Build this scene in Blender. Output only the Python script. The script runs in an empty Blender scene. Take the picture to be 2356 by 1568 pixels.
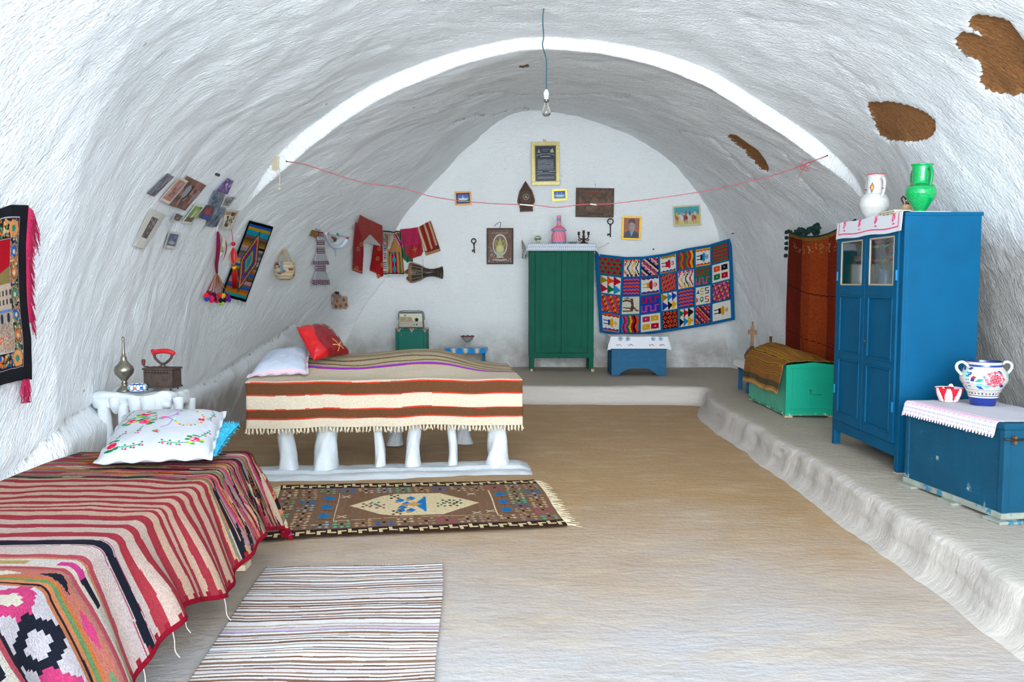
import bpy, bmesh, math, random
import numpy as np
from mathutils import Vector, Matrix
from mathutils.bvhtree import BVHTree
random.seed(7); RNG = np.random.default_rng(7)
PI = math.pi
SC = bpy.context.scene
COL = SC.collection

# ---------------------------------------------------------------- camera
FPX = 1900.0; CAMZ = 1.5; PITCH = math.atan(134.0/1900.0)
cam_d = bpy.data.cameras.new('camera'); cam = bpy.data.objects.new('camera', cam_d); COL.objects.link(cam)
cam.location = (0, 0, CAMZ); cam.rotation_euler = (PI/2 - PITCH, 0, 0)
cam_d.sensor_width = 36.0; cam_d.lens = 36.0*FPX/2356.0; cam_d.clip_start = .05; cam_d.clip_end = 100
SC.camera = cam

def ray(px, py):
    dx = (px-1178)/FPX; dy = -(py-784)/FPX
    c, s = math.cos(PITCH), math.sin(PITCH)
    return Vector((dx, c + dy*s, -s + dy*c))
def atY(px, py, Y):
    d = ray(px, py); t = Y/d.y
    return Vector((0, 0, CAMZ)) + d*t
def atZ(px, py, z):
    d = ray(px, py); t = (z-CAMZ)/d.z
    return Vector((0, 0, CAMZ)) + d*t

# ---------------------------------------------------------------- world, sun, exposure
w = bpy.data.worlds.new('world'); SC.world = w; w.use_nodes = True
bg = w.node_tree.nodes['Background']; bg.inputs[0].default_value = (.78, .91, 1.0, 1); bg.inputs[1].default_value = 10.0
sun_d = bpy.data.lights.new('daylight', 'SUN'); sun_d.energy = 2.9; sun_d.angle = math.radians(45); sun_d.color = (.93, .97, 1.0)
sun = bpy.data.objects.new('daylight', sun_d); COL.objects.link(sun)
sun.rotation_euler = Vector((-.10, -1, .0)).to_track_quat('Z', 'Y').to_euler()
SC.view_settings.view_transform = 'Standard'; SC.view_settings.look = 'None'
SC.view_settings.gamma = 1; SC.view_settings.use_curve_mapping = False
SC.view_settings.exposure = 0.32
try:
    SC.cycles.max_bounces = 12; SC.cycles.diffuse_bounces = 7; SC.cycles.use_denoising = True; SC.cycles.use_adaptive_sampling = True; SC.cycles.adaptive_threshold = .06
    SC.cycles.sample_clamp_indirect = 6
except Exception: pass

# ---------------------------------------------------------------- colour, materials
def lin(c):
    if isinstance(c, str):
        c = [int(c[i:i+2], 16)/255 for i in (0, 2, 4)]
    return tuple((x/12.92 if x <= .04045 else ((x+.055)/1.055)**2.4) for x in c)
def srgb(h): return np.array([int(h[i:i+2], 16)/255 for i in (0, 2, 4)])
MATS = {}
def mat(name, col='888888', rough=.6, metal=0, var=.0, vscale=8, bump=0, bscale=60, spec=.28, attr=False, stretch=None,
        worn=None, worn_amt=.0, worn_scale=9, weave=0, trans=0, ior=1.45, alpha=1, sss=0):
    """principled material with noise variation, optional worn patches, painted attribute and weave bump"""
    if name in MATS: return MATS[name]
    m = bpy.data.materials.new(name); m.use_nodes = True; nt = m.node_tree; N = nt.nodes; L = nt.links
    b = N['Principled BSDF']
    b.inputs['Roughness'].default_value = rough; b.inputs['Metallic'].default_value = metal
    b.inputs['Specular IOR Level'].default_value = spec
    b.inputs['Base Color'].default_value = (*lin(col), 1)
    if trans: b.inputs['Transmission Weight'].default_value = trans; b.inputs['IOR'].default_value = ior
    if alpha < 1: b.inputs['Alpha'].default_value = alpha
    tc = N.new('ShaderNodeTexCoord'); vec = tc.outputs['Object']
    if stretch:
        mp = N.new('ShaderNodeMapping'); mp.inputs['Scale'].default_value = stretch
        L.new(vec, mp.inputs[0]); vec = mp.outputs[0]
    src = None
    if attr:
        a = N.new('ShaderNodeVertexColor'); a.layer_name = 'Col'; src = a.outputs[0]
        m.diffuse_color = (.6, .5, .4, 1)
    def mixc(a_out, b_col, fac, mode='MIX'):
        mx = N.new('ShaderNodeMix'); mx.data_type = 'RGBA'; mx.blend_type = mode
        if isinstance(a_out, tuple): mx.inputs[6].default_value = a_out
        else: L.new(a_out, mx.inputs[6])
        if isinstance(b_col, tuple): mx.inputs[7].default_value = b_col
        else: L.new(b_col, mx.inputs[7])
        if isinstance(fac, float): mx.inputs[0].default_value = fac
        else: L.new(fac, mx.inputs[0])
        return mx.outputs[2]
    if var:
        n = N.new('ShaderNodeTexNoise'); n.inputs['Scale'].default_value = vscale; n.inputs['Detail'].default_value = 6
        L.new(vec, n.inputs['Vector'])
        r = N.new('ShaderNodeMapRange'); r.inputs[1].default_value = .3; r.inputs[2].default_value = .7
        r.inputs[3].default_value = 1-var; r.inputs[4].default_value = 1+var*.5
        L.new(n.outputs[0], r.inputs[0])
        base = src if src is not None else (*lin(col), 1)
        mx = N.new('ShaderNodeMix'); mx.data_type = 'RGBA'; mx.blend_type = 'MULTIPLY'; mx.inputs[0].default_value = 1
        if src is not None: L.new(src, mx.inputs[6])
        else: mx.inputs[6].default_value = base
        L.new(r.outputs[0], mx.inputs[7]); src = mx.outputs[2]
    if worn:
        n = N.new('ShaderNodeTexNoise'); n.inputs['Scale'].default_value = worn_scale; n.inputs['Detail'].default_value = 9
        n.inputs['Roughness'].default_value = .7; L.new(vec, n.inputs['Vector'])
        r = N.new('ShaderNodeMapRange'); r.inputs[1].default_value = 1-worn_amt; r.inputs[2].default_value = 1-worn_amt+.04
        L.new(n.outputs[0], r.inputs[0])
        src = mixc(src if src is not None else (*lin(col), 1), (*lin(worn), 1), r.outputs[0])
    if src is not None: L.new(src, b.inputs['Base Color'])
    hgt = None
    if bump:
        n = N.new('ShaderNodeTexNoise'); n.inputs['Scale'].default_value = bscale; n.inputs['Detail'].default_value = 5
        L.new(vec, n.inputs['Vector']); hgt = n.outputs[0]
        bp = N.new('ShaderNodeBump'); bp.inputs['Strength'].default_value = bump; bp.inputs['Distance'].default_value = .01
        L.new(hgt, bp.inputs['Height']); L.new(bp.outputs[0], b.inputs['Normal'])
    if weave:
        wv = N.new('ShaderNodeTexWave'); wv.inputs['Scale'].default_value = weave; wv.bands_direction = 'DIAGONAL'
        wv.inputs['Distortion'].default_value = 1.5
        L.new(tc.outputs['UV'] if attr else tc.outputs['Object'], wv.inputs['Vector'])
        bp = N.new('ShaderNodeBump'); bp.inputs['Strength'].default_value = .25; bp.inputs['Distance'].default_value = .003
        L.new(wv.outputs[1], bp.inputs['Height']); L.new(bp.outputs[0], b.inputs['Normal'])
    MATS[name] = m
    return m

# ---------------------------------------------------------------- objects
def setp(o, label=None, cat=None, group=None, kind=None):
    if label: o['label'] = label
    if cat: o['category'] = cat
    if group: o['group'] = group
    if kind: o['kind'] = kind
    return o
def empty(name, loc, rz=0, label=None, cat=None, group=None):
    o = bpy.data.objects.new(name, None); COL.objects.link(o); o.location = loc; o.rotation_euler = (0, 0, rz)
    o.empty_display_size = .05
    return setp(o, label, cat, group)
def mesh_obj(name, V, F, m, parent=None, smooth=True, loc=None, rot=None):
    me = bpy.data.meshes.new(name); me.from_pydata([tuple(v) for v in V], [], F)
    if smooth: me.polygons.foreach_set('use_smooth', [True]*len(me.polygons))
    if m: me.materials.append(m)
    me.update()
    o = bpy.data.objects.new(name, me); COL.objects.link(o)
    if parent is not None: o.parent = parent
    if loc is not None: o.location = loc
    if rot is not None: o.rotation_euler = rot
    return o
def obj_bm(name, bm, m, parent=None, smooth=False, loc=None, rot=None):
    me = bpy.data.meshes.new(name); bm.to_mesh(me); bm.free()
    if smooth: me.polygons.foreach_set('use_smooth', [True]*len(me.polygons))
    if m: me.materials.append(m)
    o = bpy.data.objects.new(name, me); COL.objects.link(o)
    if parent is not None: o.parent = parent
    if loc is not None: o.location = loc
    if rot is not None: o.rotation_euler = rot
    return o
def bm_box(bm, x0, x1, y0, y1, z0, z1, bev=.004):
    r = bmesh.ops.create_cube(bm, size=1)
    for v in r['verts']:
        v.co = ((x0+x1)/2+v.co.x*(x1-x0), (y0+y1)/2+v.co.y*(y1-y0), (z0+z1)/2+v.co.z*(z1-z0))
    if bev:
        es = {e for v in r['verts'] for e in v.link_edges}
        bmesh.ops.bevel(bm, geom=list(es), offset=bev, segments=2, affect='EDGES', profile=.6)
def box(name, x0, x1, y0, y1, z0, z1, m, parent=None, bev=.004, **k):
    bm = bmesh.new(); bm_box(bm, x0, x1, y0, y1, z0, z1, bev); return obj_bm(name, bm, m, parent, **k)
def boxes(name, L, m, parent=None, bev=.004, **k):
    bm = bmesh.new()
    for b in L: bm_box(bm, *b, bev)
    return obj_bm(name, bm, m, parent, **k)
def lathe(name, prof, m, parent=None, n=40, loc=None, rot=None, raster=None, sx=1, sy=1, close=True):
    """prof: list of (r,z), smoothly resampled if raster"""
    if raster is not None:
        P = np.array(prof, float); d = np.r_[0, np.cumsum(np.hypot(*np.diff(P, axis=0).T))]
        h, n = raster.shape[0], raster.shape[1]
        t = np.linspace(0, d[-1], h+1); R = np.interp(t, d, P[:, 0]); Z = np.interp(t, d, P[:, 1])
        prof = list(zip(R, Z))
    V = []; F = []; Cc = []
    k = len(prof)
    for j, (r, z) in enumerate(prof):
        for i in range(n):
            a = 2*PI*i/n; V.append((r*math.cos(a)*sx, r*math.sin(a)*sy, z))
    for j in range(k-1):
        for i in range(n):
            F.append((j*n+i, j*n+(i+1) % n, (j+1)*n+(i+1) % n, (j+1)*n+i))
    o = mesh_obj(name, V, F, m, parent, True, loc, rot)
    if raster is not None: paint(o.data, raster.reshape(-1, 3))
    return o
def paint(me, cols):
    ca = me.color_attributes.new('Col', 'BYTE_COLOR', 'CORNER')
    n = len(me.polygons); tot = np.empty(n, int); me.polygons.foreach_get('loop_total', tot)
    lum = cols.mean(-1, keepdims=True); cols = lum+(cols-lum)*1.18       # wool and paint dyes, full strength
    c = np.ones((n, 4)); c[:len(cols), :3] = np.clip(cols, 0, 1)
    ca.data.foreach_set('color_srgb', np.repeat(c, tot, axis=0).ravel())
def tube(name, pts, r, m, parent=None, n=8, closed=False, loc=None, rot=None, sub=1):
    V, F = tube_vf(pts, r, n, closed, sub)
    return mesh_obj(name, V, F, m, parent, True, loc, rot)
def catmull(pts, sub):
    P = [Vector(p) for p in pts]
    if sub <= 1 or len(P) < 3: return P
    out = []
    for i in range(len(P)-1):
        p0 = P[max(i-1, 0)]; p1 = P[i]; p2 = P[i+1]; p3 = P[min(i+2, len(P)-1)]
        for k in range(sub):
            t = k/sub
            out.append(.5*((2*p1)+(p2-p0)*t+(2*p0-5*p1+4*p2-p3)*t*t+(3*p1-p0-3*p2+p3)*t**3))
    out.append(P[-1]); return out
def tube_vf(pts, r, n=8, closed=False, sub=1):
    P = catmull(pts, sub); k = len(P)
    if callable(r): R = [r(i/(k-1)) for i in range(k)]
    elif isinstance(r, (list, tuple)): R = list(np.interp(np.linspace(0, 1, k), np.linspace(0, 1, len(r)), r))
    else: R = [r]*k
    V = []; F = []; up = None
    for i in range(k):
        if closed: t = (P[(i+1) % k]-P[i-1])
        else: t = P[min(i+1, k-1)]-P[max(i-1, 0)]
        t = t.normalized() if t.length > 1e-9 else Vector((0, 0, 1))
        if up is None: up = Vector((0, 0, 1)) if abs(t.z) < .9 else Vector((1, 0, 0))
        a = t.cross(up)
        if a.length < 1e-6: a = t.cross(Vector((0, 1, 0)))
        a.normalize(); b = a.cross(t).normalized(); up = b
        for j in range(n):
            an = 2*PI*j/n; V.append(P[i]+(a*math.cos(an)+b*math.sin(an))*R[i])
    seg = k if closed else k-1
    for i in range(seg):
        i2 = (i+1) % k
        for j in range(n): F.append((i*n+j, i*n+(j+1) % n, i2*n+(j+1) % n, i2*n+j))
    if not closed: F.append(tuple(range(n-1, -1, -1))); F.append(tuple((k-1)*n+j for j in range(n)))
    return V, F
def merge_vf(L):
    V = []; F = []
    for v, f in L:
        o = len(V); V += list(v); F += [tuple(i+o for i in q) for q in f]
    return V, F
def sheet(name, ras, fn, m, parent=None, thick=.004, mask=None, uvs=(1, 1)):
    """a cloth: raster ras[h,w,3] row 0 = top laid over fn(U,V) -> X,Y,Z (vectorised)"""
    h, wd = ras.shape[:2]
    U, Vv = np.meshgrid(np.linspace(0, 1, wd+1), np.linspace(0, 1, h+1))
    X, Y, Z = fn(U, Vv)
    V = np.stack([np.broadcast_to(X, U.shape), np.broadcast_to(Y, U.shape), np.broadcast_to(Z, U.shape)], -1).reshape(-1, 3)
    ii = np.arange(h)[:, None]*(wd+1)+np.arange(wd)[None]
    F = np.stack([ii+wd+1, ii+wd+2, ii+1, ii], -1).reshape(-1, 4)
    cols = ras.reshape(-1, 3)
    if mask is not None:
        keep = mask.reshape(-1); F = F[keep]; cols = cols[keep]
    me = bpy.data.meshes.new(name)
    nf = len(F); me.vertices.add(len(V)); me.vertices.foreach_set('co', V.ravel())
    me.loops.add(nf*4); me.loops.foreach_set('vertex_index', F.ravel().astype(np.int32))
    me.polygons.add(nf); me.polygons.foreach_set('loop_start', np.arange(0, nf*4, 4, dtype=np.int32))
    me.polygons.foreach_set('loop_total', np.full(nf, 4, dtype=np.int32))
    me.polygons.foreach_set('use_smooth', [True]*nf)
    me.update(calc_edges=True); me.validate()
    paint(me, cols)
    uv = me.uv_layers.new(name='UVMap')
    UV = np.stack([U*uvs[0], (1-Vv)*uvs[1]], -1).reshape(-1, 2)[F.ravel()]
    uv.data.foreach_set('uv', UV.ravel())
    me.materials.append(m)
    o = bpy.data.objects.new(name, me); COL.objects.link(o)
    if parent is not None: o.parent = parent
    if thick:
        s = o.modifiers.new('thickness', 'SOLIDIFY'); s.thickness = thick; s.offset = 0
    return o

# ---------------------------------------------------------------- noise helpers (numpy value noise)
_NT = np.random.default_rng(11).random((256, 256))
def vnoise(x, y, seed=0):
    x = np.asarray(x, float)+seed*17.3; y = np.asarray(y, float)+seed*9.7
    xi = np.floor(x).astype(int); yi = np.floor(y).astype(int); fx = x-xi; fy = y-yi
    fx = fx*fx*(3-2*fx); fy = fy*fy*(3-2*fy)
    g = lambda a, b: _NT[a & 255, b & 255]
    return (g(xi, yi)*(1-fx)+g(xi+1, yi)*fx)*(1-fy)+(g(xi, yi+1)*(1-fx)+g(xi+1, yi+1)*fx)*fy-.5
def fbm(x, y, o=4, seed=0):
    s = 0; a = 1
    for k in range(o): s = s+a*vnoise(x*2**k, y*2**k, seed+k); a *= .5
    return s
def sst(x, a, b):
    t = np.clip((x-a)/(b-a), 0, 1); return t*t*(3-2*t)

# ---------------------------------------------------------------- painter
class Pt:
    def __init__(s, w, h, bg='ffffff'):
        s.w, s.h = w, h; s.a = np.zeros((h, w, 3)); s.a[:] = srgb(bg)
        s.X, s.Y = np.meshgrid((np.arange(w)+.5)/w, (np.arange(h)+.5)/h)   # unit coords
        s.asp = w/h
    def _c(s, c): return srgb(c) if isinstance(c, str) else np.array(c)
    def fill(s, mask, c): s.a[mask] = s._c(c); return s
    def rect(s, x0, y0, x1, y1, c): return s.fill((s.X >= x0) & (s.X < x1) & (s.Y >= y0) & (s.Y < y1), c)
    def ell(s, cx, cy, rx, ry, c): return s.fill(((s.X-cx)/rx)**2+((s.Y-cy)/ry)**2 < 1, c)
    def ring(s, cx, cy, rx, ry, t, c):
        d = np.sqrt(((s.X-cx)/rx)**2+((s.Y-cy)/ry)**2); return s.fill((d < 1) & (d > 1-t), c)
    def poly(s, pts, c):
        x, y = s.X, s.Y; ins = np.zeros(x.shape, bool); n = len(pts); j = n-1
        for i in range(n):
            xi, yi = pts[i]; xj, yj = pts[j]
            if yi != yj:
                ins ^= ((yi > y) != (yj > y)) & (x < (xj-xi)*(y-yi)/(yj-yi)+xi)
            j = i
        return s.fill(ins, c)
    def line(s, pts, t, c):
        """t = thickness as share of the width"""
        A = s.X; B = s.Y/s.asp
        for (x0, y0), (x1, y1) in zip(pts[:-1], pts[1:]):
            y0 /= s.asp; y1 /= s.asp
            dx, dy = x1-x0, y1-y0; L2 = dx*dx+dy*dy+1e-12
            u = np.clip(((A-x0)*dx+(B-y0)*dy)/L2, 0, 1)
            s.fill((A-x0-u*dx)**2+(B-y0-u*dy)**2 < (t/2)**2, c)
        return s
    def sub(s, x0, y0, x1, y1, src):
        """paste raster"""
        X0, X1 = int(x0*s.w), int(x1*s.w); Y0, Y1 = int(y0*s.h), int(y1*s.h)
        if X1 <= X0 or Y1 <= Y0: return s
        yy = np.clip(((np.arange(Y1-Y0)+.5)/(Y1-Y0)*src.shape[0]).astype(int), 0, src.shape[0]-1)
        xx = np.clip(((np.arange(X1-X0)+.5)/(X1-X0)*src.shape[1]).astype(int), 0, src.shape[1]-1)
        s.a[Y0:Y1, X0:X1] = src[yy][:, xx]; return s
    def grain(s, amt=.03, seed=1):
        r = np.random.default_rng(seed); s.a = np.clip(s.a*(1+amt*(r.random(s.a.shape[:2])[..., None]-.5)*2), 0, 1); return s
# ================================================================ the cave room
Y0, YB, YRIB = -1.2, 12.6, 8.0
def smooth_prof(P, n=261):
    P = np.array(P, float)
    for _ in range(3):
        Q = np.empty((len(P)*2, 2)); Q[0::2] = np.r_[P[:1], .75*P[1:]+.25*P[:-1]] if 0 else .75*P+.25*np.r_[P[:1], P[:-1]]
        Q[1::2] = .75*P+.25*np.r_[P[1:], P[-1:]]; P = Q
    d = np.r_[0, np.cumsum(np.hypot(*np.diff(P, axis=0).T))]
    t = np.linspace(0, d[-1], n)
    return np.stack([np.interp(t, d, P[:, 0]), np.interp(t, d, P[:, 1])], -1)
right_low = [(3.36, 2.43), (3.5, 2.0), (3.52, 1.4), (3.52, .7), (3.52, -.1)]
front = lambda xl: [(xl, -.1), (xl, .5), (xl+.01, 1.0), (xl+.06, 1.6), (xl+.2, 2.15), (xl+.42, 2.65), (-1.55, 3.22), (-.95, 3.62), (-.25, 3.93), (.35, 4.03),
      (1.1, 3.93), (1.75, 3.70), (2.35, 3.32), (2.85, 2.85), (3.12, 2.35), (3.24, 1.8), (3.3, 1.2), (3.3, .6), (3.3, -.1)]
ribp = [(-2.98, -.1), (-2.98, .6), (-2.95, 1.2), (-2.85, 1.7), (-2.62, 2.15), (-2.27, 2.68), (-1.93, 2.99), (-1.38, 3.37), (-.75, 3.63), (-.1, 3.79), (.32, 3.83),
        (1.15, 3.74), (1.78, 3.56), (2.41, 3.2), (3.04, 2.78)] + right_low
backp = [(-3.05, -.1), (-3.0, .5), (-2.75, 1.0), (-2.4, 1.5), (-2.12, 1.95), (-1.74, 2.43), (-1.05, 3.16), (-.62, 3.59), (-.2, 3.93), (.21, 4.1), (1.0, 4.02), (1.8, 3.76),
         (2.53, 3.21), (3.06, 2.52), (3.36, 1.85), (3.45, 1.3), (3.45, .6), (3.45, -.1)]
NU = 420
ST = [(-1.2, front(-2.3)), (3.0, front(-2.32)), (4.3, front(-2.40)), (5.2, front(-2.6)), (6.4, front(-2.8)), (YRIB, ribp)]
ST = [(y, smooth_prof(p, NU+1)) for y, p in ST]
PC = ST[-1][1]; PB = smooth_prof(backp, NU+1)
def nrm_of(P):
    T = np.gradient(P, axis=0); N = np.stack([T[:, 1], -T[:, 0]], -1); N /= np.linalg.norm(N, axis=1)[:, None]
    return N        # points into the room (profile runs left base -> apex -> right base)
NC = nrm_of(PC)
# the step of the arch: fades out low on both sides
stepw = .14*sst(PC[:, 1], 2.15, 2.85)
stepw *= 1-.30*sst(PC[:, 1], 3.5, 3.9)
PC2 = PC + NC*stepw[:, None]
def resamp(P, n):
    d = np.r_[0, np.cumsum(np.hypot(*np.diff(P, axis=0).T))]; t = np.linspace(0, d[-1], n)
    return np.stack([np.interp(t, d, P[:, 0]), np.interp(t, d, P[:, 1])], -1)
ylist = list(np.arange(Y0, 3.0, .08))+list(np.arange(3.0, 7.86, .026))+[7.88, 7.91, 7.94, 7.96, 7.975, 7.985]+list(np.linspace(7.99, 8.035, 5))+[8.045, 8.055, 8.07, 8.09, 8.115, 8.14]+list(np.arange(8.165, 12.76, .030))
ylist = np.array(ylist)
def prof_at(y):
    if y <= YRIB:
        for (ya, pa), (yb, pb) in zip(ST[:-1], ST[1:]):
            if y <= yb+1e-9:
                t = (y-ya)/(yb-ya); p = pa*(1-t)+pb*t; return p
    t = np.clip((y-YRIB)/(YB-YRIB), 0, 1.05); te = t**1.15
    k = float(sst(np.array(y), 7.985, 8.05))
    P = (PC+NC*(stepw*k)[:, None])*(1-te)+PB*te
    c = np.clip((y-11.5)/1.08, 0, 1); o_ = 1-np.sqrt(1-c*c)          # rounded corners into the end wall
    P = P.copy(); x = P[:, 0].copy()
    P[:, 0] += .42*o_*sst(2.5-P[:, 1], 0, 1.0)*(x < .2) - .22*o_*sst(2.6-P[:, 1], 0, 1.0)*(x > .2)
    return P
G = np.array([prof_at(y) for y in ylist])            # ny, nu, 2
ny = len(ylist)
# normals in the profile plane
T = np.gradient(G, axis=1); NN = np.stack([T[..., 1], -T[..., 0]], -1); NN /= np.linalg.norm(NN, axis=2)[..., None]+1e-9
arc = np.concatenate([np.zeros((ny, 1)), np.cumsum(np.linalg.norm(np.diff(G, axis=1), axis=2), axis=1)], 1)
arc = arc-arc[:, -1:]*.5
YY = np.repeat(ylist[:, None], NU+1, 1)
SKW = YY + .75*np.sqrt(arc**2+.9**2)
# hand-plastered unevenness: large lumps and long streaks round the vault
disp = .055*fbm(arc*.9, YY*.8, 4, 3)+.012*fbm(arc*2.0, SKW*3.6, 4, 20)+.008*fbm(arc*5, SKW*9, 3, 40)+.006*fbm(arc*9, SKW*14, 2, 50)
disp *= 1-.6*np.exp(-((YY-8.0)/.12)**2)
XYZ = np.stack([G[..., 0]+NN[..., 0]*disp, YY, G[..., 1]+NN[..., 1]*disp], -1)
def project(P):
    c, s = math.cos(PITCH), math.sin(PITCH)
    x = P[..., 0]; y = P[..., 1]; z = P[..., 2]-CAMZ
    dep = y*c-z*s; up = y*s+z*c
    dep = np.where(dep < .2, np.nan, dep)
    return 1178+FPX*x/dep, 784-FPX*up/dep, dep
PX, PY, DEP = project(XYZ)
def sdf_poly(px, py, pts):
    """signed distance in px, > 0 inside"""
    d = np.full(px.shape, 1e9); ins = np.zeros(px.shape, bool); n = len(pts)
    for i in range(n):
        x0, y0 = pts[i-1]; x1, y1 = pts[i]; dx, dy = x1-x0, y1-y0
        u = np.clip(((px-x0)*dx+(py-y0)*dy)/(dx*dx+dy*dy), 0, 1)
        d = np.minimum(d, np.hypot(px-x0-u*dx, py-y0-u*dy))
        if y0 != y1: ins ^= ((y1 > py) != (y0 > py)) & (px < (x0-x1)*(py-y1)/(y0-y1)+x1)
    return np.where(ins, d, -d)
def dist_line(px, py, pts):
    d = np.full(px.shape, 1e9)
    for (x0, y0), (x1, y1) in zip(pts[:-1], pts[1:]):
        dx, dy = x1-x0, y1-y0
        u = np.clip(((px-x0)*dx+(py-y0)*dy)/(dx*dx+dy*dy), 0, 1)
        d = np.minimum(d, np.hypot(px-x0-u*dx, py-y0-u*dy))
    return d
bare = [
 [(1997, 236), (2020, 236), (2045, 235), (2070, 240), (2095, 246), (2120, 256), (2140, 270), (2150, 280), (2151, 296), (2144, 312), (2128, 322), (2105, 327), (2080, 326), (2060, 325), (2042, 323), (2028, 314), (2016, 303), (2014, 285), (2006, 270), (1996, 252)],
 [(2243, 35), (2262, 37), (2288, 42), (2303, 43), (2322, 54), (2336, 71), (2346, 87), (2362, 104), (2392, 150), (2392, 200), (2362, 217), (2330, 219), (2300, 217), (2280, 211), (2262, 205), (2252, 193), (2254, 172), (2256, 160), (2252, 146), (2240, 140), (2225, 128), (2212, 125), (2198, 108), (2195, 92), (2205, 79), (2218, 76), (2235, 79), (2250, 84), (2262, 84), (2245, 75), (2232, 68), (2226, 55), (2232, 44)],
 [(1676, 311), (1690, 311), (1702, 318), (1722, 332), (1742, 345), (1752, 358), (1762, 372), (1768, 388), (1766, 396), (1754, 391), (1744, 386), (1736, 372), (1722, 362), (1714, 346), (1700, 338), (1686, 326), (1674, 318)],
 [(1194, 152), (1206, 151), (1216, 149), (1218, 156), (1208, 157), (1196, 156)],
]
patch = np.full(PX.shape, -1e3)
for q in bare:
    s_ = sdf_poly(PX, PY, q); s_ = np.where(np.isnan(s_), -1e3, s_); patch = np.maximum(patch, s_)
patch = np.where(np.abs(patch) < 60, patch*DEP/FPX, np.sign(patch)*.2); patch = np.nan_to_num(patch, nan=-.2)   # metres
cracks = [([(0, 1110), (60, 1060), (110, 1010), (150, 975), (200, 940), (250, 925)], 1.0), ([(380, 915), (450, 885), (500, 870), (545, 835), (600, 800), (645, 765), (690, 745)], 1.0),
          ([(440, 820), (480, 800), (520, 790)], .5), ([(1040, 290), (1100, 268), (1150, 262), (1205, 250), (1280, 262), (1340, 270)], 1.6),
          ([(1060, 225), (1150, 214), (1260, 222), (1360, 216), (1450, 224)], .9), ([(500, 300), (540, 285), (580, 288), (575, 305)], .5),
          ([(1670, 560), (1690, 640), (1720, 690), (1750, 730)], .8), ([(1560, 300), (1640, 320), (1700, 380), (1760, 440)], .8), ([(1800, 350), (1850, 420), (1900, 480)], .8),
          ([(200, 150), (260, 170), (330, 165), (370, 190)], .4), ([(1700, 40), (1800, 60), (1900, 62)], .6), ([(1900, 120), (1990, 190), (2060, 205)], .5)]
crk = np.zeros(PX.shape)
for pts, s_ in cracks:
    d = dist_line(PX+10*fbm(arc*4, YY*4, 3, 77), PY+10*fbm(arc*4, YY*4, 3, 99), pts)*DEP/FPX
    crk = np.maximum(crk, s_*np.exp(-(d/.018)**2)); XYZ[..., 2] += 0
crk = np.nan_to_num(crk)
sink = -.022*sst(patch, -.004, .006)-.02*crk
# plaster shelf/lip: lower wall bulges out under the long crack on the left
bul = sdf_poly(PX, PY, [(-60, 1150), (60, 1062), (150, 978), (250, 928), (380, 918), (450, 888), (545, 838), (645, 768), (700, 800), (640, 1060), (560, 1080), (400, 1000), (-60, 1400)])*DEP/FPX
bul = np.nan_to_num(bul, nan=-1)
sink += .07*sst(bul, -.01, .07)
XYZ[..., 0] += NN[..., 0]*sink; XYZ[..., 2] += NN[..., 1]*sink
brown_tone = np.clip(sst(bul, 0, .25), 0, 1)*sst(-G[..., 1], -1.2, -.3)
# lower part of the right wall coloured grey-brown, strongest at the near end
brown_tone = np.maximum(brown_tone*1.5, 2.2*(G[..., 0] > 1)*sst(-G[..., 1]+.25*fbm(YY*1.2, arc*1.2, 3, 4), -2.05, -1.45)*sst(-YY, -8.2, -6.0))
brown_tone = np.maximum(brown_tone, .45*(G[..., 0] > 1)*sst(-G[..., 1], -1.0, -.4))

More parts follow.
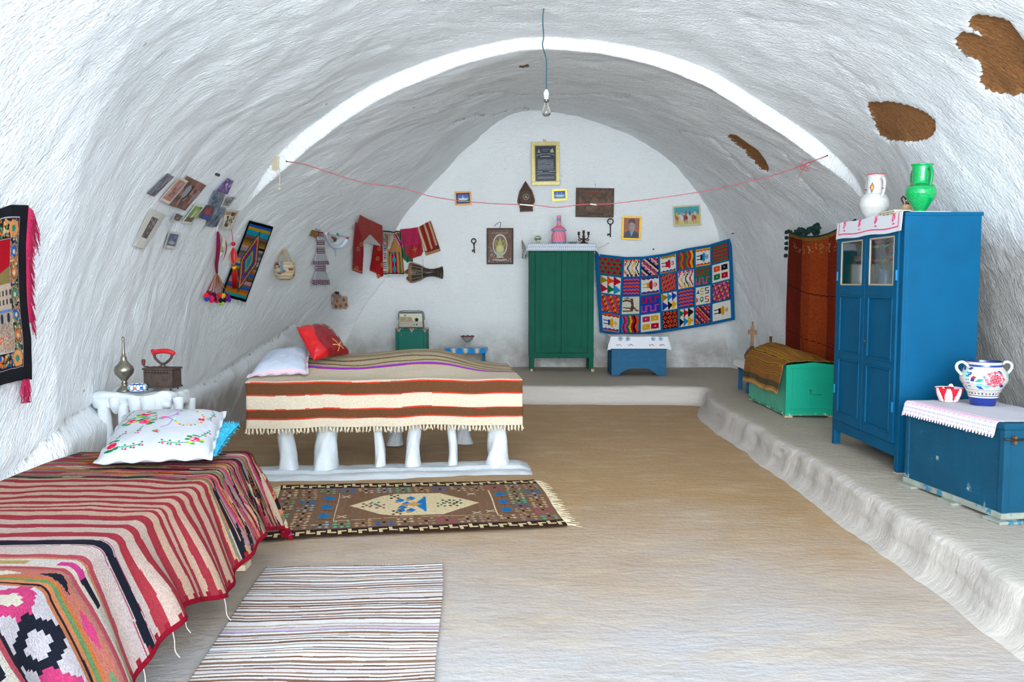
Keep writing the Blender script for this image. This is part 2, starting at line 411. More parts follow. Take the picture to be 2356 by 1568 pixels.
def plaster_mat(name, streak=1.0, tint='f5f7f9'):
    m = bpy.data.materials.new(name); m.use_nodes = True; N = m.node_tree.nodes; L = m.node_tree.links
    b = N['Principled BSDF']; b.inputs['Roughness'].default_value = .55; b.inputs['Specular IOR Level'].default_value = .35
    uv = N.new('ShaderNodeUVMap'); uv.uv_map = 'UVMap'
    def noise(scale, sx, sy, det=6, rough=.6, dist=0.0):
        mp = N.new('ShaderNodeMapping'); mp.inputs['Scale'].default_value = (sx, sy, 1); L.new(uv.outputs[0], mp.inputs[0])
        n = N.new('ShaderNodeTexNoise'); n.inputs['Scale'].default_value = scale; n.inputs['Detail'].default_value = det
        n.inputs['Roughness'].default_value = rough; n.inputs['Distortion'].default_value = dist
        L.new(mp.outputs[0], n.inputs['Vector']); return n.outputs[0]
    def math_(op, a, b_=None, c=None):
        n = N.new('ShaderNodeMath'); n.operation = op
        for i, v in enumerate((a, b_, c)):
            if v is None: continue
            if isinstance(v, (int, float)): n.inputs[i].default_value = v
            else: L.new(v, n.inputs[i])
        return n.outputs[0]
    def mix(a, c, f):
        n = N.new('ShaderNodeMix'); n.data_type = 'RGBA'
        for i, v in ((6, a), (7, c)):
            if isinstance(v, tuple): n.inputs[i].default_value = v
            else: L.new(v, n.inputs[i])
        L.new(f, n.inputs[0]); return n.outputs[2]
    def ramp(x, a, c):
        n = N.new('ShaderNodeMapRange'); n.inputs[1].default_value = a; n.inputs[2].default_value = c; L.new(x, n.inputs[0]); return n.outputs[0]
    big = noise(1.0, .9, .9, 5); col = mix((*lin(tint), 1), (*lin('eaedef'), 1), ramp(big, .45, .75))
    wv = N.new('ShaderNodeAttribute'); wv.attribute_name = 'brown_tone'
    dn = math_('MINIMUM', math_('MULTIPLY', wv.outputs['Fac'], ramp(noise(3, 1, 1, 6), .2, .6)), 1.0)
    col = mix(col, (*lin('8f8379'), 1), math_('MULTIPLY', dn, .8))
    # scattered chips where brown earth shows
    ch = ramp(noise(7, 1, 1.4, 3, .5), .765, .775); col = mix(col, (*lin('8a6a4a'), 1), ch)
    ck = N.new('ShaderNodeAttribute'); ck.attribute_name = 'crack'
    cf = math_('MULTIPLY', ramp(ck.outputs['Fac'], .55, .95), ramp(noise(14, 1, 1, 4), .5, .62)); col = mix(col, (*lin('7a6650'), 1), math_('MULTIPLY', cf, .7))
    # bare earth
    pa = N.new('ShaderNodeAttribute'); pa.attribute_name = 'bare'
    ed = math_('ADD', pa.outputs['Fac'], math_('MULTIPLY', math_('SUBTRACT', noise(22, 1, 1, 6, .7), .5), .05))
    pf = ramp(ed, -.0015, .0015)
    en = noise(40, 1, 1, 6, .7); ec = mix((*lin('7e4f28'), 1), (*lin('a97643'), 1), ramp(en, .35, .72))
    col = mix(col, ec, pf)
    L.new(col, b.inputs['Base Color'])
    rgh = N.new('ShaderNodeMapRange'); L.new(pf, rgh.inputs[0]); rgh.inputs[3].default_value = .5; rgh.inputs[4].default_value = .95; L.new(rgh.outputs[0], b.inputs['Roughness'])
    h = math_('MULTIPLY', noise(1, 11, 21, 6, .62, .9), .62*streak)
    h = math_('ADD', h, math_('MULTIPLY', noise(1, 30, 48, 4, .62, .5), .6))
    h = math_('ADD', h, math_('MULTIPLY', noise(1, 3.2, 5.5, 4, .5, .5), .45*streak))
    h = math_('ADD', h, math_('MULTIPLY', pf, -.5))
    h = math_('ADD', h, math_('MULTIPLY', math_('MULTIPLY', en, pf), .35))
    bp = N.new('ShaderNodeBump'); bp.inputs['Strength'].default_value = 1.0; bp.inputs['Distance'].default_value = .034
    L.new(h, bp.inputs['Height']); L.new(bp.outputs[0], b.inputs['Normal'])
    return m
M_PL = plaster_mat('whitewashed_plaster')

def grid_struct(name, XYZ_, A, B, m, attrs, flip=False, parent=None, label=None):
    n0, n1 = XYZ_.shape[:2]
    V = XYZ_.reshape(-1, 3); ii = np.arange(n0-1)[:, None]*n1+np.arange(n1-1)[None]
    F = np.stack([ii, ii+1, ii+n1+1, ii+n1], -1).reshape(-1, 4)
    if flip: F = F[:, ::-1]
    me = bpy.data.meshes.new(name); nf = len(F)
    me.vertices.add(len(V)); me.vertices.foreach_set('co', V.ravel())
    me.loops.add(nf*4); me.loops.foreach_set('vertex_index', F.ravel().astype(np.int32))
    me.polygons.add(nf); me.polygons.foreach_set('loop_start', np.arange(0, nf*4, 4, dtype=np.int32)); me.polygons.foreach_set('loop_total', np.full(nf, 4, dtype=np.int32))
    me.polygons.foreach_set('use_smooth', [True]*nf); me.update(calc_edges=True)
    uv = me.uv_layers.new(name='UVMap'); uv.data.foreach_set('uv', np.stack([A, B], -1).reshape(-1, 2)[F.ravel()].ravel())
    for k, v in attrs.items():
        a = me.attributes.new(k, 'FLOAT', 'POINT'); a.data.foreach_set('value', np.ascontiguousarray(v, dtype=np.float32).ravel())
    me.materials.append(m)
    o = bpy.data.objects.new(name, me); COL.objects.link(o); o['kind'] = 'structure'
    if label: o['label'] = label
    return o
AT = dict(bare=patch, crack=crk, brown_tone=brown_tone)
# cut the loft into left wall, ceiling and right wall along the arc
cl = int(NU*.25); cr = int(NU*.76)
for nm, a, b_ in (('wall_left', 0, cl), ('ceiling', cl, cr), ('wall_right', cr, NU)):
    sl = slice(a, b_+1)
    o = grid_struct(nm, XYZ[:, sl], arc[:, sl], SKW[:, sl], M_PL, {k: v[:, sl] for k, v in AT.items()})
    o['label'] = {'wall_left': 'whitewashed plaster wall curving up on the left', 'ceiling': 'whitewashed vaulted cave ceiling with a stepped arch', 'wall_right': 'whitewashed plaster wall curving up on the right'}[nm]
# back wall
bx = np.linspace(-3.9, 4.1, 300); bz = np.linspace(-.1, 4.5, 200); BX, BZ = np.meshgrid(bx, bz)
BYY = YB+.10*fbm(BX*.7, BZ*.7, 4, 5)*.6+.012*fbm(BX*5, BZ*5, 3, 8)-.10*sst(-BZ, -.75, -.25)
BXYZ = np.stack([BX, BYY, BZ], -1)
M_PB = plaster_mat('back_wall_plaster', .45, 'edefee')
bpx, bpy_, bdep = project(BXYZ)
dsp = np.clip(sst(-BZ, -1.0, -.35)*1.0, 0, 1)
grid_struct('wall_back', BXYZ, BX, BZ, M_PB, dict(bare=np.full(BX.shape, -.2), crack=np.zeros(BX.shape), brown_tone=dsp), flip=True, label='whitewashed end wall of the cave room')

# BVH for placing things on the walls
def bvh_of(names):
    V = []; F = []
    for n in names:
        me = bpy.data.objects[n].data; o = len(V)
        V += [v.co.copy() for v in me.vertices]; F += [tuple(i+o for i in p.vertices) for p in me.polygons]
    return BVHTree.FromPolygons(V, F)
BVH = bvh_of(['wall_left', 'ceiling', 'wall_right', 'wall_back'])
CAMP = Vector((0, 0, CAMZ))
def hit(px, py, off=0.0):
    d = ray(px, py).normalized(); p, n, i, t = BVH.ray_cast(CAMP, d)
    if n.dot(d) > 0: n = -n
    return p+n*off, n

# floor
def floor_mat():
    m = bpy.data.materials.new('worn_plaster_floor'); m.use_nodes = True; N = m.node_tree.nodes; L = m.node_tree.links
    b = N['Principled BSDF']; b.inputs['Roughness'].default_value = .7; b.inputs['Specular IOR Level'].default_value = .25
    tc = N.new('ShaderNodeTexCoord')
    def noise(sc, det=6, sx=1, sy=1, rough=.6):
        mp = N.new('ShaderNodeMapping'); mp.inputs['Scale'].default_value = (sx, sy, 1); L.new(tc.outputs['Object'], mp.inputs[0])
        n = N.new('ShaderNodeTexNoise'); n.inputs['Scale'].default_value = sc; n.inputs['Detail'].default_value = det; n.inputs['Roughness'].default_value = rough
        L.new(mp.outputs[0], n.inputs['Vector']); return n.outputs[0]
    def ramp(x, a, c, lo=0, hi=1):
        n = N.new('ShaderNodeMapRange'); n.inputs[1].default_value = a; n.inputs[2].default_value = c; n.inputs[3].default_value = lo; n.inputs[4].default_value = hi
        L.new(x, n.inputs[0]); return n.outputs[0]
    def mix(a, c, f):
        n = N.new('ShaderNodeMix'); n.data_type = 'RGBA'
        for i, v in ((6, a), (7, c)):
            if isinstance(v, tuple): n.inputs[i].default_value = v
            else: L.new(v, n.inputs[i])
        L.new(f, n.inputs[0]); return n.outputs[2]
    def mth(op, a, c):
        n = N.new('ShaderNodeMath'); n.operation = op
        for i, v in ((0, a), (1, c)):
            if isinstance(v, float): n.inputs[i].default_value = v
            else: L.new(v, n.inputs[i])
        return n.outputs[0]
    sx = N.new('ShaderNodeSeparateXYZ'); L.new(tc.outputs['Object'], sx.inputs[0])
    n1 = noise(.7, 6); n2 = noise(6, 8, .35, 1.0)
    # tan earth mid-room, whiter limewash near entrance; gradient is partly light put into colour
    yy = mth('ADD', sx.outputs[1], mth('MULTIPLY', mth('SUBTRACT', n1, .5), 3.5))
    f = ramp(yy, 3.0, 5.6)
    col = mix((*lin('a5a09f'), 1), (*lin('a58560'), 1), f)
    col = mix(col, (*lin('bba88c'), 1), ramp(n2, .5, .8, 0, .7))
    col = mix(col, (*lin('8d7150'), 1), ramp(noise(2.2, 7, .6, 1.2), .52, .8, 0, .5))
    L.new(col, b.inputs['Base Color'])
    h = mth('ADD', mth('MULTIPLY', noise(1, 6, 10, 20), 1.0), mth('MULTIPLY', noise(45, 5), .35))
    bp = N.new('ShaderNodeBump'); bp.inputs['Strength'].default_value = .7; bp.inputs['Distance'].default_value = .014
    L.new(h, bp.inputs['Height']); L.new(bp.outputs[0], b.inputs['Normal'])
    return m
fx = np.linspace(-3.6, 4.0, 153); fy = np.linspace(Y0, 12.9, 287); FX, FY = np.meshgrid(fx, fy)
FZ = .012*fbm(FX*1.2, FY*1.2, 4, 61)-.004
M_FL = floor_mat()
grid_struct('floor', np.stack([FX, FY, FZ], -1), FX, FY, M_FL, {}, flip=False, label='worn plaster floor')

# raised ledge running along the right side and the back
LZ = .22
path = [(2.0, -1.2), (2.06, 1.5), (2.12, 4.0), (2.14, 6.0), (2.13, 8.0), (2.2, 9.2), (2.33, 9.8), (2.36, 10.02), (2.28, 10.12), (2.0, 10.15), (.8, 10.2), (-1.0, 10.2), (-3.4, 10.25)]
pp = [Vector((x, y, 0)) for x, y in path]
dens = []
for a, c in zip(pp[:-1], pp[1:]):
    k = max(2, int((c-a).length/.05))
    for i in range(k): dens.append(a.lerp(c, i/k))
dens.append(pp[-1]); A_ = np.array([(p.x, p.y) for p in dens])
for _ in range(6): A_[1:-1] = .25*A_[:-2]+.5*A_[1:-1]+.25*A_[2:]
Tn = np.gradient(A_, axis=0); Tn /= np.linalg.norm(Tn, axis=1)[:, None]; No = np.stack([Tn[:, 1], -Tn[:, 0]], -1)   # outward (right of travel)
for _ in range(12): No[1:-1] = .25*No[:-2]+.5*No[1:-1]+.25*No[2:]
No /= np.linalg.norm(No, axis=1)[:, None]
Ln = np.r_[0, np.cumsum(np.linalg.norm(np.diff(A_, axis=0), axis=1))]
sec = [(-.10, -.02), (-.075, .004), (-.05, .012), (-.03, .03), (-.02, .05), (-.014, .065), (-.008, .08), (-.005, .095), (-.002, .11), (.002, .125), (.006, .14), (.010, .155), (.014, .17), (.018, .181), (.024, .192), (.031, .201), (.04, .208), (.06, .216), (.09, .22), (.14, .222)]+[(.14+.08*i, LZ) for i in range(1, 18)]+[(3.2, LZ)]
sec = np.array(sec); S0, L0 = np.meshgrid(np.arange(len(sec)), Ln)
E = sec[:, 0][None].repeat(len(Ln), 0); Zs = sec[:, 1][None].repeat(len(Ln), 0).copy()
face = np.exp(-((sec[:, 0]-.02)/.07)**2)[None]
wob = (.07*fbm(Ln*1.0, Ln*0+3, 4, 5)+.02*fbm(Ln*6, Ln*0, 3, 6))[:, None]
rough_ = (.012*fbm(L0*5, Zs*30+3, 3, 15)+.010*fbm(L0*16, Zs*60, 2, 18))*face
LX = A_[:, 0][:, None]+No[:, 0][:, None]*(E+wob*1+rough_); LY = A_[:, 1][:, None]+No[:, 1][:, None]*(E+wob+rough_)
Zs += .016*fbm(LX*1.3, LY*1.3, 4, 33)*sst(Zs, .1, .2)
def ledge_mat():
    m = floor_mat(); m.name = 'ledge_plaster'; N = m.node_tree.nodes; L = m.node_tree.links; b = N['Principled BSDF']
    old = b.inputs['Base Color'].links[0].from_socket
    for nd in list(N):
        if nd.type == 'MIX': pass
    a = N.new('ShaderNodeAttribute'); a.attribute_name = 'face'
    g = N.new('ShaderNodeMix'); g.data_type = 'RGBA'; g.inputs[0].default_value = .7; L.new(old, g.inputs[6]); g.inputs[7].default_value = (*lin('a7a39a'), 1)
    x = N.new('ShaderNodeMix'); x.data_type = 'RGBA'; L.new(g.outputs[2], x.inputs[6]); x.inputs[7].default_value = (*lin('b5ada5'), 1); L.new(a.outputs['Fac'], x.inputs[0])
    L.new(x.outputs[2], b.inputs['Base Color']); return m
facea = (1-sst(sec[:, 0], .03, .10))[None].repeat(len(Ln), 0)
grid_struct('trim_1', np.stack([LX, LY, Zs], -1), S0, L0, ledge_mat(), dict(face=facea), flip=True, label='low raised plaster ledge along the right and back of the room')
# ================================================================ shared materials
M_CLOTH = mat('woven_cloth', 'ffffff', .92, attr=True, weave=160, spec=.15)
M_RUG = mat('wool_rug', 'ffffff', .97, attr=True, bump=.5, bscale=160, spec=.05)
M_PAPER = mat('printed_paper', 'ffffff', .45, attr=True, spec=.4)
M_GLAZE = mat('painted_glaze', 'ffffff', .15, attr=True, spec=.6)
M_SATIN = mat('satin', 'ffffff', .32, attr=True, spec=.6)
M_WHITE = mat('limewash', 'c6c9cc', .6, var=.06, vscale=3, bump=.8, bscale=22)
M_IRON = mat('dark_iron', '3a3128', .55, metal=.6, bump=.3, bscale=80)
M_NAIL = mat('rusty_nail', '3b3430', .7)

def drape(rect, z, ext, Rc=.04, flare=.12, amp=.02, freq=2.5, hump=None, seed=3, zmin=.01, wob=0):
    """cloth laid over a rectangular top, its rim falling over the edges. ext = flat extents of the cloth"""
    x0, x1, y0, y1 = rect; cx0, cx1, cy0, cy1 = ext
    def fn(U, V):
        px = cx0+U*(cx1-cx0); py = cy1-V*(cy1-cy0)
        if wob: px = px+wob*fbm(py*2, px*0+seed, 2, seed); py = py+wob*fbm(px*2, py*0+seed, 2, seed+3)
        qx = np.clip(px, x0, x1); qy = np.clip(py, y0, y1); dx, dy = px-qx, py-qy
        r = np.hypot(dx, dy); rr = np.maximum(r, 1e-9); ox, oy = dx/rr, dy/rr
        L = Rc*PI/2; a = np.minimum(r, L)/Rc
        out = Rc*np.sin(a)+np.maximum(r-L, 0)*math.sin(flare); dn = Rc*(1-np.cos(a))+np.maximum(r-L, 0)*math.cos(flare)
        s = px*np.abs(oy)+py*np.abs(ox)+.3*np.arctan2(oy, ox)*(np.abs(ox*oy) > .01)
        k = sst(r, .02, .35)
        out = out+amp*k*(np.sin(2*PI*s*freq+2*vnoise(s*2, s*0, seed))+.5*np.sin(2*PI*s*freq*2.3+seed))+amp*k
        zz = z-dn+(hump(qx, qy) if hump else 0)+.004*fbm(px*6, py*6, 2, seed)*(r < .01)
        return qx+ox*out, qy+oy*out, np.maximum(zz, zmin)
    return fn
def pillar(name, x, y, r, h, m, parent, seed, flare=1.7, sq=0, z0=0):
    n, k = 28, 26; V = []; F = []
    for j in range(k):
        t = j/(k-1); z = z0+h*t
        rr = r*(1+(flare-1)*math.exp(-t*9)+.12*math.exp(-(1-t)*8))
        for i in range(n):
            a = 2*PI*i/n
            q = rr*(1+.34*float(fbm(np.cos(a)*1.3+seed, t*4+np.sin(a)*1.3, 3, seed)))
            V.append((x+q*math.cos(a)+.012*math.sin(seed+t*5), y+q*math.sin(a)*1.15, z))
    for j in range(k-1):
        for i in range(n): F.append((j*n+i, j*n+(i+1) % n, (j+1)*n+(i+1) % n, (j+1)*n+i))
    F.append(tuple((k-1)*n+i for i in range(n)))
    return mesh_obj(name, V, F, m, parent)
def lumpy(name, x0, x1, y0, y1, z0, z1, m, parent, amp=.012, cell=.03, fr=7, seed=1, bev=.25):
    """rounded, hand-moulded block"""
    bm = bmesh.new(); bmesh.ops.create_cube(bm, size=2)
    dims = ((x1-x0)/2, (y1-y0)/2, (z1-z0)/2)
    cuts = max(4, min(60, int(max(dims)*2/cell)))
    bmesh.ops.subdivide_edges(bm, edges=bm.edges[:], cuts=cuts, use_grid_fill=True)
    c = Vector(((x0+x1)/2, (y0+y1)/2, (z0+z1)/2)); rb = bev*min(dims)
    for v in bm.verts:
        p = Vector((v.co.x*dims[0], v.co.y*dims[1], v.co.z*dims[2]))
        q = Vector([max(-dims[i]+rb, min(dims[i]-rb, p[i])) for i in range(3)]); d = p-q
        if d.length > 1e-9: p = q+d.normalized()*rb
        nn = d.normalized() if d.length > 1e-9 else Vector((0, 0, 0))
        w_ = amp*float(fbm(p.x*fr+seed, p.y*fr+p.z*fr*1.3, 3, seed))
        v.co = c+p+nn*w_
    return obj_bm(name, bm, m, parent, smooth=True)
def pillow4(name, cs, t, ras, m, parent=None, flange=0., pinch=.08, seed=1, wr=.01, pw=2.6):
    """cushion between four corner points TL TR BR BL"""
    TL, TR, BR, BL = [np.array(c) for c in cs]
    nrm = np.cross(TR-TL, BL-TL); nrm = -nrm/np.linalg.norm(nrm)
    if nrm[2] < 0: nrm = -nrm
    h = ras.shape[0]; full = np.concatenate([ras, ras[::-1]], 0)
    def fn(U, V):
        side = np.where(V <= .5, 1., -1.); v = np.where(V <= .5, V*2, 2-V*2)
        a, b = 2*U-1, 2*v-1
        a2 = a*(1-pinch*(1-b*b)*np.abs(a)**3*-1*-1) if pinch else a
        b2 = b*(1-pinch*(1-a*a)*np.abs(b)**3) if pinch else b
        ia, ib = np.clip(np.abs(a)/(1-flange), 0, 1), np.clip(np.abs(b)/(1-flange), 0, 1)
        zz = t*((1-ia**pw)*(1-ib**pw))**.5
        zz = zz+wr*fbm(a*2.5, b*2.5, 3, seed)*(zz > .01)+wr*.7*(np.sin(9*a+seed)*np.abs(b)**6+np.sin(9*b+seed)*np.abs(a)**6)*sst(zz, 0, .02)
        ripple = .006*np.sin(14*(a+b)+seed)*(zz < .002)*(flange > 0)
        uu, vv = (a2+1)/2, (b2+1)/2
        P = TL[None, None]*((1-uu)*(1-vv))[..., None]+TR[None, None]*(uu*(1-vv))[..., None]+BR[None, None]*(uu*vv)[..., None]+BL[None, None]*((1-uu)*vv)[..., None]
        P = P+nrm*(side*(zz+.0015)*np.where(side < 0, .55, 1)+ripple)[..., None]
        return P[..., 0], P[..., 1], P[..., 2]
    return sheet(name, full, fn, m, parent, thick=0)

# ================================================================ plaster bed with striped blanket
bed2 = empty('plaster_bed', (-2.06, 6.34, 0), .11, 'white plaster bed bench raised on rough pillars, under a cream striped blanket', 'bed')
lumpy('bed_slab', .03, 2.13, .07, 1.26, .545, .625, M_WHITE, bed2, .02, .05, 6, 3)
mt = box('mattress', .03, 2.12, .03, 1.26, .62, .715, mat('ticking', 'd8d2c6', .9), bed2, .03)
for i, (px, wpx) in enumerate([(655, 36), (747, 48), (868, 21), (952, 30), (1040, 21), (1152, 44)]):
    lx = (px-1178)*6.45/1900+2.06
    pillar('pillar', lx, .105, wpx*6.45/1900/2*1.02, .56, M_WHITE, bed2, i*3+1, 1.45)
for i, lx in enumerate([.45, 1.1, 1.75]):
    pillar('pillar', lx, 1.15, .055, .56, M_WHITE, bed2, i*3+41, 1.5)
# low limewashed kerb under the pillars
U_, V_ = np.meshgrid(np.linspace(0, 1, 90), np.linspace(0, 1, 30))
kx = -.12+U_*2.38; ky = -.20+V_*.50+.05*fbm(kx*3, ky*0+1, 3, 9) if False else -.20+V_*.50
edge = np.minimum(sst(U_, 0, .06)*sst(1-U_, 0, .06), sst(V_, 0, .22)*sst(1-V_, 0, .25))
kz = .026*edge+.016*fbm(kx*6, ky*6, 3, 12)*edge-.012+.02*edge*(V_ > .4)
ky = ky+.09*fbm(kx*2.6, V_*0+4, 3, 13)*(1-V_)
k_ = grid_struct('base_kerb', np.stack([kx, ky, kz], -1), kx, ky, M_WHITE, {}); del k_['kind']; k_.parent = bed2

def blanket_ras(W, H, seed=5):
    """V=0 far edge ... 1 near hem"""
    p = Pt(W, H, 'ab9d86'); y = p.Y+.004*fbm(p.X*6, p.X*0+2, 3, 4)
    p.fill(y > .51, 'bfb2a0')
    def band(a, b, c, wv=0.0, sd=1): p.fill((y+wv*fbm(p.X*5, p.X*0+sd, 2, sd) > a) & (y+wv*fbm(p.X*5, p.X*0+sd, 2, sd) < b), c)
    band(.03, .045, '6d5035', .02, 1); band(.085, .098, '6d5035', .03, 2)
    band(.17, .20, '6d5035', .05, 3); band(.26, .278, '6d5035', .05, 4); band(.35, .375, '6d5035', .05, 5); band(.43, .447, '6d5035', .03, 6)
    band(.510, .517, 'a83828', .01, 8); band(.483, .510, '8a3fae', .01, 8)
    for a, b in ((.797, .846), (.918, .954)):
        band(a-.006, b+.006, 'a83828'); band(a, b, '573a26')
    return p.grain(.05).a
bl_rect = (.02, 2.15, .0, 1.24)
hump2 = lambda x, y: .125*sst(y, .05, .85)*(1-sst(x, 1.45, 2.15))*sst(x, -.3, .5)+.02*sst(y, 0, .3)*np.sin(x*5+1)*sst(2.1-x, 0, .4)+.045*fbm(x*1.3, x*0+2, 3, 31)*sst(.5-y, 0, .4)
bfn = drape(bl_rect, .735, (.0, 2.155, -.375, 1.30), .03, .07, .020, 1.1, hump2, 8)
blanket = sheet('blanket', blanket_ras(260, 300), bfn, M_CLOTH, None, .006)
setp(blanket, 'cream wool blanket with brown red-edged stripes and a purple line over the plaster bed', 'blanket')
blanket.location = bed2.location; blanket.rotation_euler = bed2.rotation_euler
def tassels(name, pts, L, m, parent, r=.004, n=3, spread=.01, down=Vector((0, 0, -1)), kn=True, jit=.25):
    parts = []
    for p in pts:
        p = Vector(p)
        for k in range(n):
            q = p+Vector((random.uniform(-spread, spread), random.uniform(-spread, spread), 0))
            e = q+down*L*random.uniform(1-jit, 1+jit)+Vector((random.uniform(-spread, spread), random.uniform(-spread, spread), 0))*1.2
            parts.append(tube_vf([p, p.lerp(q, .3)+down*L*.3, e], [r, r*1.1, r*.7], 5))
    V, F = merge_vf(parts); o = mesh_obj(name, V, F, m, parent); o['kind'] = 'stuff'; return o
us = np.linspace(.005, .995, 78)
X_, Y_, Z_ = bfn(us[None], np.ones((1, 78)))
tassels('tassel_fringe', [(X_[0, i], Y_[0, i], Z_[0, i]) for i in range(78)], .038, mat('cream_wool', 'd9c8ae', .95, var=.3, vscale=40), blanket, .006, 3, .008)
X_, Y_, Z_ = bfn(us[None], np.zeros((1, 78)))
tassels('tassel_fringe', [(X_[0, i], Y_[0, i]-.03, Z_[0, i]+.012) for i in range(78)], .03, mat('brown_wool', 'a58a6c', .95, var=.4, vscale=40), blanket, .008, 3, .02, Vector((0, -.4, .15)))

# pillows on the plaster bed
def plain(W, H, c, g=.03): return Pt(W, H, c).grain(g).a
p_ = Pt(90, 90, 'b4bac6'); p_.fill((p_.X < .07) | (p_.X > .93) | (p_.Y > .92) | (p_.Y < .08), 'c8b4bc')
pw = pillow4('white_pillow', [atY(612, 812, 7.05), atY(716, 800, 7.15), atY(712, 860, 6.55), atY(566, 868, 6.42)], .085, p_.grain(.02).a, M_CLOTH, flange=.09, seed=4, wr=.012)
setp(pw, 'plain white pillow with a pale pink border at the head of the plaster bed', 'pillow')
p_ = Pt(110, 110, '6a0c18'); p_.fill(p_.X+.25*np.sin(p_.Y*3) < .42, 'a00812')
for cx, cy in ((.60, .14), (.8, .2), (.68, .33), (.88, .42), (.76, .55), (.92, .65), (.84, .82)):
    p_.ell(cx, cy, .035, .03, 'c9a24a'); p_.ell(cx-.05, cy+.04, .04, .035, '4e1024')
p_.line([(.55, .62), (.66, .80), (.60, .95)], .02, 'c9a060'); p_.line([(.48, .78), (.64, .82), (.80, .72)], .02, 'c9a060'); p_.line([(.64, .82), (.78, .90)], .02, 'c9a060')
pr = pillow4('satin_cushion', [atY(682, 752, 6.95), atY(742, 746, 7.3), atY(803, 815, 7.15), atY(722, 830, 6.80)], .10, p_.a, M_SATIN, pinch=.06, seed=7, wr=.012)
setp(pr, 'red satin cushion with gold embroidery leaning on the white pillow', 'cushion')

# ================================================================ bed in the foreground
bed1 = empty('iron_bed', (-1.86, 2.9, 0), 0, 'low iron bed in the left foreground under a red and pink striped kilim', 'bed')
M_FR = mat('painted_iron', 'cfcfc8', .6, worn='7b6f60', worn_amt=.42, worn_scale=30)
boxes('bed_frame', [(-.42, .42, 1.40, 1.45, .36, .40), (-.42, .42, -1.5, -1.45, .36, .40), (-.42, -.38, -1.5, 1.45, .36, .40), (.38, .42, -1.5, 1.45, .36, .40)], M_FR, bed1)
box('mattress', -.44, .41, -1.52, 1.48, .395, .575, mat('ticking2', 'cdbfae', .9), bed1, .05)
for sx in (-.40, .40):
    for sy in (-1.46, 1.36): box('leg', sx-.02, sx+.02, sy-.02, sy+.02, .03, .39, M_FR, bed1)
for sx in (-.40, .40):
    for sy in (-1.46, 1.36):
        bx_ = box('wooden_block', -1.86+sx-.07, -1.86+sx+.07, 2.9+sy-.05, 2.9+sy+.05, .0, .032, mat('raw_wood', 'cdb89a', .8, var=.15, vscale=20))
        setp(bx_, 'pale wooden block under the visible leg of the foreground bed' if (sx > 0 and sy > 0) else 'pale wooden block under a hidden leg of the foreground bed', 'block', 'wooden blocks under the bed legs')

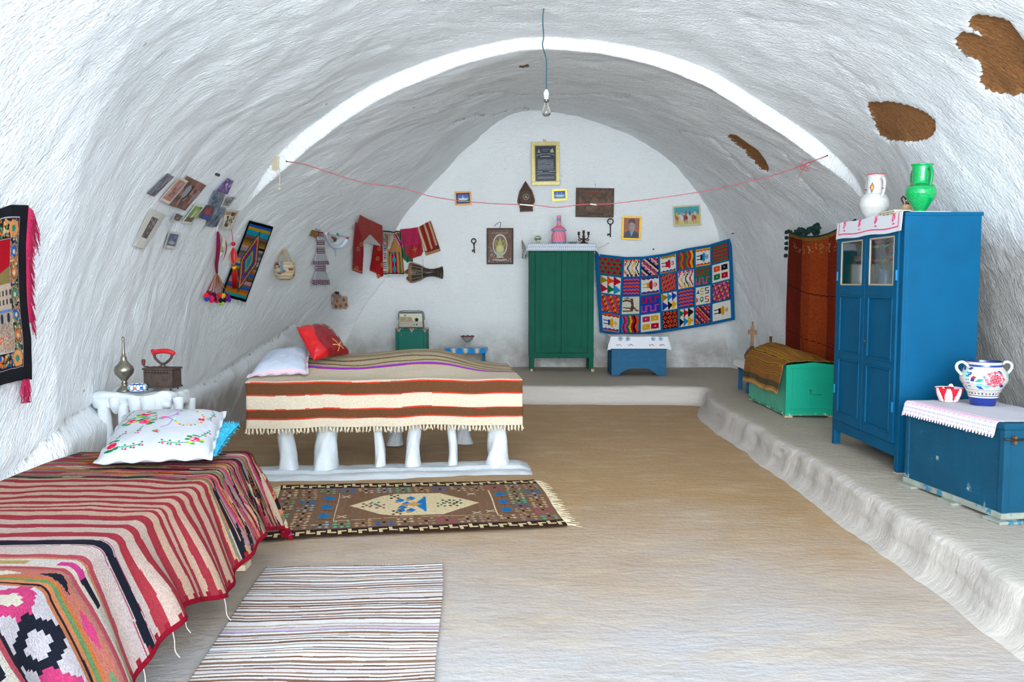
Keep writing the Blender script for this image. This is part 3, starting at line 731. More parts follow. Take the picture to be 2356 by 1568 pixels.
PAL = ['b5606a', 'c9806f', 'd9a98c', 'e0bfa5', 'd86f2e', 'a7424b', '22222c', '5f8a5a', 'e3d0b8', 'c74f7e', '8c7a62', '7c2b36', 'c8a274', 'd98d66', '9a9480', 'b08a8a']
def coverlet():
    """U across the bed, V from far end (row 0) to near. metres: V*LEN"""
    W, H = 330, 620; LEN = 3.30; p = Pt(W, H, 'dcb9a4'); r = np.random.default_rng(3)
    y = p.Y*LEN; x = p.X*1.50
    ywob = y+.010*fbm(x*2.2, y*1.2, 3, 5)+.006*fbm(x*8, y*2, 2, 9)
    # far kilim area: thin broken bands
    yy = -.02
    while yy < .95:
        h = r.uniform(.010, .026); row = (ywob >= yy) & (ywob < yy+h)
        xx = 0
        base = PAL[r.integers(0, len(PAL))]
        p.fill(row, base)
        while xx < 1.5:
            l = r.uniform(.05, .40)
            if r.random() < .75:
                c = PAL[r.integers(0, len(PAL))]
                st = .012*np.floor((ywob-yy)/.008)*r.choice([-1, 1])
                p.fill(row & (x+st >= xx) & (x+st < xx+l), c)
            xx += l
        if r.random() < .30: p.fill((ywob > yy) & (ywob < yy+.005), '2a222a' if r.random() < .6 else '7c2b36')
        yy += h
    # olive-green swath and pale field on the far drape
    p.fill((x > .78) & (ywob > .16) & (ywob < .16+.13*(x-.72)) & (x < 1.28), '6b8a58')
    p.fill((x > 1.12) & (ywob > .27+.0*(x)) & (ywob < .36) & (np.abs(x-1.32)*.3+np.abs(ywob-.315) < .06), 'd9bfa5')
    for (x0, y0, c) in ((1.22, .05, '22222c'), (1.30, .08, 'e0606e'), (1.34, .11, 'e8742e'), (1.40, .07, 'd9a05c'), (1.28, .02, 'c74f7e')):
        p.fill(np.abs(x-x0)*.8+np.abs(y-y0) < .035, c)
    for k in range(26):     # stepped dark outlines on the drape
        x0 = .95+r.random()*.45; y0 = .38+r.random()*.52
        for s_ in range(6): p.fill((np.abs(x-x0-.022*s_) < .014) & (np.abs(ywob-y0-.005*s_) < .006), '22222c')
    # red stripes on pale salmon
    red = 'a8404a'
    for a, b in ((.975, 1.022), (1.075, 1.112), (1.165, 1.205), (1.255, 1.298), (1.345, 1.385), (1.425, 1.450), (1.482, 1.512), (1.565, 1.625), (1.685, 1.735), (1.80, 1.85)):
        p.fill((ywob > a) & (ywob < b), red)
    p.fill((ywob > .955) & (ywob < .975), 'dcb894'); p.fill((ywob > .94) & (ywob < .955), '8c8478')
    p.fill((ywob > 1.63) & (ywob < 1.80) & ~((ywob > 1.685) & (ywob < 1.735)), 'd9c0b4')
    p.fill((ywob > 1.855) & (ywob < 1.985), 'd6c4c0')
    p.fill((ywob > 1.895) & (ywob < 1.942), '20222e')
    for a in (1.887, 1.949): p.fill((ywob > a) & (ywob < a+.005), 'a8505e')
    y0 = 1.985
    for h, c in ((.05, 'd8c3bc'), (.028, 'b25560'), (.014, 'c98a6a'), (.018, 'd9cfc4'), (.034, 'BLK'), (.02, 'e0d2c4'), (.020, 'b25560'), (.014, 'b07a72'),
                 (.05, 'WAV'), (.016, 'c87848'), (.02, '6f9466'), (.02, 'd98d66'), (.012, '2a222a'), (.015, 'c8805c'), (.22, 'DIA'), (.014, '2a222a'), (.02, 'b25560'),
                 (.03, 'd9cfc4'), (.034, 'BLK'), (.03, 'd9a98c'), (.2, 'DIA'), (.012, '2a222a'), (.05, 'WAV'), (.03, 'b25560'), (.04, 'd8c3bc'), (.03, 'b25560'), (.04, 'd8c3bc')):
        row = (ywob >= y0) & (ywob < y0+h)
        if c == 'BLK':
            xx = 0; k = 0
            seq = ['b9a982', '7a9a6e', 'd0588a', '22222c', '8a1f2e', '5f9a6a', 'd87a42', 'b8a06a', 'd9d2cc', 'c94a8a', '22222c', 'd9cfc4']
            while xx < 1.5: l = .11; p.fill(row & (x >= xx) & (x < xx+l), seq[k % 12]); xx += l; k += 1
        elif c == 'WAV':
            p.fill(row, 'c07a6a'); t = (ywob-y0)/h
            for k in range(8):
                cx = .1+k*.19; p.fill(row & (np.abs(x-cx)*6+np.abs(t-.5)*1.0 < .42), ['e6dccb', '20222e', 'cf4f80', '6b9670'][k % 4])
        elif c == 'DIA':
            p.fill(row, 'd8cfd4'); t = (ywob-y0)/h
            for k in range(9):
                cx = .06+k*.19; q = np.floor(np.abs(x-cx)/.012)*.012/.10+np.floor(np.abs(t-.5)*12)/12*1.9
                p.fill(row & (q < 1.0), ['20222e', 'cf4f80', 'bfa57a', 'd8743a', '3f8a68', 'cf4f80'][k % 6]); p.fill(row & (q < .42), ['d8cfd4', 'd8cfd4', 'd8743a', 'bfa57a', '20222e', 'e6dccb'][k % 6])
        else: p.fill(row, c)
        y0 += h
    # maroon selvedge on the hanging edge
    p.fill(x > 1.475, '8f1a2c'); p.fill((x > 1.455) & (x <= 1.475) & (np.floor(y/.02) % 3 == 0), '9a2a38')
    p.a *= .72
    return p.grain(.07).a
cov_rect = (-2.30, -1.43, 1.2, 4.36)
cfn0 = drape(cov_rect, .60, (-2.34, -1.43+.44, 1.42, 4.36+.31), .045, .36, .022, 2.1, lambda x, y: .018*fbm(x*3, y*2, 3, 6), 12, .03, .012)
def cfn(U, V):
    X, Y, Z = cfn0(U, V); k = sst(-Z, -.5, -.25)
    Z = Z+k*.045*np.sin(Y*6.5+.7)*(U > .8)
    return X, Y, Z
cov = sheet('kilim_coverlet', coverlet(), cfn, M_RUG, None, .006)
setp(cov, 'woven coverlet striped red and salmon with a navy band over the foreground bed', 'coverlet')
# loose yarn ends under the hem
for U0, V0 in ((.998, .40), (.998, .49), (.998, .545), (.998, .60), (.998, .66)):
    X, Y, Z = cfn(np.array([[U0]]), np.array([[V0]])); q = Vector((X[0, 0], Y[0, 0], Z[0, 0]))
    V, F = tube_vf([q, q+Vector((.01, -.01, -.03)), q+Vector((.02, -.03, -.06)), q+Vector((.04, -.04, -.08))], .0018, 5, sub=4)
    mesh_obj('loose_thread', V, F, mat('yarn', 'dcc6bd', .9), cov)

# embroidered pillow
def rose(p, cx, cy, s, lf=True):
    r = random.Random(int(cx*1000+cy*77))
    if lf:
        for k in range(9):
            a = r.uniform(0, 6.28); p.ell(cx+math.cos(a)*s*1.25, cy+math.sin(a)*s*1.25, s*.5, s*.28, r.choice(['1f6a3c', '3a8850', '145a38', '9aac3a']))
    p.ell(cx, cy, s*.9, s*.75, 'c01c48')
    for k in range(7):
        a = r.uniform(0, 6.28); p.ell(cx+math.cos(a)*s*.5, cy+math.sin(a)*s*.45, s*.33, s*.25, r.choice(['dc5078', 'e58a94', 'a01038', 'c8325a', 'e8a8a4']))
def spray(p, pts):
    p.line(pts, .008, '1f7a58')
    for (x, y) in pts[1:]:
        p.ell(x, y-.02, .012, .008, '146a44'); p.ell(x-.015, y+.018, .011, .008, '146a44'); p.ell(x+.01, y+.02, .011, .010, 'c02a5e')
p_ = Pt(300, 240, 'b0b2b7')
rose(p_, .19, .42, .055); rose(p_, .30, .28, .055); rose(p_, .33, .47, .06)
for a, b in (((.24, .36), (.40, .34)), ((.36, .40), (.47, .40)), ((.33, .55), (.31, .68))): spray(p_, [a, ((a[0]+b[0])/2, (a[1]+b[1])/2+.02), b])
rose(p_, .12, .84, .05); spray(p_, [(.17, .87), (.24, .88), (.31, .87), (.38, .85)]); spray(p_, [(.13, .78), (.15, .70), (.19, .64)])
rose(p_, .83, .80, .05); spray(p_, [(.78, .85), (.70, .86), (.62, .85), (.55, .84)]); spray(p_, [(.86, .76), (.90, .68), (.93, .60)])
rose(p_, .20, .09, .045, False); rose(p_, .84, .09, .045, False); spray(p_, [(.15, .13), (.11, .20), (.10, .30)]); spray(p_, [(.88, .12), (.92, .22), (.90, .34)])
p_.ring(.72, .40, .13, .17, .05, 'a9cf8a'); [p_.ell(.72+.13*math.cos(t), .40+.17*math.sin(t), .012, .014, c) for t, c in zip(np.linspace(-1.2, 2.6, 15), ['d9533f', 'e6a23c', '4f9a5a']*5)]
rose(p_, .83, .40, .035, False)
p_.line([(.46, .38), (.52, .40), (.58, .34), (.60, .26)], .008, '8a5aa8'); p_.line([(.52, .40), (.58, .46), (.56, .56), (.50, .60)], .008, '8a5aa8'); p_.line([(.54, .18), (.60, .18), (.62, .24)], .008, '8a5aa8'); p_.ell(.49, .39, .03, .02, 'd9539a'); p_.ell(.60, .33, .018, .018, 'b070b8')
p_.ell(.56, .13, .02, .02, 'd96a6a'); rose(p_, .47, .68, .022)
cor = [atY(285, 952, 4.50), atY(522, 948, 4.50), atZ(488, 1056, .645), atZ(214, 1068, .645)]
pe = pillow4('embroidered_pillow', cor, .075, p_.grain(.015).a, M_CLOTH, flange=.05, pinch=.02, seed=2, wr=.008, pw=3)
setp(pe, 'white pillow embroidered with pink roses and green sprays on the foreground bed', 'pillow')
# fluffy turquoise cushion below it
cor2 = [Vector((-1.95, 4.52, .66)), Vector((-1.50, 4.50, .68)), Vector((-1.50, 4.10, .665)), Vector((-1.98, 4.12, .655))]
cor2 = [Vector((-1.85, 4.30, .66)), atY(552, 975, 4.52), atZ(496, 1050, .64), Vector((-1.75, 4.05, .64))]
pf_ = pillow4('fluffy_cushion', cor2, .055, plain(40, 40, '2fa6c8'), mat('turquoise_pile', '2fa6c8', .95, attr=False), seed=9)
setp(pf_, 'turquoise fluffy cushion poking out from under the embroidered pillow', 'cushion')
me = pf_.data; L_ = []
rr_ = random.Random(4); pol = list(me.polygons)
for k in range(4200):
    f = pol[rr_.randrange(len(pol))]; c = f.center+Vector((rr_.uniform(-.006, .006), rr_.uniform(-.006, .006), 0)); n = f.normal
    e = c+n*rr_.uniform(.008, .018)+Vector((rr_.uniform(-.008, .008), rr_.uniform(-.008, .008), rr_.uniform(-.004, .006)))
    t = n.orthogonal().normalized()*.0022
    L_.append(([c-t, c+t, c+n.cross(t), e], [(0, 1, 3), (1, 2, 3), (2, 0, 3)]))
V, F = merge_vf(L_); o = mesh_obj('pile', V, F, mat('turquoise_pile2', '49b9d8', .9, var=.35, vscale=60), pf_); o['kind'] = 'stuff'

# ================================================================ rugs on the floor
def bil(cs, z):
    P = [atZ(px, py, z) for px, py in cs]; TL, TR, BR, BL = [np.array(p) for p in P]
    def f(U, V, P=None):
        X = [(TL[i]*(1-U)*(1-V)+TR[i]*U*(1-V)+BR[i]*U*V+BL[i]*(1-U)*V) for i in range(3)]; return X
    return f
def zig_rug():
    W, H = 420, 200; p = Pt(W, H, '7a5f4c'); r = np.random.default_rng(8)
    p.a *= (1+.10*(vnoise(p.X*140, p.Y*3, 2)))[..., None]
    # key borders along both long sides
    for a, b, flip in ((0, .10, 0), (.90, 1, 1)):
        p.rect(0, a, 1, b, '33231b')
        for k in range(30):
            x = (k+.2)/30; y0, y1 = (a+.012, b-.028) if (k % 2) == 0 else (a+.028, b-.012)
            p.rect(x, y0, x+.013, y1, 'd8c49c'); p.rect(x, (y0 if k % 2 else y1-.020), x+.030, (y0+.020 if k % 2 else y1), 'd8c49c')
    p.rect(0, .104, 1, .112, '3f6a80'); p.rect(0, .888, 1, .896, '3f5a76')
    def rosette(cx, cy, c, s=1):
        for dx in (-.018, 0, .018):
            for dy in (-.05, 0, .05):
                if r.random() < .75: p.ell(cx+dx*s*1.2, cy+dy*s*.85, .0065*s, .013*s, c)
        p.line([(cx-.03*s, cy), (cx+.03*s, cy)], .003, c); p.ell(cx, cy, .006, .015, '33231b')
    cs = ['c2ae92', 'a88f78', '5a9c80', '2f6f9c', 'b8a388', '97a6ac', '62a888', 'b8966f', '2a5f92', 'bda78c', 'a88a6c', 'b0486a', 'b8a388', 'a08a72']
    for row, y in enumerate((.175, .825)):
        for k in range(14): rosette(.04+k*.071, y, cs[(k*1+row*3) % len(cs)])
    for col, x in enumerate((.04, .115, .885, .955)):
        for k in range(5): rosette(x, .29+k*.105, cs[(k*2+col) % len(cs)])
    for x in (.185, .825):
        for k in range(3):
            y = .33+k*.17; p.poly([(x-.02, y), (x, y-.05), (x+.012, y), (x, y+.05)], '2470a8'); p.ell(x+.012, y, .012, .03, '2470a8'); p.line([(x-.01, y+.06), (x+.03, y+.075)], .003, '3a2a20')
    for x in (.225, .79): p.line([(x, .23), (x, .77)], .004, 'd9c9a8')
    p.line([(.225, .77), (.5, .745), (.79, .75)], .002, 'd9c9a8')
    p.poly([(.27, .5), (.38, .32), (.44, .27), (.60, .27), (.74, .5), (.60, .72), (.44, .72), (.38, .68)], 'd9c6a4')
    for s_ in range(0, 8): p.rect(.40+s_*.0, .3, .40, .3, 'd9c6a4')
    for (x, y) in ((.45, .42), (.46, .56), (.475, .49), (.49, .38), (.49, .62), (.455, .62)): p.poly([(x-.018, y), (x, y-.045), (x+.018, y), (x, y+.045)], '2a76b0'); p.ell(x-.01, y+.03, .01, .02, 'b98a54')
    p.poly([(.50, .50), (.54, .36), (.54, .64)], '2a76b0'); p.rect(.535, .35, .545, .65, '2a76b0'); p.poly([(.50, .45), (.47, .5), (.50, .55), (.53, .5)], 'c49a62')
    for (x, y, c) in ((.62, .46, '3f5a44'), (.645, .52, '4a4a3a'), (.60, .53, '5f7a5a'), (.66, .47, '3f5a44'), (.36, .48, '3f7a70'), (.33, .5, '8a5f5a'), (.38, .53, '8a5f5a'), (.43, .34, '5a4638'), (.44, .66, '5a4638')):
        for dx, dy in ((0, 0), (.012, .03), (-.012, .03), (.012, -.03), (-.012, -.03)): p.ell(x+dx, y+dy, .006, .014, c)
    for x, y in ((.25, .30), (.25, .70), (.72, .30), (.77, .68), (.72, .70)): p.line([(x-.014, y-.02), (x+.014, y+.02)], .004, 'd9c9b8'); p.line([(x-.014, y+.02), (x+.014, y-.02)], .004, 'd9c9b8')
    m = r.random((H, W)) < .06; p.a[m] *= .82
    p.a *= .92
    return p.grain(.10).a
cs = [(646, 1119), (1228, 1104), (1306, 1206), (598, 1243)]
bf = bil(cs, .012)
def rugf(U, V):
    X, Y, Z = bf(U, V); return X+.01*np.sin(V*6), Y+.018*np.sin(U*5+.5)+.008*fbm(U*6, V*2, 2, 3), .012+.006*(fbm(U*9, V*4, 3, 5)+.4)
rug = sheet('medallion_rug', zig_rug(), rugf, M_RUG, None, .008)
setp(rug, 'brown wool rug with a cream diamond medallion and key border beside the plaster bed', 'rug')
fr = []
for side in (0, 1):
    for k in range(70):
        V0 = (k+.5)/70; X, Y, Z = rugf(np.array(float(side)), np.array(V0)); q = Vector((float(X), float(Y), .012)); d = Vector((1 if side else -1, 0, 0))
        fr.append(tube_vf([q, q+d*random.uniform(.02, .05)+Vector((0, random.uniform(-.02, .02), -.004)), q+d*random.uniform(.05, .10)+Vector((0, random.uniform(-.04, .03), -.007))], [.003, .0022, .0012], 4))
V, F = merge_vf(fr); o = mesh_obj('fringe', V, F, mat('rug_fringe', 'd8c6a6', .95), rug); o['kind'] = 'stuff'
def stripe_rug():
    W, H = 200, 560; p = Pt(W, H, 'e6e1de'); r = np.random.default_rng(5); y = p.Y+.0016*fbm(p.X*5, p.Y*18, 3, 7)
    yy = .003; k = 0
    while yy < 1:
        h = r.choice([.0045, .006, .009, .012], p=[.25, .35, .25, .15]); g = r.choice([.006, .009, .013, .024], p=[.3, .35, .25, .10])
        c = ['7d6153', '8e7262', '6f5549', 'a08a7e'][r.integers(0, 4)]
        p.fill((y > yy) & (y < yy+h), c)
        if r.random() < .3: p.fill((y > yy+h) & (y < yy+h+g), 'dbd3d3')
        if r.random() < .18: p.fill((y > yy+h) & (y < yy+h+g), 'eaeaf0')
        yy += h+g; k += 1
    p.fill((y > .445) & (y < .453), 'c3b2d6')
    p.a *= .86
    return p.grain(.05).a
bs = bil([(612, 1306), (1018, 1296), (995, 1760), (300, 1760)], .01)
sr = sheet('striped_rug', stripe_rug(), lambda U, V: (bs(U, V)[0]+.012*np.sin(V*7)*(U-.3), bs(U, V)[1]+.01*np.sin(U*7+V*9), .010+.005*(fbm(U*5, V*14, 3, 9)+.45)), M_RUG, None, .006)
setp(sr, 'thin cream runner with narrow brown stripes on the floor in front', 'rug')
fr = []
for k in range(60):
    U0 = (k+.5)/60; X, Y = bs(U0, 0)[:2]; q = Vector((float(X), float(Y)+.005, .012))
    fr.append(tube_vf([q, q+Vector((random.uniform(-.01, .01), random.uniform(.008, .025), -.003))], [.003, .0012], 4))
V, F = merge_vf(fr); o = mesh_obj('fringe', V, F, mat('runner_fringe', 'c9b3a4', .95), sr); o['kind'] = 'stuff'
# ================================================================ painted furniture
M_BLUE = mat('blue_paint', '004c70', .55, spec=.12, var=.10, vscale=5, bump=.12, bscale=30)
M_BLUE_S = M_BLUE
M_BLUEW = mat('worn_blue_paint', '00425c', .75, var=.16, vscale=6, bump=.3, bscale=25, worn='8d9890', worn_amt=.36, worn_scale=6)
M_BLUE2 = mat('box_blue_paint', '14587c', .6, var=.14, vscale=8, bump=.3, bscale=30, worn='9fc4d4', worn_amt=.33, worn_scale=14, stretch=(1, 1, 3))
M_GREEN = mat('green_paint', '085440', .65, spec=.15, var=.14, vscale=5, bump=.15, bscale=40, worn='6a8f80', worn_amt=.27, worn_scale=12)
M_GREEN2 = mat('teal_paint', '0c6a5a', .6, var=.1, vscale=6, bump=.1)
M_TURQ = mat('turquoise_paint', '089678', .45, var=.08, vscale=5, bump=.12, bscale=30)
M_TURQ2 = mat('turquoise_faded_paint', '4fa386', .6, var=.15, vscale=9, bump=.2, worn='7a8f80', worn_amt=.36, worn_scale=18)
M_WOOD = mat('bare_wood', 'bfa283', .8, var=.2, vscale=18)
M_DARK = mat('dark_inside', '3a4a4c', .9)
M_GLASS = mat('clear_glass', 'ffffff', .03, trans=1, ior=1.45, spec=.5)
def inset_panel(name, ax, plane, a0, a1, z0, z1, m, parent, d=.008, sgn=-1):
    """moulded frame line standing proud of a door face. ax='x' -> face normal along x at 'plane', a along y"""
    L = []; t = .012
    for (p0, p1, q0, q1) in ((a0, a1, z0, z0+t), (a0, a1, z1-t, z1), (a0, a0+t, z0, z1), (a1-t, a1, z0, z1)):
        if ax == 'x': L.append((min(plane, plane+sgn*d), max(plane, plane+sgn*d), p0, p1, q0, q1))
        else: L.append((p0, p1, min(plane, plane+sgn*d), max(plane, plane+sgn*d), q0, q1))
    return boxes(name, L, m, parent, .003)

# tall blue wardrobe, its doors facing left
wd = empty('wardrobe', (2.56, 5.42, LZ), 0, 'tall bright blue wardrobe with two small glass panes on the right ledge', 'wardrobe')
W_, D_, H0, H1 = 1.12, .50, .125, 1.735     # length (y), depth (x), bottom, top
bm = bmesh.new()
bm_box(bm, .022, D_, 0, .022, H0, H1); bm_box(bm, .022, D_, W_-.022, W_, H0, H1); bm_box(bm, D_-.015, D_, .02, W_-.02, H0, H1)
bm_box(bm, .0, D_+.01, -.004, W_+.004, H1-.02, H1+.004, .003); bm_box(bm, .022, D_, .02, W_-.02, H0, H0+.02); bm_box(bm, .03, D_-.01, .02, W_-.02, 1.225, 1.245)
obj_bm('carcass', bm, M_BLUE, wd)
boxes('face_frame', [(0, .024, 0, .055, H0, H1-.02), (0, .024, W_-.055, W_, H0, H1-.02), (0, .024, .05, W_-.05, H1-.10, H1-.02), (0, .024, .05, W_-.05, H0-.005, H0+.075)], M_BLUE, wd, .003)
for (x0, x1) in ((0, .05), (D_-.05, D_)):
    for (y0, y1) in ((0, .05), (W_-.05, W_)): box('leg', x0, x1, y0, y1, .0, H0+.01, M_BLUE, wd, .004)
for (x0, y0, s_) in ((0, 0, 1),): box('bare_foot', x0-.001, x0+.051, y0-.001, y0+.051, 0, .02, M_WOOD, bpy.data.objects['leg'] if 0 else wd, .003)
def wdoor(y0, y1, lock):
    z0, z1 = H0+.08, H1-.105; st = .055
    bm = bmesh.new(); gl0 = 1.26; gl1 = z1-.035
    bm_box(bm, -.012, .006, y0, y0+st, z0, z1, .002); bm_box(bm, -.012, .006, y1-st, y1, z0, z1, .002)
    bm_box(bm, -.012, .006, y0+st, y1-st, z0, z0+.06, .002); bm_box(bm, -.012, .006, y0+st, y1-st, gl1, z1, .002)
    bm_box(bm, -.012, .006, y0+st, y1-st, gl0-.075, gl0, .002); bm_box(bm, -.012, .006, y0+st, y1-st, .70, .745, .002)
    bm_box(bm, -.003, .004, y0+st, y1-st, z0+.05, gl0-.07, 0)
    d = obj_bm('door', bm, M_BLUE, wd)
    for (a, b) in ((z0+.06, .70), (.745, gl0-.075)): inset_panel('panel_moulding', 'x', -.003, y0+st+.001, y1-st-.001, a, b, M_BLUE, d, .013)
    g = box('glass_pane', -.006, -.003, y0+st-.01, y1-st+.01, gl0-.01, gl1+.01, M_GLASS, d, 0)
    inset_panel('window_bead', 'x', -.004, y0+st, y1-st, gl0, gl1, mat('pane_bead', 'a89a84', .7), d, .009)
    hy = y1-.004 if not lock else y0+.004
    for hz in (.45, 1.33): 
        box('hinge', -.022, -.008, hy-.006, hy+.006, hz-.035, hz+.035, mat('hinge_blue', '0a6a98', .4), d, .003)
    if lock:
        lathe('keyhole', [(0, 0), (.011, 0), (.012, .003), (.0, .005)], mat('brass_old', '6a5a3c', .4, metal=.8), d, 16, loc=(-.012, y1-.022, .86), rot=(0, -PI/2, 0))
    return d
wdoor(.06, .555, True); wdoor(.562, 1.06, False)
# things behind the glass: a vase of artificial flowers and a jar
vz = empty('flower_vase', (2.56+.115, 5.42+.50, LZ+1.246), 0, 'glass vase of red and yellow-green artificial flowers behind the right wardrobe pane', 'vase')
lathe('vase', [(.0, .0), (.04, 0), (.05, .03), (.04, .08), (.045, .12), (.05, .125), (.046, .12), (.036, .08), (.045, .03), (0, .006)], mat('blue_glass', '4f9fd0', .1, trans=.6), vz, 24)
rf = random.Random(5)
for k in range(11):
    e = Vector((rf.uniform(-.07, .07), rf.uniform(-.12, .12), rf.uniform(.17, .33)))
    tube('stem', [(0, 0, .03), (e.x*.4, e.y*.4, e.z*.6), e], .002, mat('stem_green', '4f7a3c', .7), vz, 5, sub=3)
    bm = bmesh.new(); c = 0
    for q in range(9):
        a = q*2.4; r_ = .012+.0022*q; 
        v0 = e+Vector((0, 0, -.01)); ps = []
        for s_ in (-.5, 0, .5): ps.append(bm.verts.new(e+Vector((math.cos(a+s_)*r_*1.5, math.sin(a+s_)*r_*1.5, .012-.0015*q+.006*(s_ == 0)))))
        b0 = bm.verts.new(v0); bm.faces.new([b0, ps[0], ps[1]]); bm.faces.new([b0, ps[1], ps[2]])
    obj_bm('blossom', bm, mat('red_petals', 'd0283c', .6) if k % 3 else mat('lime_petals', 'b8c83c', .6), vz)
jr = lathe('storage_jar', [(0, 0), (.08, 0), (.09, .03), (.09, .17), (.06, .20), (.065, .21), (.065, .235), (0, .24)], M_GLAZE, None, 28, loc=(2.56+.13, 5.42+.95, LZ+1.246), raster=np.concatenate([plain(28, 8, 'b02a30'), plain(28, 40, '2c3638')], 0)[::-1])
setp(jr, 'dark jar with a red rim behind the left wardrobe pane', 'jar')
# runner over the wardrobe front edge
def wrunner():
    p = Pt(200, 110, 'd8d8dd'); m = .62
    p.line([(.045, .55), (.045, .93), (.955, .93), (.955, .55)], .010, 'cf3f62')
    for k in range(4):
        x = .14+k*.25
        for (dx, dy, rx, ry) in ((0, .74, .022, .07), (.008, .68, .014, .03), (-.012, .80, .012, .04), (.0, .87, .018, .015), (-.006, .64, .008, .03)): p.ell(x+dx, dy, rx, ry, 'd9587a')
        for q in range(14): p.ell(x+random.uniform(-.025, .025), random.uniform(.66, .87), .004, .008, 'f0c0cc')
    return p.grain(.02).a
wr0 = drape((0, .53, -1, 2), 0, (-.135, .30, 0, 1.04), .012, .06, .003, 3.0, None, 6, zmin=-9)
def wrf(U, V):
    # raster: U along wardrobe front (left=far), V: top..hem
    x, y, z = wr0(1-V, 1-U*1.0)      # V=1 hem -> x min
    y = 1.09-U*1.085; z = z+.0045*np.sin(U*14)*(V > .6)
    z = z-.02*(V > .69)*(1-U)*0
    return 2.558+x, 5.42+y, LZ+H1+.008+z
wrn = sheet('cloth_runner', wrunner(), wrf, M_CLOTH, None, .003)
setp(wrn, 'white cloth with red embroidered sprigs over the front edge of the blue wardrobe', 'cloth')

# jugs on top
TOPZ = LZ+H1+.012
def handle(name, pts, r, m, parent): return tube(name, pts, r, m, parent, 10, sub=6)
wj = empty('white_jug', (2.70, 6.22, TOPZ), 0, 'white two-handled jug with red rim bands on the blue wardrobe', 'jug')
ra = Pt(64, 90, 'e3e2e0'); ra.rect(0, .0, 1, .022, 'e3e2e0')
prof = [(0.001, 0), (.05, 0), (.058, .01), (.085, .05), (.105, .095), (.108, .12), (.100, .155), (.078, .185), (.063, .195), (.060, .20), (.060, .26), (.056, .30), (.060, .325), (.064, .335), (.058, .337), (.052, .30), (.05, .2)]
ra = Pt(96, 120, 'bcbbb8').grain(.03)
# angular position facing the camera: direction (-.4,-.9) -> angle
def ang(cx, cy): return (math.atan2(cy, cx)/(2*PI)) % 1
A0 = ang(math.cos(math.radians(-57)), math.sin(math.radians(-57)))
ra.rect(0, .735, 1, .75, 'c0203a')
ra.poly([(A0-.05, .565), (A0, .49), (A0+.05, .565), (A0, .64)], '1f4f66'); ra.poly([(A0-.035, .565), (A0, .515), (A0+.035, .565), (A0, .615)], 'e0682c'); ra.poly([(A0-.015, .565), (A0, .54), (A0+.015, .565), (A0, .59)], 'f0c070')
for k, dx in enumerate((-.04, -.02, 0, .02)): ra.rect(A0+dx, .672, A0+dx+.006, .70, '9a9a98'); ra.rect(A0+dx, .684+.012*(k % 2), A0+dx+.014, .689+.012*(k % 2), '9a9a98')
lathe('body', prof, M_GLAZE, wj, raster=ra.a)
M_JW = mat('jug_white', 'bcbab6', .3)
for s_ in (-1, 1):
    dx, dy = .78*s_, -.25*s_*0
    h_ = handle('handle', [(.052*s_, 0, .30), (.085*s_, 0, .305), (.105*s_, 0, .27), (.10*s_, 0, .21), (.085*s_, 0, .17)], .011, M_JW, wj)
    tube('red_band', [(.1045*s_, 0, .262), (.1035*s_, 0, .25)], .0125, mat('red_band', 'c0203a', .4), h_, 10) if False else None
    o = tube('red_band', [(.1025*s_, 0, .232), (.1005*s_, 0, .222)], .0122, mat('red_band', 'c0203a', .4), wj, 10)
wj.rotation_euler = (0, .05, math.radians(-78))
gj = empty('green_jug', (2.80, 5.72, TOPZ-.008), 0, 'green glazed two-handled jug with thin black bands on the blue wardrobe', 'jug')
ra = Pt(64, 130, '108a4c').grain(.12)
for v in (.495, .515, .53): ra.rect(0, v, 1, v+.006, '12382a')
ra.rect(0, .82, 1, 1, '13323a')
prof = [(.001, 0), (.055, 0), (.056, .008), (.036, .02), (.036, .035), (.06, .07), (.088, .115), (.098, .15), (.096, .175), (.085, .20), (.063, .215), (.058, .235), (.060, .30), (.064, .335), (.070, .34), (.070, .348), (.060, .348), (.055, .30), (.05, .235)]
lathe('body', prof, M_GLAZE, gj, raster=ra.a)
M_JG = mat('jug_green', '108448', .3, var=.1, vscale=40)
for s_ in (-1, 1): handle('handle', [(.058*s_, 0, .315), (.084*s_, 0, .31), (.092*s_, 0, .27), (.086*s_, 0, .22), (.082*s_, 0, .195)], .0115, M_JG, gj)
gj.rotation_euler = (0, .03, math.radians(-75))
pb = empty('painted_box', (2.80, 6.02, TOPZ-.008), 0, 'small cream box painted with brown arches between the two jugs', 'box')
box('box_body', -.09, .03, -.12, .10, 0, .045, mat('cream_paint', 'd9d0b8', .7), pb); box('lid', -.097, .037, -.127, .107, .045, .058, mat('cream_paint2', 'cdc4ac', .7), pb)
for k in range(3):
    cy = -.085+k*.065
    tube('painted_arch', [(-.092, cy+.026*math.cos(a), .004+.03*math.sin(a)) for a in np.linspace(0, PI, 9)], .003, mat('ochre_line', '8f7a4a', .7), pb, 5)
pt = empty('spotted_cup', (2.815, 5.93, TOPZ+.050), 0, 'small cream and dark brown spotted pottery cup with a handle behind the green jug', 'cup')
ra = Pt(20, 16, 'c9a880')
for k in range(9): ra.ell(random.random(), random.random(), .09, .14, '35221c')
lathe('cup', [(.001, 0), (.028, 0), (.036, .03), (.030, .055), (.034, .06), (.026, .055), (.02, .01)], M_GLAZE, pt, raster=ra.a)
handle('handle', [(-.03, 0, .05), (-.045, 0, .075), (-.03, 0, .095), (-.012, 0, .07)], .005, mat('brown_glaze', '35221c', .4), pt)

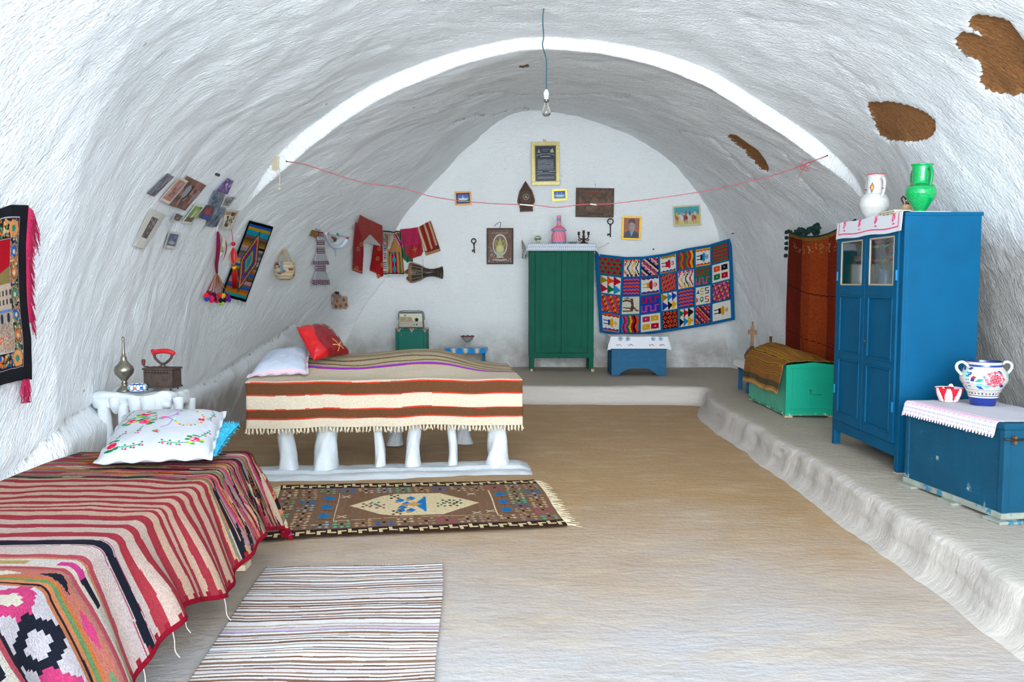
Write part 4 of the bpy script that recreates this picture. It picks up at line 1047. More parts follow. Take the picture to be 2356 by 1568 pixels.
# big worn blue chest in front
ch = empty('blue_chest', (2.62, 4.34, LZ), .143, 'large worn blue wooden chest on the ledge at the right edge', 'chest')
CL, CD, CH = .84, .52, .50
bm = bmesh.new()
bm_box(bm, 0, CD, 0, CL, .03, CH, .006)
obj_bm('chest_body', bm, M_BLUEW, ch)
boxes('plank_seam', [(-.002, .001, .005, CL-.005, z, z+.003) for z in (.17, .32)]+[(.005, CD-.005, -.002, .001, z, z+.003) for z in (.17, .32)], mat('seam_dark', '17495c', .9), ch, 0)
[box('corner_post', -.008, .03, a, b, .028, CH, M_BLUEW, ch) for a, b in ((-.008, .03), (CL-.03, CL+.006))]
boxes('plinth', [(-.014, CD+.01, -.014, CL+.014, .018, .052)], mat('plinth_wood', '8f9288', .85, var=.25, vscale=14, worn='2f6f88', worn_amt=.45, worn_scale=10), ch, .006)
for y in (.02, .40, .78):
    box('foot_board', -.05, .09, y-.07, y+.07, 0, .018, mat('plinth_wood'), ch, .006)
boxes('lid', [(-.012, CD+.01, -.012, CL+.012, CH, CH+.035)], M_BLUEW, ch, .008)
tube('iron_rod', [(-.02, -.022, CH-.045), (.02, -.026, CH-.05), (.16, -.024, CH-.05)], .006, M_IRON, ch, 8)
box('hasp', .035, .052, -.028, -.004, CH-.075, CH-.03, mat('rusty', '5a4234', .8), ch, .003)
def chcloth():
    p = Pt(220, 130, 'c2c0c6'); e = .775
    p.rect(0, e, 1, 1, 'ecd6e0'); 
    for k in range(90):
        x = k/90
        p.poly([(x, .82), (x+.0055, .80), (x+.011, .82), (x+.0055, .84)], 'd98aa8'); 
    yy = .86
    for r_ in range(3):
        for k in range(60): p.ell((k+.5*(r_ % 2))/60, yy+r_*.04, .0035, .010, '8aa0b4')
    p.rect(0, .845, 1, .852, 'e3a8bf')
    return p.grain(.02).a
msk = np.ones((130, 220), bool)
for j in range(122, 130):
    for i in range(220):
        if (j-121) > 8*(.25+.75*abs(math.sin(i/220*PI*34))): msk[j, i] = False
cc0 = drape((0, CD, 0, CL), CH+.037, (-.10, CD-.02, .055, CL+.09), .02, .18, .006, 5.0, None, 4, zmin=-9)
def ccf(U, V):
    # U: far(left) -> near(right); V: back -> front hem
    cx = CD-.02-V*(CD-.02+.105); cy = (CL+.055)-U*(CL+.055-.045)
    return cc0((cx+.10)/(CD-.02+.10), 1-(cy-.055)/(CL+.09-.055))
cc = sheet('lace_cloth', chcloth(), ccf, M_CLOTH, None, .003, mask=msk)
cc.location = ch.location; cc.rotation_euler = ch.rotation_euler
setp(cc, 'white cloth with a pink lace edge spread on the large blue chest', 'cloth')
def on_chest(x, y, z=0): return ch.matrix_basis @ Vector((x, y, CH+.040+z))
ch.matrix_basis = Matrix.Translation(ch.location) @ Matrix.Rotation(.143, 4, 'Z')
pv = on_chest(.33, .60)
vs = empty('painted_vase', pv, 0, 'round two-handled vase painted with blue leaves and a pink flower on the lace cloth', 'vase')
H, W = 150, 200
ra = Pt(W, H, 'bab8b2'); r5 = random.Random(12)
A1 = ang(-.60, -.80)
ra.rect(0, 0, 1, .30, '1c2f6e')
for v, c in ((.305, 'e6dcc0'), (.33, '20305c'), (.338, 'e4e0d4'), (.40, '20305c'), (.408, 'e6dcc0'), (.425, '20305c')): ra.rect(0, v, 1, v+.010, c)
for k in range(28): ra.ell((k+.5)/28, .37, .011, .016, ['20305c', 'b03a3a', '2f6a5a'][k % 3])
for k in range(60):
    cx, cy = r5.random(), r5.uniform(.45, .80); a = r5.uniform(-1, 1); l = r5.uniform(.02, .045)
    c = r5.choice(['22356e', '22356e', '2c4a90', '8a2a3c', '2f8a7a', '6fc0c8', '22356e'])
    ra.poly([(cx-l*math.cos(a), cy-l*math.sin(a)*1.3), (cx+.012*math.sin(a), cy-.03*math.cos(a)), (cx+l*math.cos(a), cy+l*math.sin(a)*1.3), (cx-.012*math.sin(a), cy+.03*math.cos(a))], c)
fx_ = A1+.10
for q in range(16): a = q*2*PI/16; ra.ell(fx_+.060*math.cos(a), .63+.105*math.sin(a), .015, .024, ['b84e5c', 'd88088'][q % 2])
ra.ell(fx_, .63, .052, .092, 'c9c2bc'); ra.ell(fx_, .63, .044, .078, 'c0606c')
for q in range(24): a = q*2.4; rr = .012*math.sqrt(q)*.95; ra.ell(fx_+rr*math.cos(a), .63+rr*1.7*math.sin(a), .005, .009, '6e2434')
for q in range(5): ra.ell(A1-.10+.0*q, .50+q*.055, .006, .010, '22356e'); ra.ell(A1-.085, .50+q*.055, .006, .010, '22356e')
ra.rect(0, .83, 1, .86, '2a3f7a'); ra.rect(0, .90, 1, 1, '20305c'); ra.grain(.04)
prof = [(.001, 0), (.068, 0), (.068, .006), (.082, .055), (.088, .075), (.10, .10), (.128, .145), (.134, .17), (.126, .20), (.108, .225), (.098, .238), (.098, .262), (.102, .268), (.094, .268), (.09, .24)]
lathe('body', prof, M_GLAZE, vs, raster=ra.a)
M_VH = mat('vase_handle', 'bcbab6', .25)
for s_ in (-1, 1): handle('handle', [(.095*s_, 0, .235), (.13*s_, 0, .262), (.163*s_, 0, .25), (.165*s_, 0, .22), (.135*s_, 0, .185)], .009, M_VH, vs)
bp_ = on_chest(.22, .76)
bwl = empty('knitted_bowl', bp_, 0, 'small red and white patterned bowl beside the painted vase', 'bowl')
ra = Pt(120, 36, 'e0d2d0')
for k in range(7):
    x = .60+(k-3)*.143
    for q in range(18): hw = .062*(1-abs(q-12)/13 if q < 12 else 1-(q-12)/9); ra.rect(x-hw, .20+q*.03, x+hw, .23+q*.03, 'b0182c')
ra.rect(0, .52, 1, .56, 'e6dcd8')
lathe('bowl', [(.001, 0), (.05, 0), (.055, .006), (.072, .045), (.082, .082), (.084, .088), (.078, .088), (.066, .045), (.045, .01), (.001, .008)], mat('bowl_knit', 'ffffff', .8, attr=True), bwl, raster=ra.a)
handle('lid_knob', [(.0, .0, .095), (.012, 0, .105), (.02, .0, .095)], .008, mat('knit_cream', 'd8c8c4', .9), bwl)

# ------------------------------------------------ turquoise chest with striped blanket
tc_ = empty('turquoise_chest', (2.60, 7.80, LZ), 0, 'turquoise green wooden chest under a brown striped blanket beside the wardrobe', 'chest')
TL_, TD, TH = 1.22, .50, .50
bm = bmesh.new(); bm_box(bm, 0.004, TD, .012, TL_, .03, TH-.02, .004); obj_bm('chest_body', bm, M_TURQ2, tc_)
# end panel with low gable
bm = bmesh.new(); pts = [(0, .03), (TD, .03), (TD, TH), (TD*.52, TH+.028), (TD*.40, TH+.022), (0, TH)]
v0 = [bm.verts.new((x, -.012, z)) for x, z in pts]; v1 = [bm.verts.new((x, .014, z)) for x, z in pts]
bm.faces.new(v0); bm.faces.new(v1[::-1])
for i in range(6): bm.faces.new((v0[i], v1[i], v1[(i+1) % 6], v0[(i+1) % 6]))
bmesh.ops.recalc_face_normals(bm, faces=bm.faces[:]); ep = obj_bm('end_panel', bm, M_TURQ, tc_)
inset_panel('panel_moulding', 'y', -.012, .045, TD-.01, .075, TH-.025, M_TURQ, ep, .004)
tube('wire_latch', [(.22, -.017, .26), (.235, -.02, .27), (.235, -.017, .225), (.25, -.017, .22), (.34, -.017, .22)], .003, mat('latch_green', '0c7a5c', .6), ep, 6)
box('plinth', -.006, TD+.004, -.016, TL_, .018, .04, mat('turq_edge', '2f8f70', .7, worn='c9c2b0', worn_amt=.45, worn_scale=22), tc_)
for y in (.0, TL_-.08):
    for x in (.0, TD-.08): box('foot', x-.005, x+.07, y-.012, y+.05, 0, .02, M_WOOD, tc_, .004)
box('lid', .002, TD, .015, TL_, TH-.02, TH, M_TURQ2, tc_)
def brown_blanket():
    # U across the chest front->top->back, V far->near: stripes run along the chest length (constant U) on the side
    p = Pt(220, 170, 'a06a3c'); y = p.X+.006*fbm(p.Y*4, p.Y*0+1, 2, 3); r = np.random.default_rng(2)
    for c_ in (.055, .085, .19, .30, .41, .455, .50, .60, .64, .72, .86, .90, .96):
        wd_ = .012 if c_ < .35 else .016
        p.fill((y > c_-wd_) & (y < c_+wd_), 'c89a2c'); p.fill((y > c_-wd_*.32) & (y < c_+wd_*.32), '2c2620')
    p.fill((y > .02) & (y < .10), '5e5440'); p.fill((y < .025), 'b0824a')
    p.a *= .80
    return (p.grain(.12).a)
bb0 = drape((0, TD, -5, 5), TH+.012, (-.30, TD+.02, 0, 1), .03, .10, .012, 1.4, None, 14, zmin=-9)
def bbf(U, V):
    cx = -.285+U*(.285+TD+.01); cy = TL_+.02-V*(TL_+.025)
    q = drape((0, TD, -5, 5), TH+.012, (-.285, TD+.01, -.005, TL_+.02), .03, .10, .012, 1.4, None, 14, zmin=-9)
    x, y, z = q(U, V)
    hump = .10*np.sin(np.clip((x+.0)/TD, 0, 1)*PI)**.8*(x > 0)*(.35+.65*sst(y, .0, .55))+.03*(x > 0)*fbm(x*5, y*3, 2, 8)
    zz = z+np.maximum(hump, 0)
    # gable rises through: lift over the end panel
    zz = np.where((y < .02) & (x > 0), np.maximum(zz, TH+.034), zz)
    return x, y, zz+.01*np.sin(y*9)*(x < 0)
bb = sheet('striped_blanket', brown_blanket(), bbf, M_CLOTH, None, .006)
bb.location = tc_.location; setp(bb, 'brown and yellow striped blanket draped over the turquoise chest', 'blanket')
pts = []
X, Y, Z = bbf(np.zeros((1, 90))+.002, np.linspace(0.01, .99, 90)[None])
tassels('fringe', [(X[0, i], Y[0, i], Z[0, i]) for i in range(90)], .03, mat('brown_fringe', 'a5753f', .95), bb, .003, 2, .006)

# small blue table with an instrument and a bottle behind the chest
st = empty('side_table', (2.70, 9.50, LZ), 0, 'small dark blue table with a white cloth behind the turquoise chest', 'table')
box('table_top', 0, .46, 0, .44, .33, .355, mat('navy_blue_paint', '15567f', .5), st)
boxes('apron', [(.03, .43, .03, .05, .23, .33), (.03, .43, .40, .42, .23, .33), (.03, .05, .03, .41, .23, .33)], mat('navy_blue_paint'), st)
for x in (.03, .39):
    for y in (.03, .37): box('leg', x, x+.045, y, y+.045, 0, .33, mat('navy_blue_paint'), st)
f_ = drape((0, .46, 0, .44), .357, (-.08, .50, -.07, .46), .012, .25, .012, 4, None, 5, zmin=.02)
o = sheet('table_cloth', plain(50, 50, 'd6d0cc'), f_, M_CLOTH, None, .003); o.location = st.location; setp(o, 'small off-white cloth on the dark blue side table', 'cloth')
gu = empty('wooden_lute', (2.80, 9.60, LZ+.357), 0, 'dark wooden instrument with a cross-shaped neck leaning on the side table', 'instrument')
lathe('gourd_body', [(.001, 0), (.05, .005), (.085, .04), (.09, .08), (.065, .13), (.03, .17), (.018, .19)], mat('gourd_brown', '5a3a26', .6, var=.3, vscale=20), gu, 24, sy=.7)
boxes('neck', [(-.016, .016, -.012, .012, .13, .42)], mat('old_wood', '8a6a4e', .75, var=.25, vscale=14), gu, .004)
boxes('neck_tip', [(-.008, .008, -.008, .008, .41, .47)], mat('old_wood'), gu, .003)
boxes('cross_piece', [(-.048, .048, -.016, .016, .325, .375)], mat('old_wood'), gu, .004)
bt = lathe('amber_bottle', [(.001, 0), (.036, 0), (.038, .01), (.038, .15), (.030, .19), (.016, .225), (.014, .275), (.018, .28), (.018, .295), (.012, .295), (.01, .23), (.03, .15), (.03, .01), (.001, .008)], mat('amber_glass', '8a4a12', .08, trans=.55, spec=.6), None, 28, loc=(3.02, 9.62, LZ+.360))
setp(bt, 'brown glass bottle standing behind the turquoise chest', 'bottle')

# small blue box with bracket feet under the patchwork
sb = empty('blue_box', (1.375, 11.35, LZ), 0, 'small blue wooden box on bracket feet under an embroidered cloth', 'chest')
BW, BD, BH = .755, .50, .52
bm = bmesh.new(); prof_ = [(0, 0), (.10, 0), (.14, .045), (.20, .075), (.25, .10), (.50, .10), (.56, .07), (.60, .04), (.64, 0), (BW, 0), (BW, BH), (0, BH)]
v0 = [bm.verts.new((x, 0, z)) for x, z in prof_]; v1 = [bm.verts.new((x, .022, z)) for x, z in prof_]
bm.faces.new(v0); bm.faces.new(v1[::-1])
for i in range(len(prof_)): bm.faces.new((v0[i], v1[i], v1[(i+1) % len(prof_)], v0[(i+1) % len(prof_)]))
bmesh.ops.recalc_face_normals(bm, faces=bm.faces[:]); obj_bm('front_board', bm, M_BLUE2, sb)
boxes('box_body', [(0, .022, .02, BD, .0, BH), (BW-.022, BW, .02, BD, 0, BH), (.02, BW-.02, BD-.02, BD, .08, BH), (.02, BW-.02, .02, BD-.02, .11, .13)], M_BLUE2, sb)
box('lid', -.008, BW+.008, -.008, BD+.005, BH, BH+.02, M_BLUE2, sb)
p_ = Pt(220, 170, 'd6d8dc')
for cx in (.24, .34, .68, .78):
    for q in range(5): a = q*1.257; p_.ring(cx+.016*math.cos(a), .80+.026*math.sin(a), .014, .022, .3, '22406e')
    for q in range(6): p_.line([(cx, .80), (cx+random.uniform(-.05, .05), .80+random.uniform(-.06, .07))], .003, '5fb0b8')
for cx in (.22, .38, .66, .80):
    for q in range(5): p_.ell(cx+q*.014-.03, .925+.012*math.sin(q*2), .007, .011, ['c85a7a', '4f9a70', '5a6a9a'][q % 3])
sf0 = drape((-.008, BW+.008, -.012, BD), BH+.022, (-.13, BW+.14, -.185, BD), .012, .10, .005, 3.0, None, 3, zmin=-9)
def sff(U, V):
    x, y, z = sf0(U, V); s_ = np.maximum(-x-.02, 0)+np.maximum(x-BW-.02, 0)
    return x+np.sign(x-BW/2)*np.where(s_ > 0, .35*np.maximum(BH-z, 0)*.6, 0), y, z
o = sheet('embroidered_cloth', p_.grain(.02).a, sff, M_CLOTH, None, .003); o.location = sb.location
setp(o, 'white cloth embroidered with blue flowers over the small blue box', 'cloth')

# green cabinet against the end wall
gc = empty('green_cabinet', (.245, 11.86, LZ), 0, 'tall dark green two-door cabinet on legs against the end wall', 'cabinet')
GW, GD, G0, G1 = .93, .45, .20, 1.83
bm = bmesh.new(); bm_box(bm, 0, GW, .02, GD, G0, G1, .005); bm_box(bm, -.004, GW+.004, .0, .024, G0-.005, G0+.07, .004)
bm_box(bm, 0, .085, 0, .024, G0+.06, G1, .004); bm_box(bm, GW-.085, GW, 0, .024, G0+.06, G1, .004); bm_box(bm, .08, GW-.08, 0, .024, G1-.03, G1, .004)
obj_bm('carcass', bm, M_GREEN, gc)
for x in (.0, GW-.075):
    for y in (0, GD-.06):
        box('leg', x+.01, x+.075, y+.004, y+.06, .0+(.035 if y == 0 else 0), G0, M_GREEN, gc)
        if y == 0: box('foot_wedge', x+.02+(.02 if x else 0), x+.055+(.03 if x else 0), -.015, .07, 0, .04, M_WOOD, gc, .003)
for k, (a, b) in enumerate(((.09, .458), (.466, GW-.09))):
    bm = bmesh.new(); z0, z1 = G0+.075, G1-.035; s_ = .075
    bm_box(bm, a, a+s_, -.012, .012, z0, z1, .002); bm_box(bm, b-s_, b, -.012, .012, z0, z1, .002); bm_box(bm, a+s_, b-s_, -.012, .012, z0, z0+s_, .002); bm_box(bm, a+s_, b-s_, -.012, .012, z1-s_, z1, .002)
    bm_box(bm, a+s_-.01, b-s_+.01, -.004, .006, z0+s_-.01, z1-s_+.01, 0)
    d = obj_bm('door', bm, M_GREEN, gc)
    inset_panel('panel_moulding', 'y', -.004, a+s_, b-s_, z0+s_, z1-s_, M_GREEN, d, .011)
    if k: lathe('keyhole', [(0, 0), (.008, 0), (.008, .003), (0, .004)], M_IRON, d, 12, loc=(a+.02, -.013, 1.02), rot=(PI/2, 0, 0))
tube('turn_button', [(GW*.46, -.008, G0+.03), (GW*.46, -.012, G0-.008)], .012, M_GREEN, gc, 8)
def zigcloth():
    p = Pt(260, 90, 'cfd3da'); 
    for k in range(46):
        x = (k+.5)/46
        for r_ in range(5): p.line([(x+.004, .60+r_*.09), (x-.007, .60+r_*.09+.05)] if r_ % 2 else [(x-.007, .60+r_*.09), (x+.006, .60+r_*.09+.05)], .0048, '75819a')
    return p.grain(.02).a
zf = drape((-.01, GW+.01, -.015, GD), G1+.006, (-.20, GW+.17, -.13, GD-.02), .012, .34, .008, 3.5, None, 21, zmin=-9)
o = sheet('knitted_cloth', zigcloth(), zf, M_CLOTH, None, .004); o.location = gc.location
setp(o, 'white openwork knitted cloth hanging over the top of the green cabinet', 'cloth')
GT = LZ+G1+.012
# on the cabinet
o = lathe('little_vase', [(.001, 0), (.03, 0), (.032, .006), (.022, .025), (.035, .05), (.056, .075), (.05, .095), (.024, .108), (.028, .125), (.024, .128), (.018, .11), (.01, .05)], M_GLAZE, None, 28, loc=(1237/1900*0+(1237-1178)*12/1900, 12.0, GT), raster=Pt(30, 26, 'a9b09a').rect(0, .35, 1, .42, '4a5a50').rect(0, .5, 1, .6, '6f8070').rect(0, .62, 1, .68, 'c9ccb8').rect(0, .8, 1, .85, '3a4a44').grain(.3).a)
setp(o, 'small grey-green patterned vase on the left of the green cabinet top', 'vase')
pkr = Pt(90, 90, 'dc8f9e'); pkr.fill((np.sin(pkr.X*2*PI*16+pkr.Y*22) > .2), 'd27c90')
for a, b in ((.10, .20), (.47, .53), (.80, .88)): pkr.rect(0, a, 1, b, '7f93b8')
pkr.fill((pkr.Y > .10) & (pkr.Y < .20) & (np.sin(pkr.X*2*PI*10+pkr.Y*22) > .4), '5a6fa0')
o = empty('wrapped_bottle', ((1285-1178)*12.02/1900, 12.02, GT), 0, 'bottle in a pink and blue knitted wrapper on the green cabinet', 'bottle')
lathe('knitted_cover', [(.001, 0), (.095, 0), (.105, .03), (.107, .08), (.10, .13), (.088, .17), (.100, .195), (.104, .215), (.07, .235), (.035, .26), (.031, .30), (.030, .375), (.032, .40), (.025, .405), (.001, .405)], mat('knit_pink', 'ffffff', .9, attr=True, bump=.5, bscale=120), o, raster=pkr.a)
rr_ = []
for k in range(26):
    a = 2*PI*k/26; rr_.append(tube_vf([(.098*math.cos(a), .098*math.sin(a), .20), (.112*math.cos(a+.1), .112*math.sin(a+.1), .185+.008*(k % 2))], [.008, .005], 6))
V, F = merge_vf(rr_); rf_ = mesh_obj('knitted_frill', V, F, mat('frill', 'c99ab8', .9), o); rf_['kind'] = 'stuff'
o = lathe('saucer', [(.001, .0), (.04, 0), (.075, .018), (.08, .022), (.075, .024), (.04, .008), (.001, .006)], mat('grey_dish', '8f9aa0', .3), None, 32, loc=((1312-1178)*12.0/1900+.03, 11.97, GT)); setp(o, 'shallow grey saucer beside the pink bottle on the green cabinet', 'dish')
cd = empty('candelabrum', ((1342-1178)*11.98/1900, 12.0, GT), 0, 'dark brown candelabrum with three sockets on the green cabinet', 'candelabrum')
M_CB = mat('dark_carved_wood', '3b2620', .5, var=.2, vscale=40)
lathe('foot', [(.001, 0), (.075, 0), (.07, .012), (.04, .02), (.022, .035), (.018, .06), (.001, .06)], M_CB, cd, 24)
lathe('stem', [(.001, .05), (.016, .055), (.024, .075), (.014, .09), (.022, .105), (.012, .12), (.014, .14), (.001, .14)], M_CB, cd, 20)
for s_ in (-1, 1):
    tube('arm', [(0, 0, .085), (s_*.035, 0, .065), (s_*.065, 0, .085), (s_*.07, 0, .12)], .008, M_CB, cd, 8, sub=5)
    tube('scroll', [(s_*.012, 0, .07), (s_*.05, 0, .045), (s_*.075, 0, .055), (s_*.065, 0, .068)], .006, M_CB, cd, 8, sub=5)
for x, z in ((-.07, .12), (0, .14), (.07, .12)):
    lathe('candle_cup', [(.001, 0), (.012, 0), (.014, .012), (.024, .018), (.014, .026), (.018, .045), (.024, .05), (.014, .05), (.01, .03)], M_CB, cd, 16, loc=(x, 0, z))

# radio cabinet and radio at the end wall
rc = empty('small_cabinet', (-1.70, 12.02, LZ), 0, 'small teal green cabinet under the radio at the end wall', 'cabinet')
box('cabinet_body', 0, .45, .02, .36, .05, .61, M_GREEN2, rc)
boxes('face_frame', [(0, .035, 0, .024, .05, .61), (.415, .45, 0, .024, .05, .61), (.03, .42, 0, .024, .585, .61), (.03, .42, 0, .024, .05, .08)], M_GREEN2, rc)
d = box('door', .04, .41, .004, .022, .245, .58, M_GREEN2, rc); lathe('knob', [(0, 0), (.006, 0), (.007, .008), (0, .012)], mat('white_knob', 'd8e0e0', .4), d, 12, loc=(.09, .004, .52), rot=(PI/2, 0, 0))
box('drawer', .04, .41, .004, .022, .09, .235, M_GREEN2, rc)
for x in (.01, .40):
    for y in (.01, .31): box('leg', x, x+.04, y, y+.04, 0, .06, M_GREEN2, rc)
# scalloped shelf paper hanging over the edge
p_ = Pt(120, 60, 'c9d2d2'); mk = np.ones((60, 120), bool)
for i in range(120):
    t = abs(((i/120*2.6+.1) % 1)-.5)*2; lim = .56+.42*(1-t); mk[:, i] = (np.arange(60)+.5)/60 < lim
    for j in range(60):
        if lim-.12 < (j+.5)/60 < lim-.03: p_.a[j, i] = srgb('b4604a')
zf = drape((-.004, .454, -.006, .36), .614, (-.03, .47, -.075, .33), .008, .03, 0, 1, None, 1, zmin=-9)
o = sheet('shelf_paper', p_.a, zf, M_CLOTH, None, .003, mask=mk); o.location = rc.location; setp(o, 'pale shelf cloth with a zigzag red edge under the radio', 'cloth')
rd = empty('radio', (-1.665, 12.06, LZ+.616), 0, 'old portable radio with a silver front on the small teal cabinet', 'radio')
bm = bmesh.new(); pts = [(0, 0), (.375, 0), (.35, .235), (.02, .235)]
v0 = [bm.verts.new((x, 0, z)) for x, z in pts]; v1 = [bm.verts.new((x, .11, z)) for x, z in pts]
bm.faces.new(v0); bm.faces.new(v1[::-1])
for i in range(4): bm.faces.new((v0[i], v1[i], v1[(i+1) % 4], v0[(i+1) % 4]))
bmesh.ops.bevel(bm, geom=bm.edges[:], offset=.008, segments=2, affect='EDGES'); bmesh.ops.recalc_face_normals(bm, faces=bm.faces[:])
obj_bm('radio_case', bm, mat('radio_dark', '3c4448', .5), rd)
p_ = Pt(120, 76, 'b9b59c'); p_.rect(0, .62, 1, 1, '9c9684'); p_.rect(.0, .60, 1, .62, '6f6a5a'); p_.poly([(.03, .28), (.52, .28), (.60, .60), (.03, .60)], '8a7350'); p_.rect(.0, 0, 1, .04, '6a675c'); p_.poly([(.3, .30), (.4, .30), (.30, .58), (.24, .58)], 'a08c68')
p_.rect(.22, .12, .28, .22, '55503c'); p_.rect(.06, .16, .14, .2, 'ddd8c0'); p_.rect(.04, .74, .45, .78, '8a8574')
sheet('front_panel', p_.grain(.03).a, lambda U, V: (.022+.330*U+(U-.5)*.02*V, -.004+0*U, .222-.205*V), mat('radio_front', 'ffffff', .35, attr=True, spec=.6), rd, .003)
lathe('tuning_knob', [(0, .012), (.022, .012), (.024, 0), (0, 0)], mat('radio_knob', '22201e', .4), rd, 20, loc=(.275, -.006, .125), rot=(PI/2, 0, 0))
lathe('tuning_ring', [(0, .004), (.029, .004), (.03, 0), (0, 0)], mat('silver', 'cfccc0', .3, metal=.7), rd, 20, loc=(.268, -.006, .125), rot=(PI/2, 0, 0))
for x, r_ in ((.232, .007), (.274, .010)): lathe('small_knob', [(0, .008), (r_, .008), (r_, 0), (0, 0)], mat('radio_knob'), rd, 14, loc=(x, -.006, .055), rot=(PI/2, 0, 0))
tube('carry_handle', [(-.004, .055, .12), (.004, .055, .17), (.02, .055, .244), (.19, .055, .25), (.35, .055, .244), (.372, .055, .17), (.378, .055, .12)], .005, mat('radio_dark'), rd, 8, sub=3)
# low table with glass bowl, half hidden by the plaster bed
lt = empty('low_table', (-.98, 11.95, LZ), 0, 'low table in a blue and white scalloped cloth behind the plaster bed', 'table')
box('table_top', 0, .60, 0, .38, .30, .325, M_BLUE2, lt)
for x in (.02, .54):
    for y in (.02, .32): box('leg', x, x+.04, y, y+.04, 0, .30, M_BLUE2, lt)
p_ = Pt(120, 50, 'a9c3d0')
for k in range(4): p_.ring(.14+k*.24, 1.0, .10, .30, .22, 'c88a60'); p_.ell(.14+k*.24, 1.0, .075, .22, '2f86c0')
zf = drape((-.004, .604, -.006, .38), .328, (-.05, .66, -.08, .37), .008, .05, .003, 3, None, 1, zmin=-9)
o = sheet('scalloped_cloth', p_.a, zf, M_CLOTH, None, .003); o.location = lt.location; setp(o, 'blue and white cloth with scalloped arches on the low table', 'cloth')
o = empty('footed_bowl', ((1075-1178)*12.05/1900, 12.08, LZ+.333), 0, 'pressed glass footed bowl with a dark red rim behind the plaster bed', 'bowl')
lathe('glass_bowl', [(.001, 0), (.05, 0), (.046, .01), (.016, .03), (.014, .055), (.03, .075), (.075, .12), (.098, .165), (.092, .165), (.07, .125), (.02, .085), (.001, .08)], mat('pressed_glass', 'cfd0d4', .12, trans=.75, spec=.8, bump=.5, bscale=90), o, 32)
tube('red_rim', [(.096*(1+.04*math.sin(9*a))*math.cos(a), .096*(1+.04*math.sin(9*a))*math.sin(a), .166+.006*math.sin(9*a)) for a in np.linspace(0, 2*PI, 72)[:-1]], .0055, mat('ruby', '6a1c2c', .2), o, 6, closed=True)

# plaster stand on the left with its things
ps = empty('plaster_stand', (-2.27, 5.14, 0), 0, 'small whitewashed plaster stand with drip-like brackets against the left wall', 'table')
lumpy('stand_top', -.27, .21, -.19, .12, .735, .83, M_WHITE, ps, .035, .03, 8, 5, .5)
for i, (x, y, r_) in enumerate(((-.20, -.15, .036), (-.085, -.15, .028), (.20, -.12, .03), (.18, .15, .035), (-.2, .15, .03))):
    pillar('leg', x, y, r_, .76, M_WHITE, ps, 31+i, 1.2)
for i, (x, w_, l) in enumerate(((-.01, .045, .10), (.07, .05, .16), (.125, .03, .20), (.245, .028, .14), (-.14, .03, .05))):
    V, F = tube_vf([(x, -.165, .80), (x+.005, -.175, .76), (x, -.165, .76-l*.6), (x+.008*(i % 2), -.15, .76-l)], [w_*1.3, w_, w_*.7, w_*.45], 12, sub=4)
    mesh_obj('plaster_bracket', V, F, M_WHITE, ps)
SZ = .842
M_SIL = mat('tarnished_silver', '8c8578', .28, metal=.9, var=.25, vscale=30)
sp = lathe('perfume_sprinkler', [(.001, 0), (.048, 0), (.046, .006), (.036, .018), (.018, .034), (.014, .045), (.020, .05), (.012, .058), (.03, .082), (.052, .108), (.058, .130), (.052, .150), (.034, .168), (.022, .185), (.017, .20), (.020, .206), (.012, .212), (.0085, .24), (.0065, .31), (.0075, .315), (.0065, .332), (.001, .334)], M_SIL, None, 36, loc=(-2.375, 5.03, SZ-.004))
setp(sp, 'tarnished silver long-necked perfume sprinkler on the plaster stand', 'sprinkler')
o = lathe('small_dish', [(.001, 0), (.036, 0), (.04, .006), (.055, .02), (.056, .036), (.048, .048), (.044, .048), (.046, .034), (.03, .012), (.001, .008)], M_GLAZE, None, 36, loc=(-2.275, 4.985, SZ-.004),
          raster=(lambda p: [p.ring(k/9+.05, .45, .045, .16, .35, '2f5f96') for k in range(9)] and [p.ell((k+.5)/9+.05, .42, .018, .06, ['c8642c', '2f5f96', '3fa0b8'][k % 3]) for k in range(9)] and p.rect(0, .60, 1, .66, '26406e').rect(0, .22, 1, .26, '26406e'))(Pt(90, 60, 'd8dde0')).a)
setp(o, 'small blue and white painted dish on the plaster stand', 'dish')
ir = empty('charcoal_iron', (-2.165, 5.10, SZ-.002), math.radians(-8), 'antique charcoal iron with a red handle on the plaster stand', 'iron')
M_RUST = mat('rusty_iron', '4a3c35', .7, metal=.35, var=.3, vscale=25, bump=.5, bscale=60)
box('iron_box', -.10, .09, -.055, .055, .022, .125, M_RUST, ir, .006); box('lid', -.105, .095, -.06, .06, .125, .137, M_RUST, ir, .004)
box('sole', -.11, .095, -.06, .06, .012, .024, M_RUST, ir, .003)
for x, y in ((-.085, -.04), (.07, -.04), (.07, .04), (-.085, .04)): tube('foot', [(x, y, .014), (x, y, -.002)], .005, M_RUST, ir, 8)
for k in range(8): box('vent_slot', -.085+k*.02, -.074+k*.02, -.0575, -.053, .105, .112, mat('soot', '15110f', .9), ir, 0)
tube('handle_bow', [(-.055, 0, .225), (-.052, 0, .195), (-.02, 0, .165), (0, 0, .158), (.02, 0, .165), (.055, 0, .195), (.062, 0, .225)], .008, M_RUST, ir, 8, sub=4)
for s_ in (-1, 1): tube('bow_strut', [(s_*.03, 0, .137), (s_*.012, 0, .145), (s_*.008, 0, .162)], .006, M_RUST, ir, 8, sub=3)
tube('hand_grip', [(-.072, 0, .242), (-.05, 0, .232), (-.01, 0, .238), (.04, 0, .236), (.078, 0, .222)], [.010, .016, .015, .016, .011], mat('red_grip', 'a81c22', .45), ir, 12, sub=4)
for s_, x in ((1, -.062), (1, .066)): tube('grip_end', [(x, 0, .232), (x*.95, 0, .212)], [.012, .008], mat('red_grip'), ir, 10)
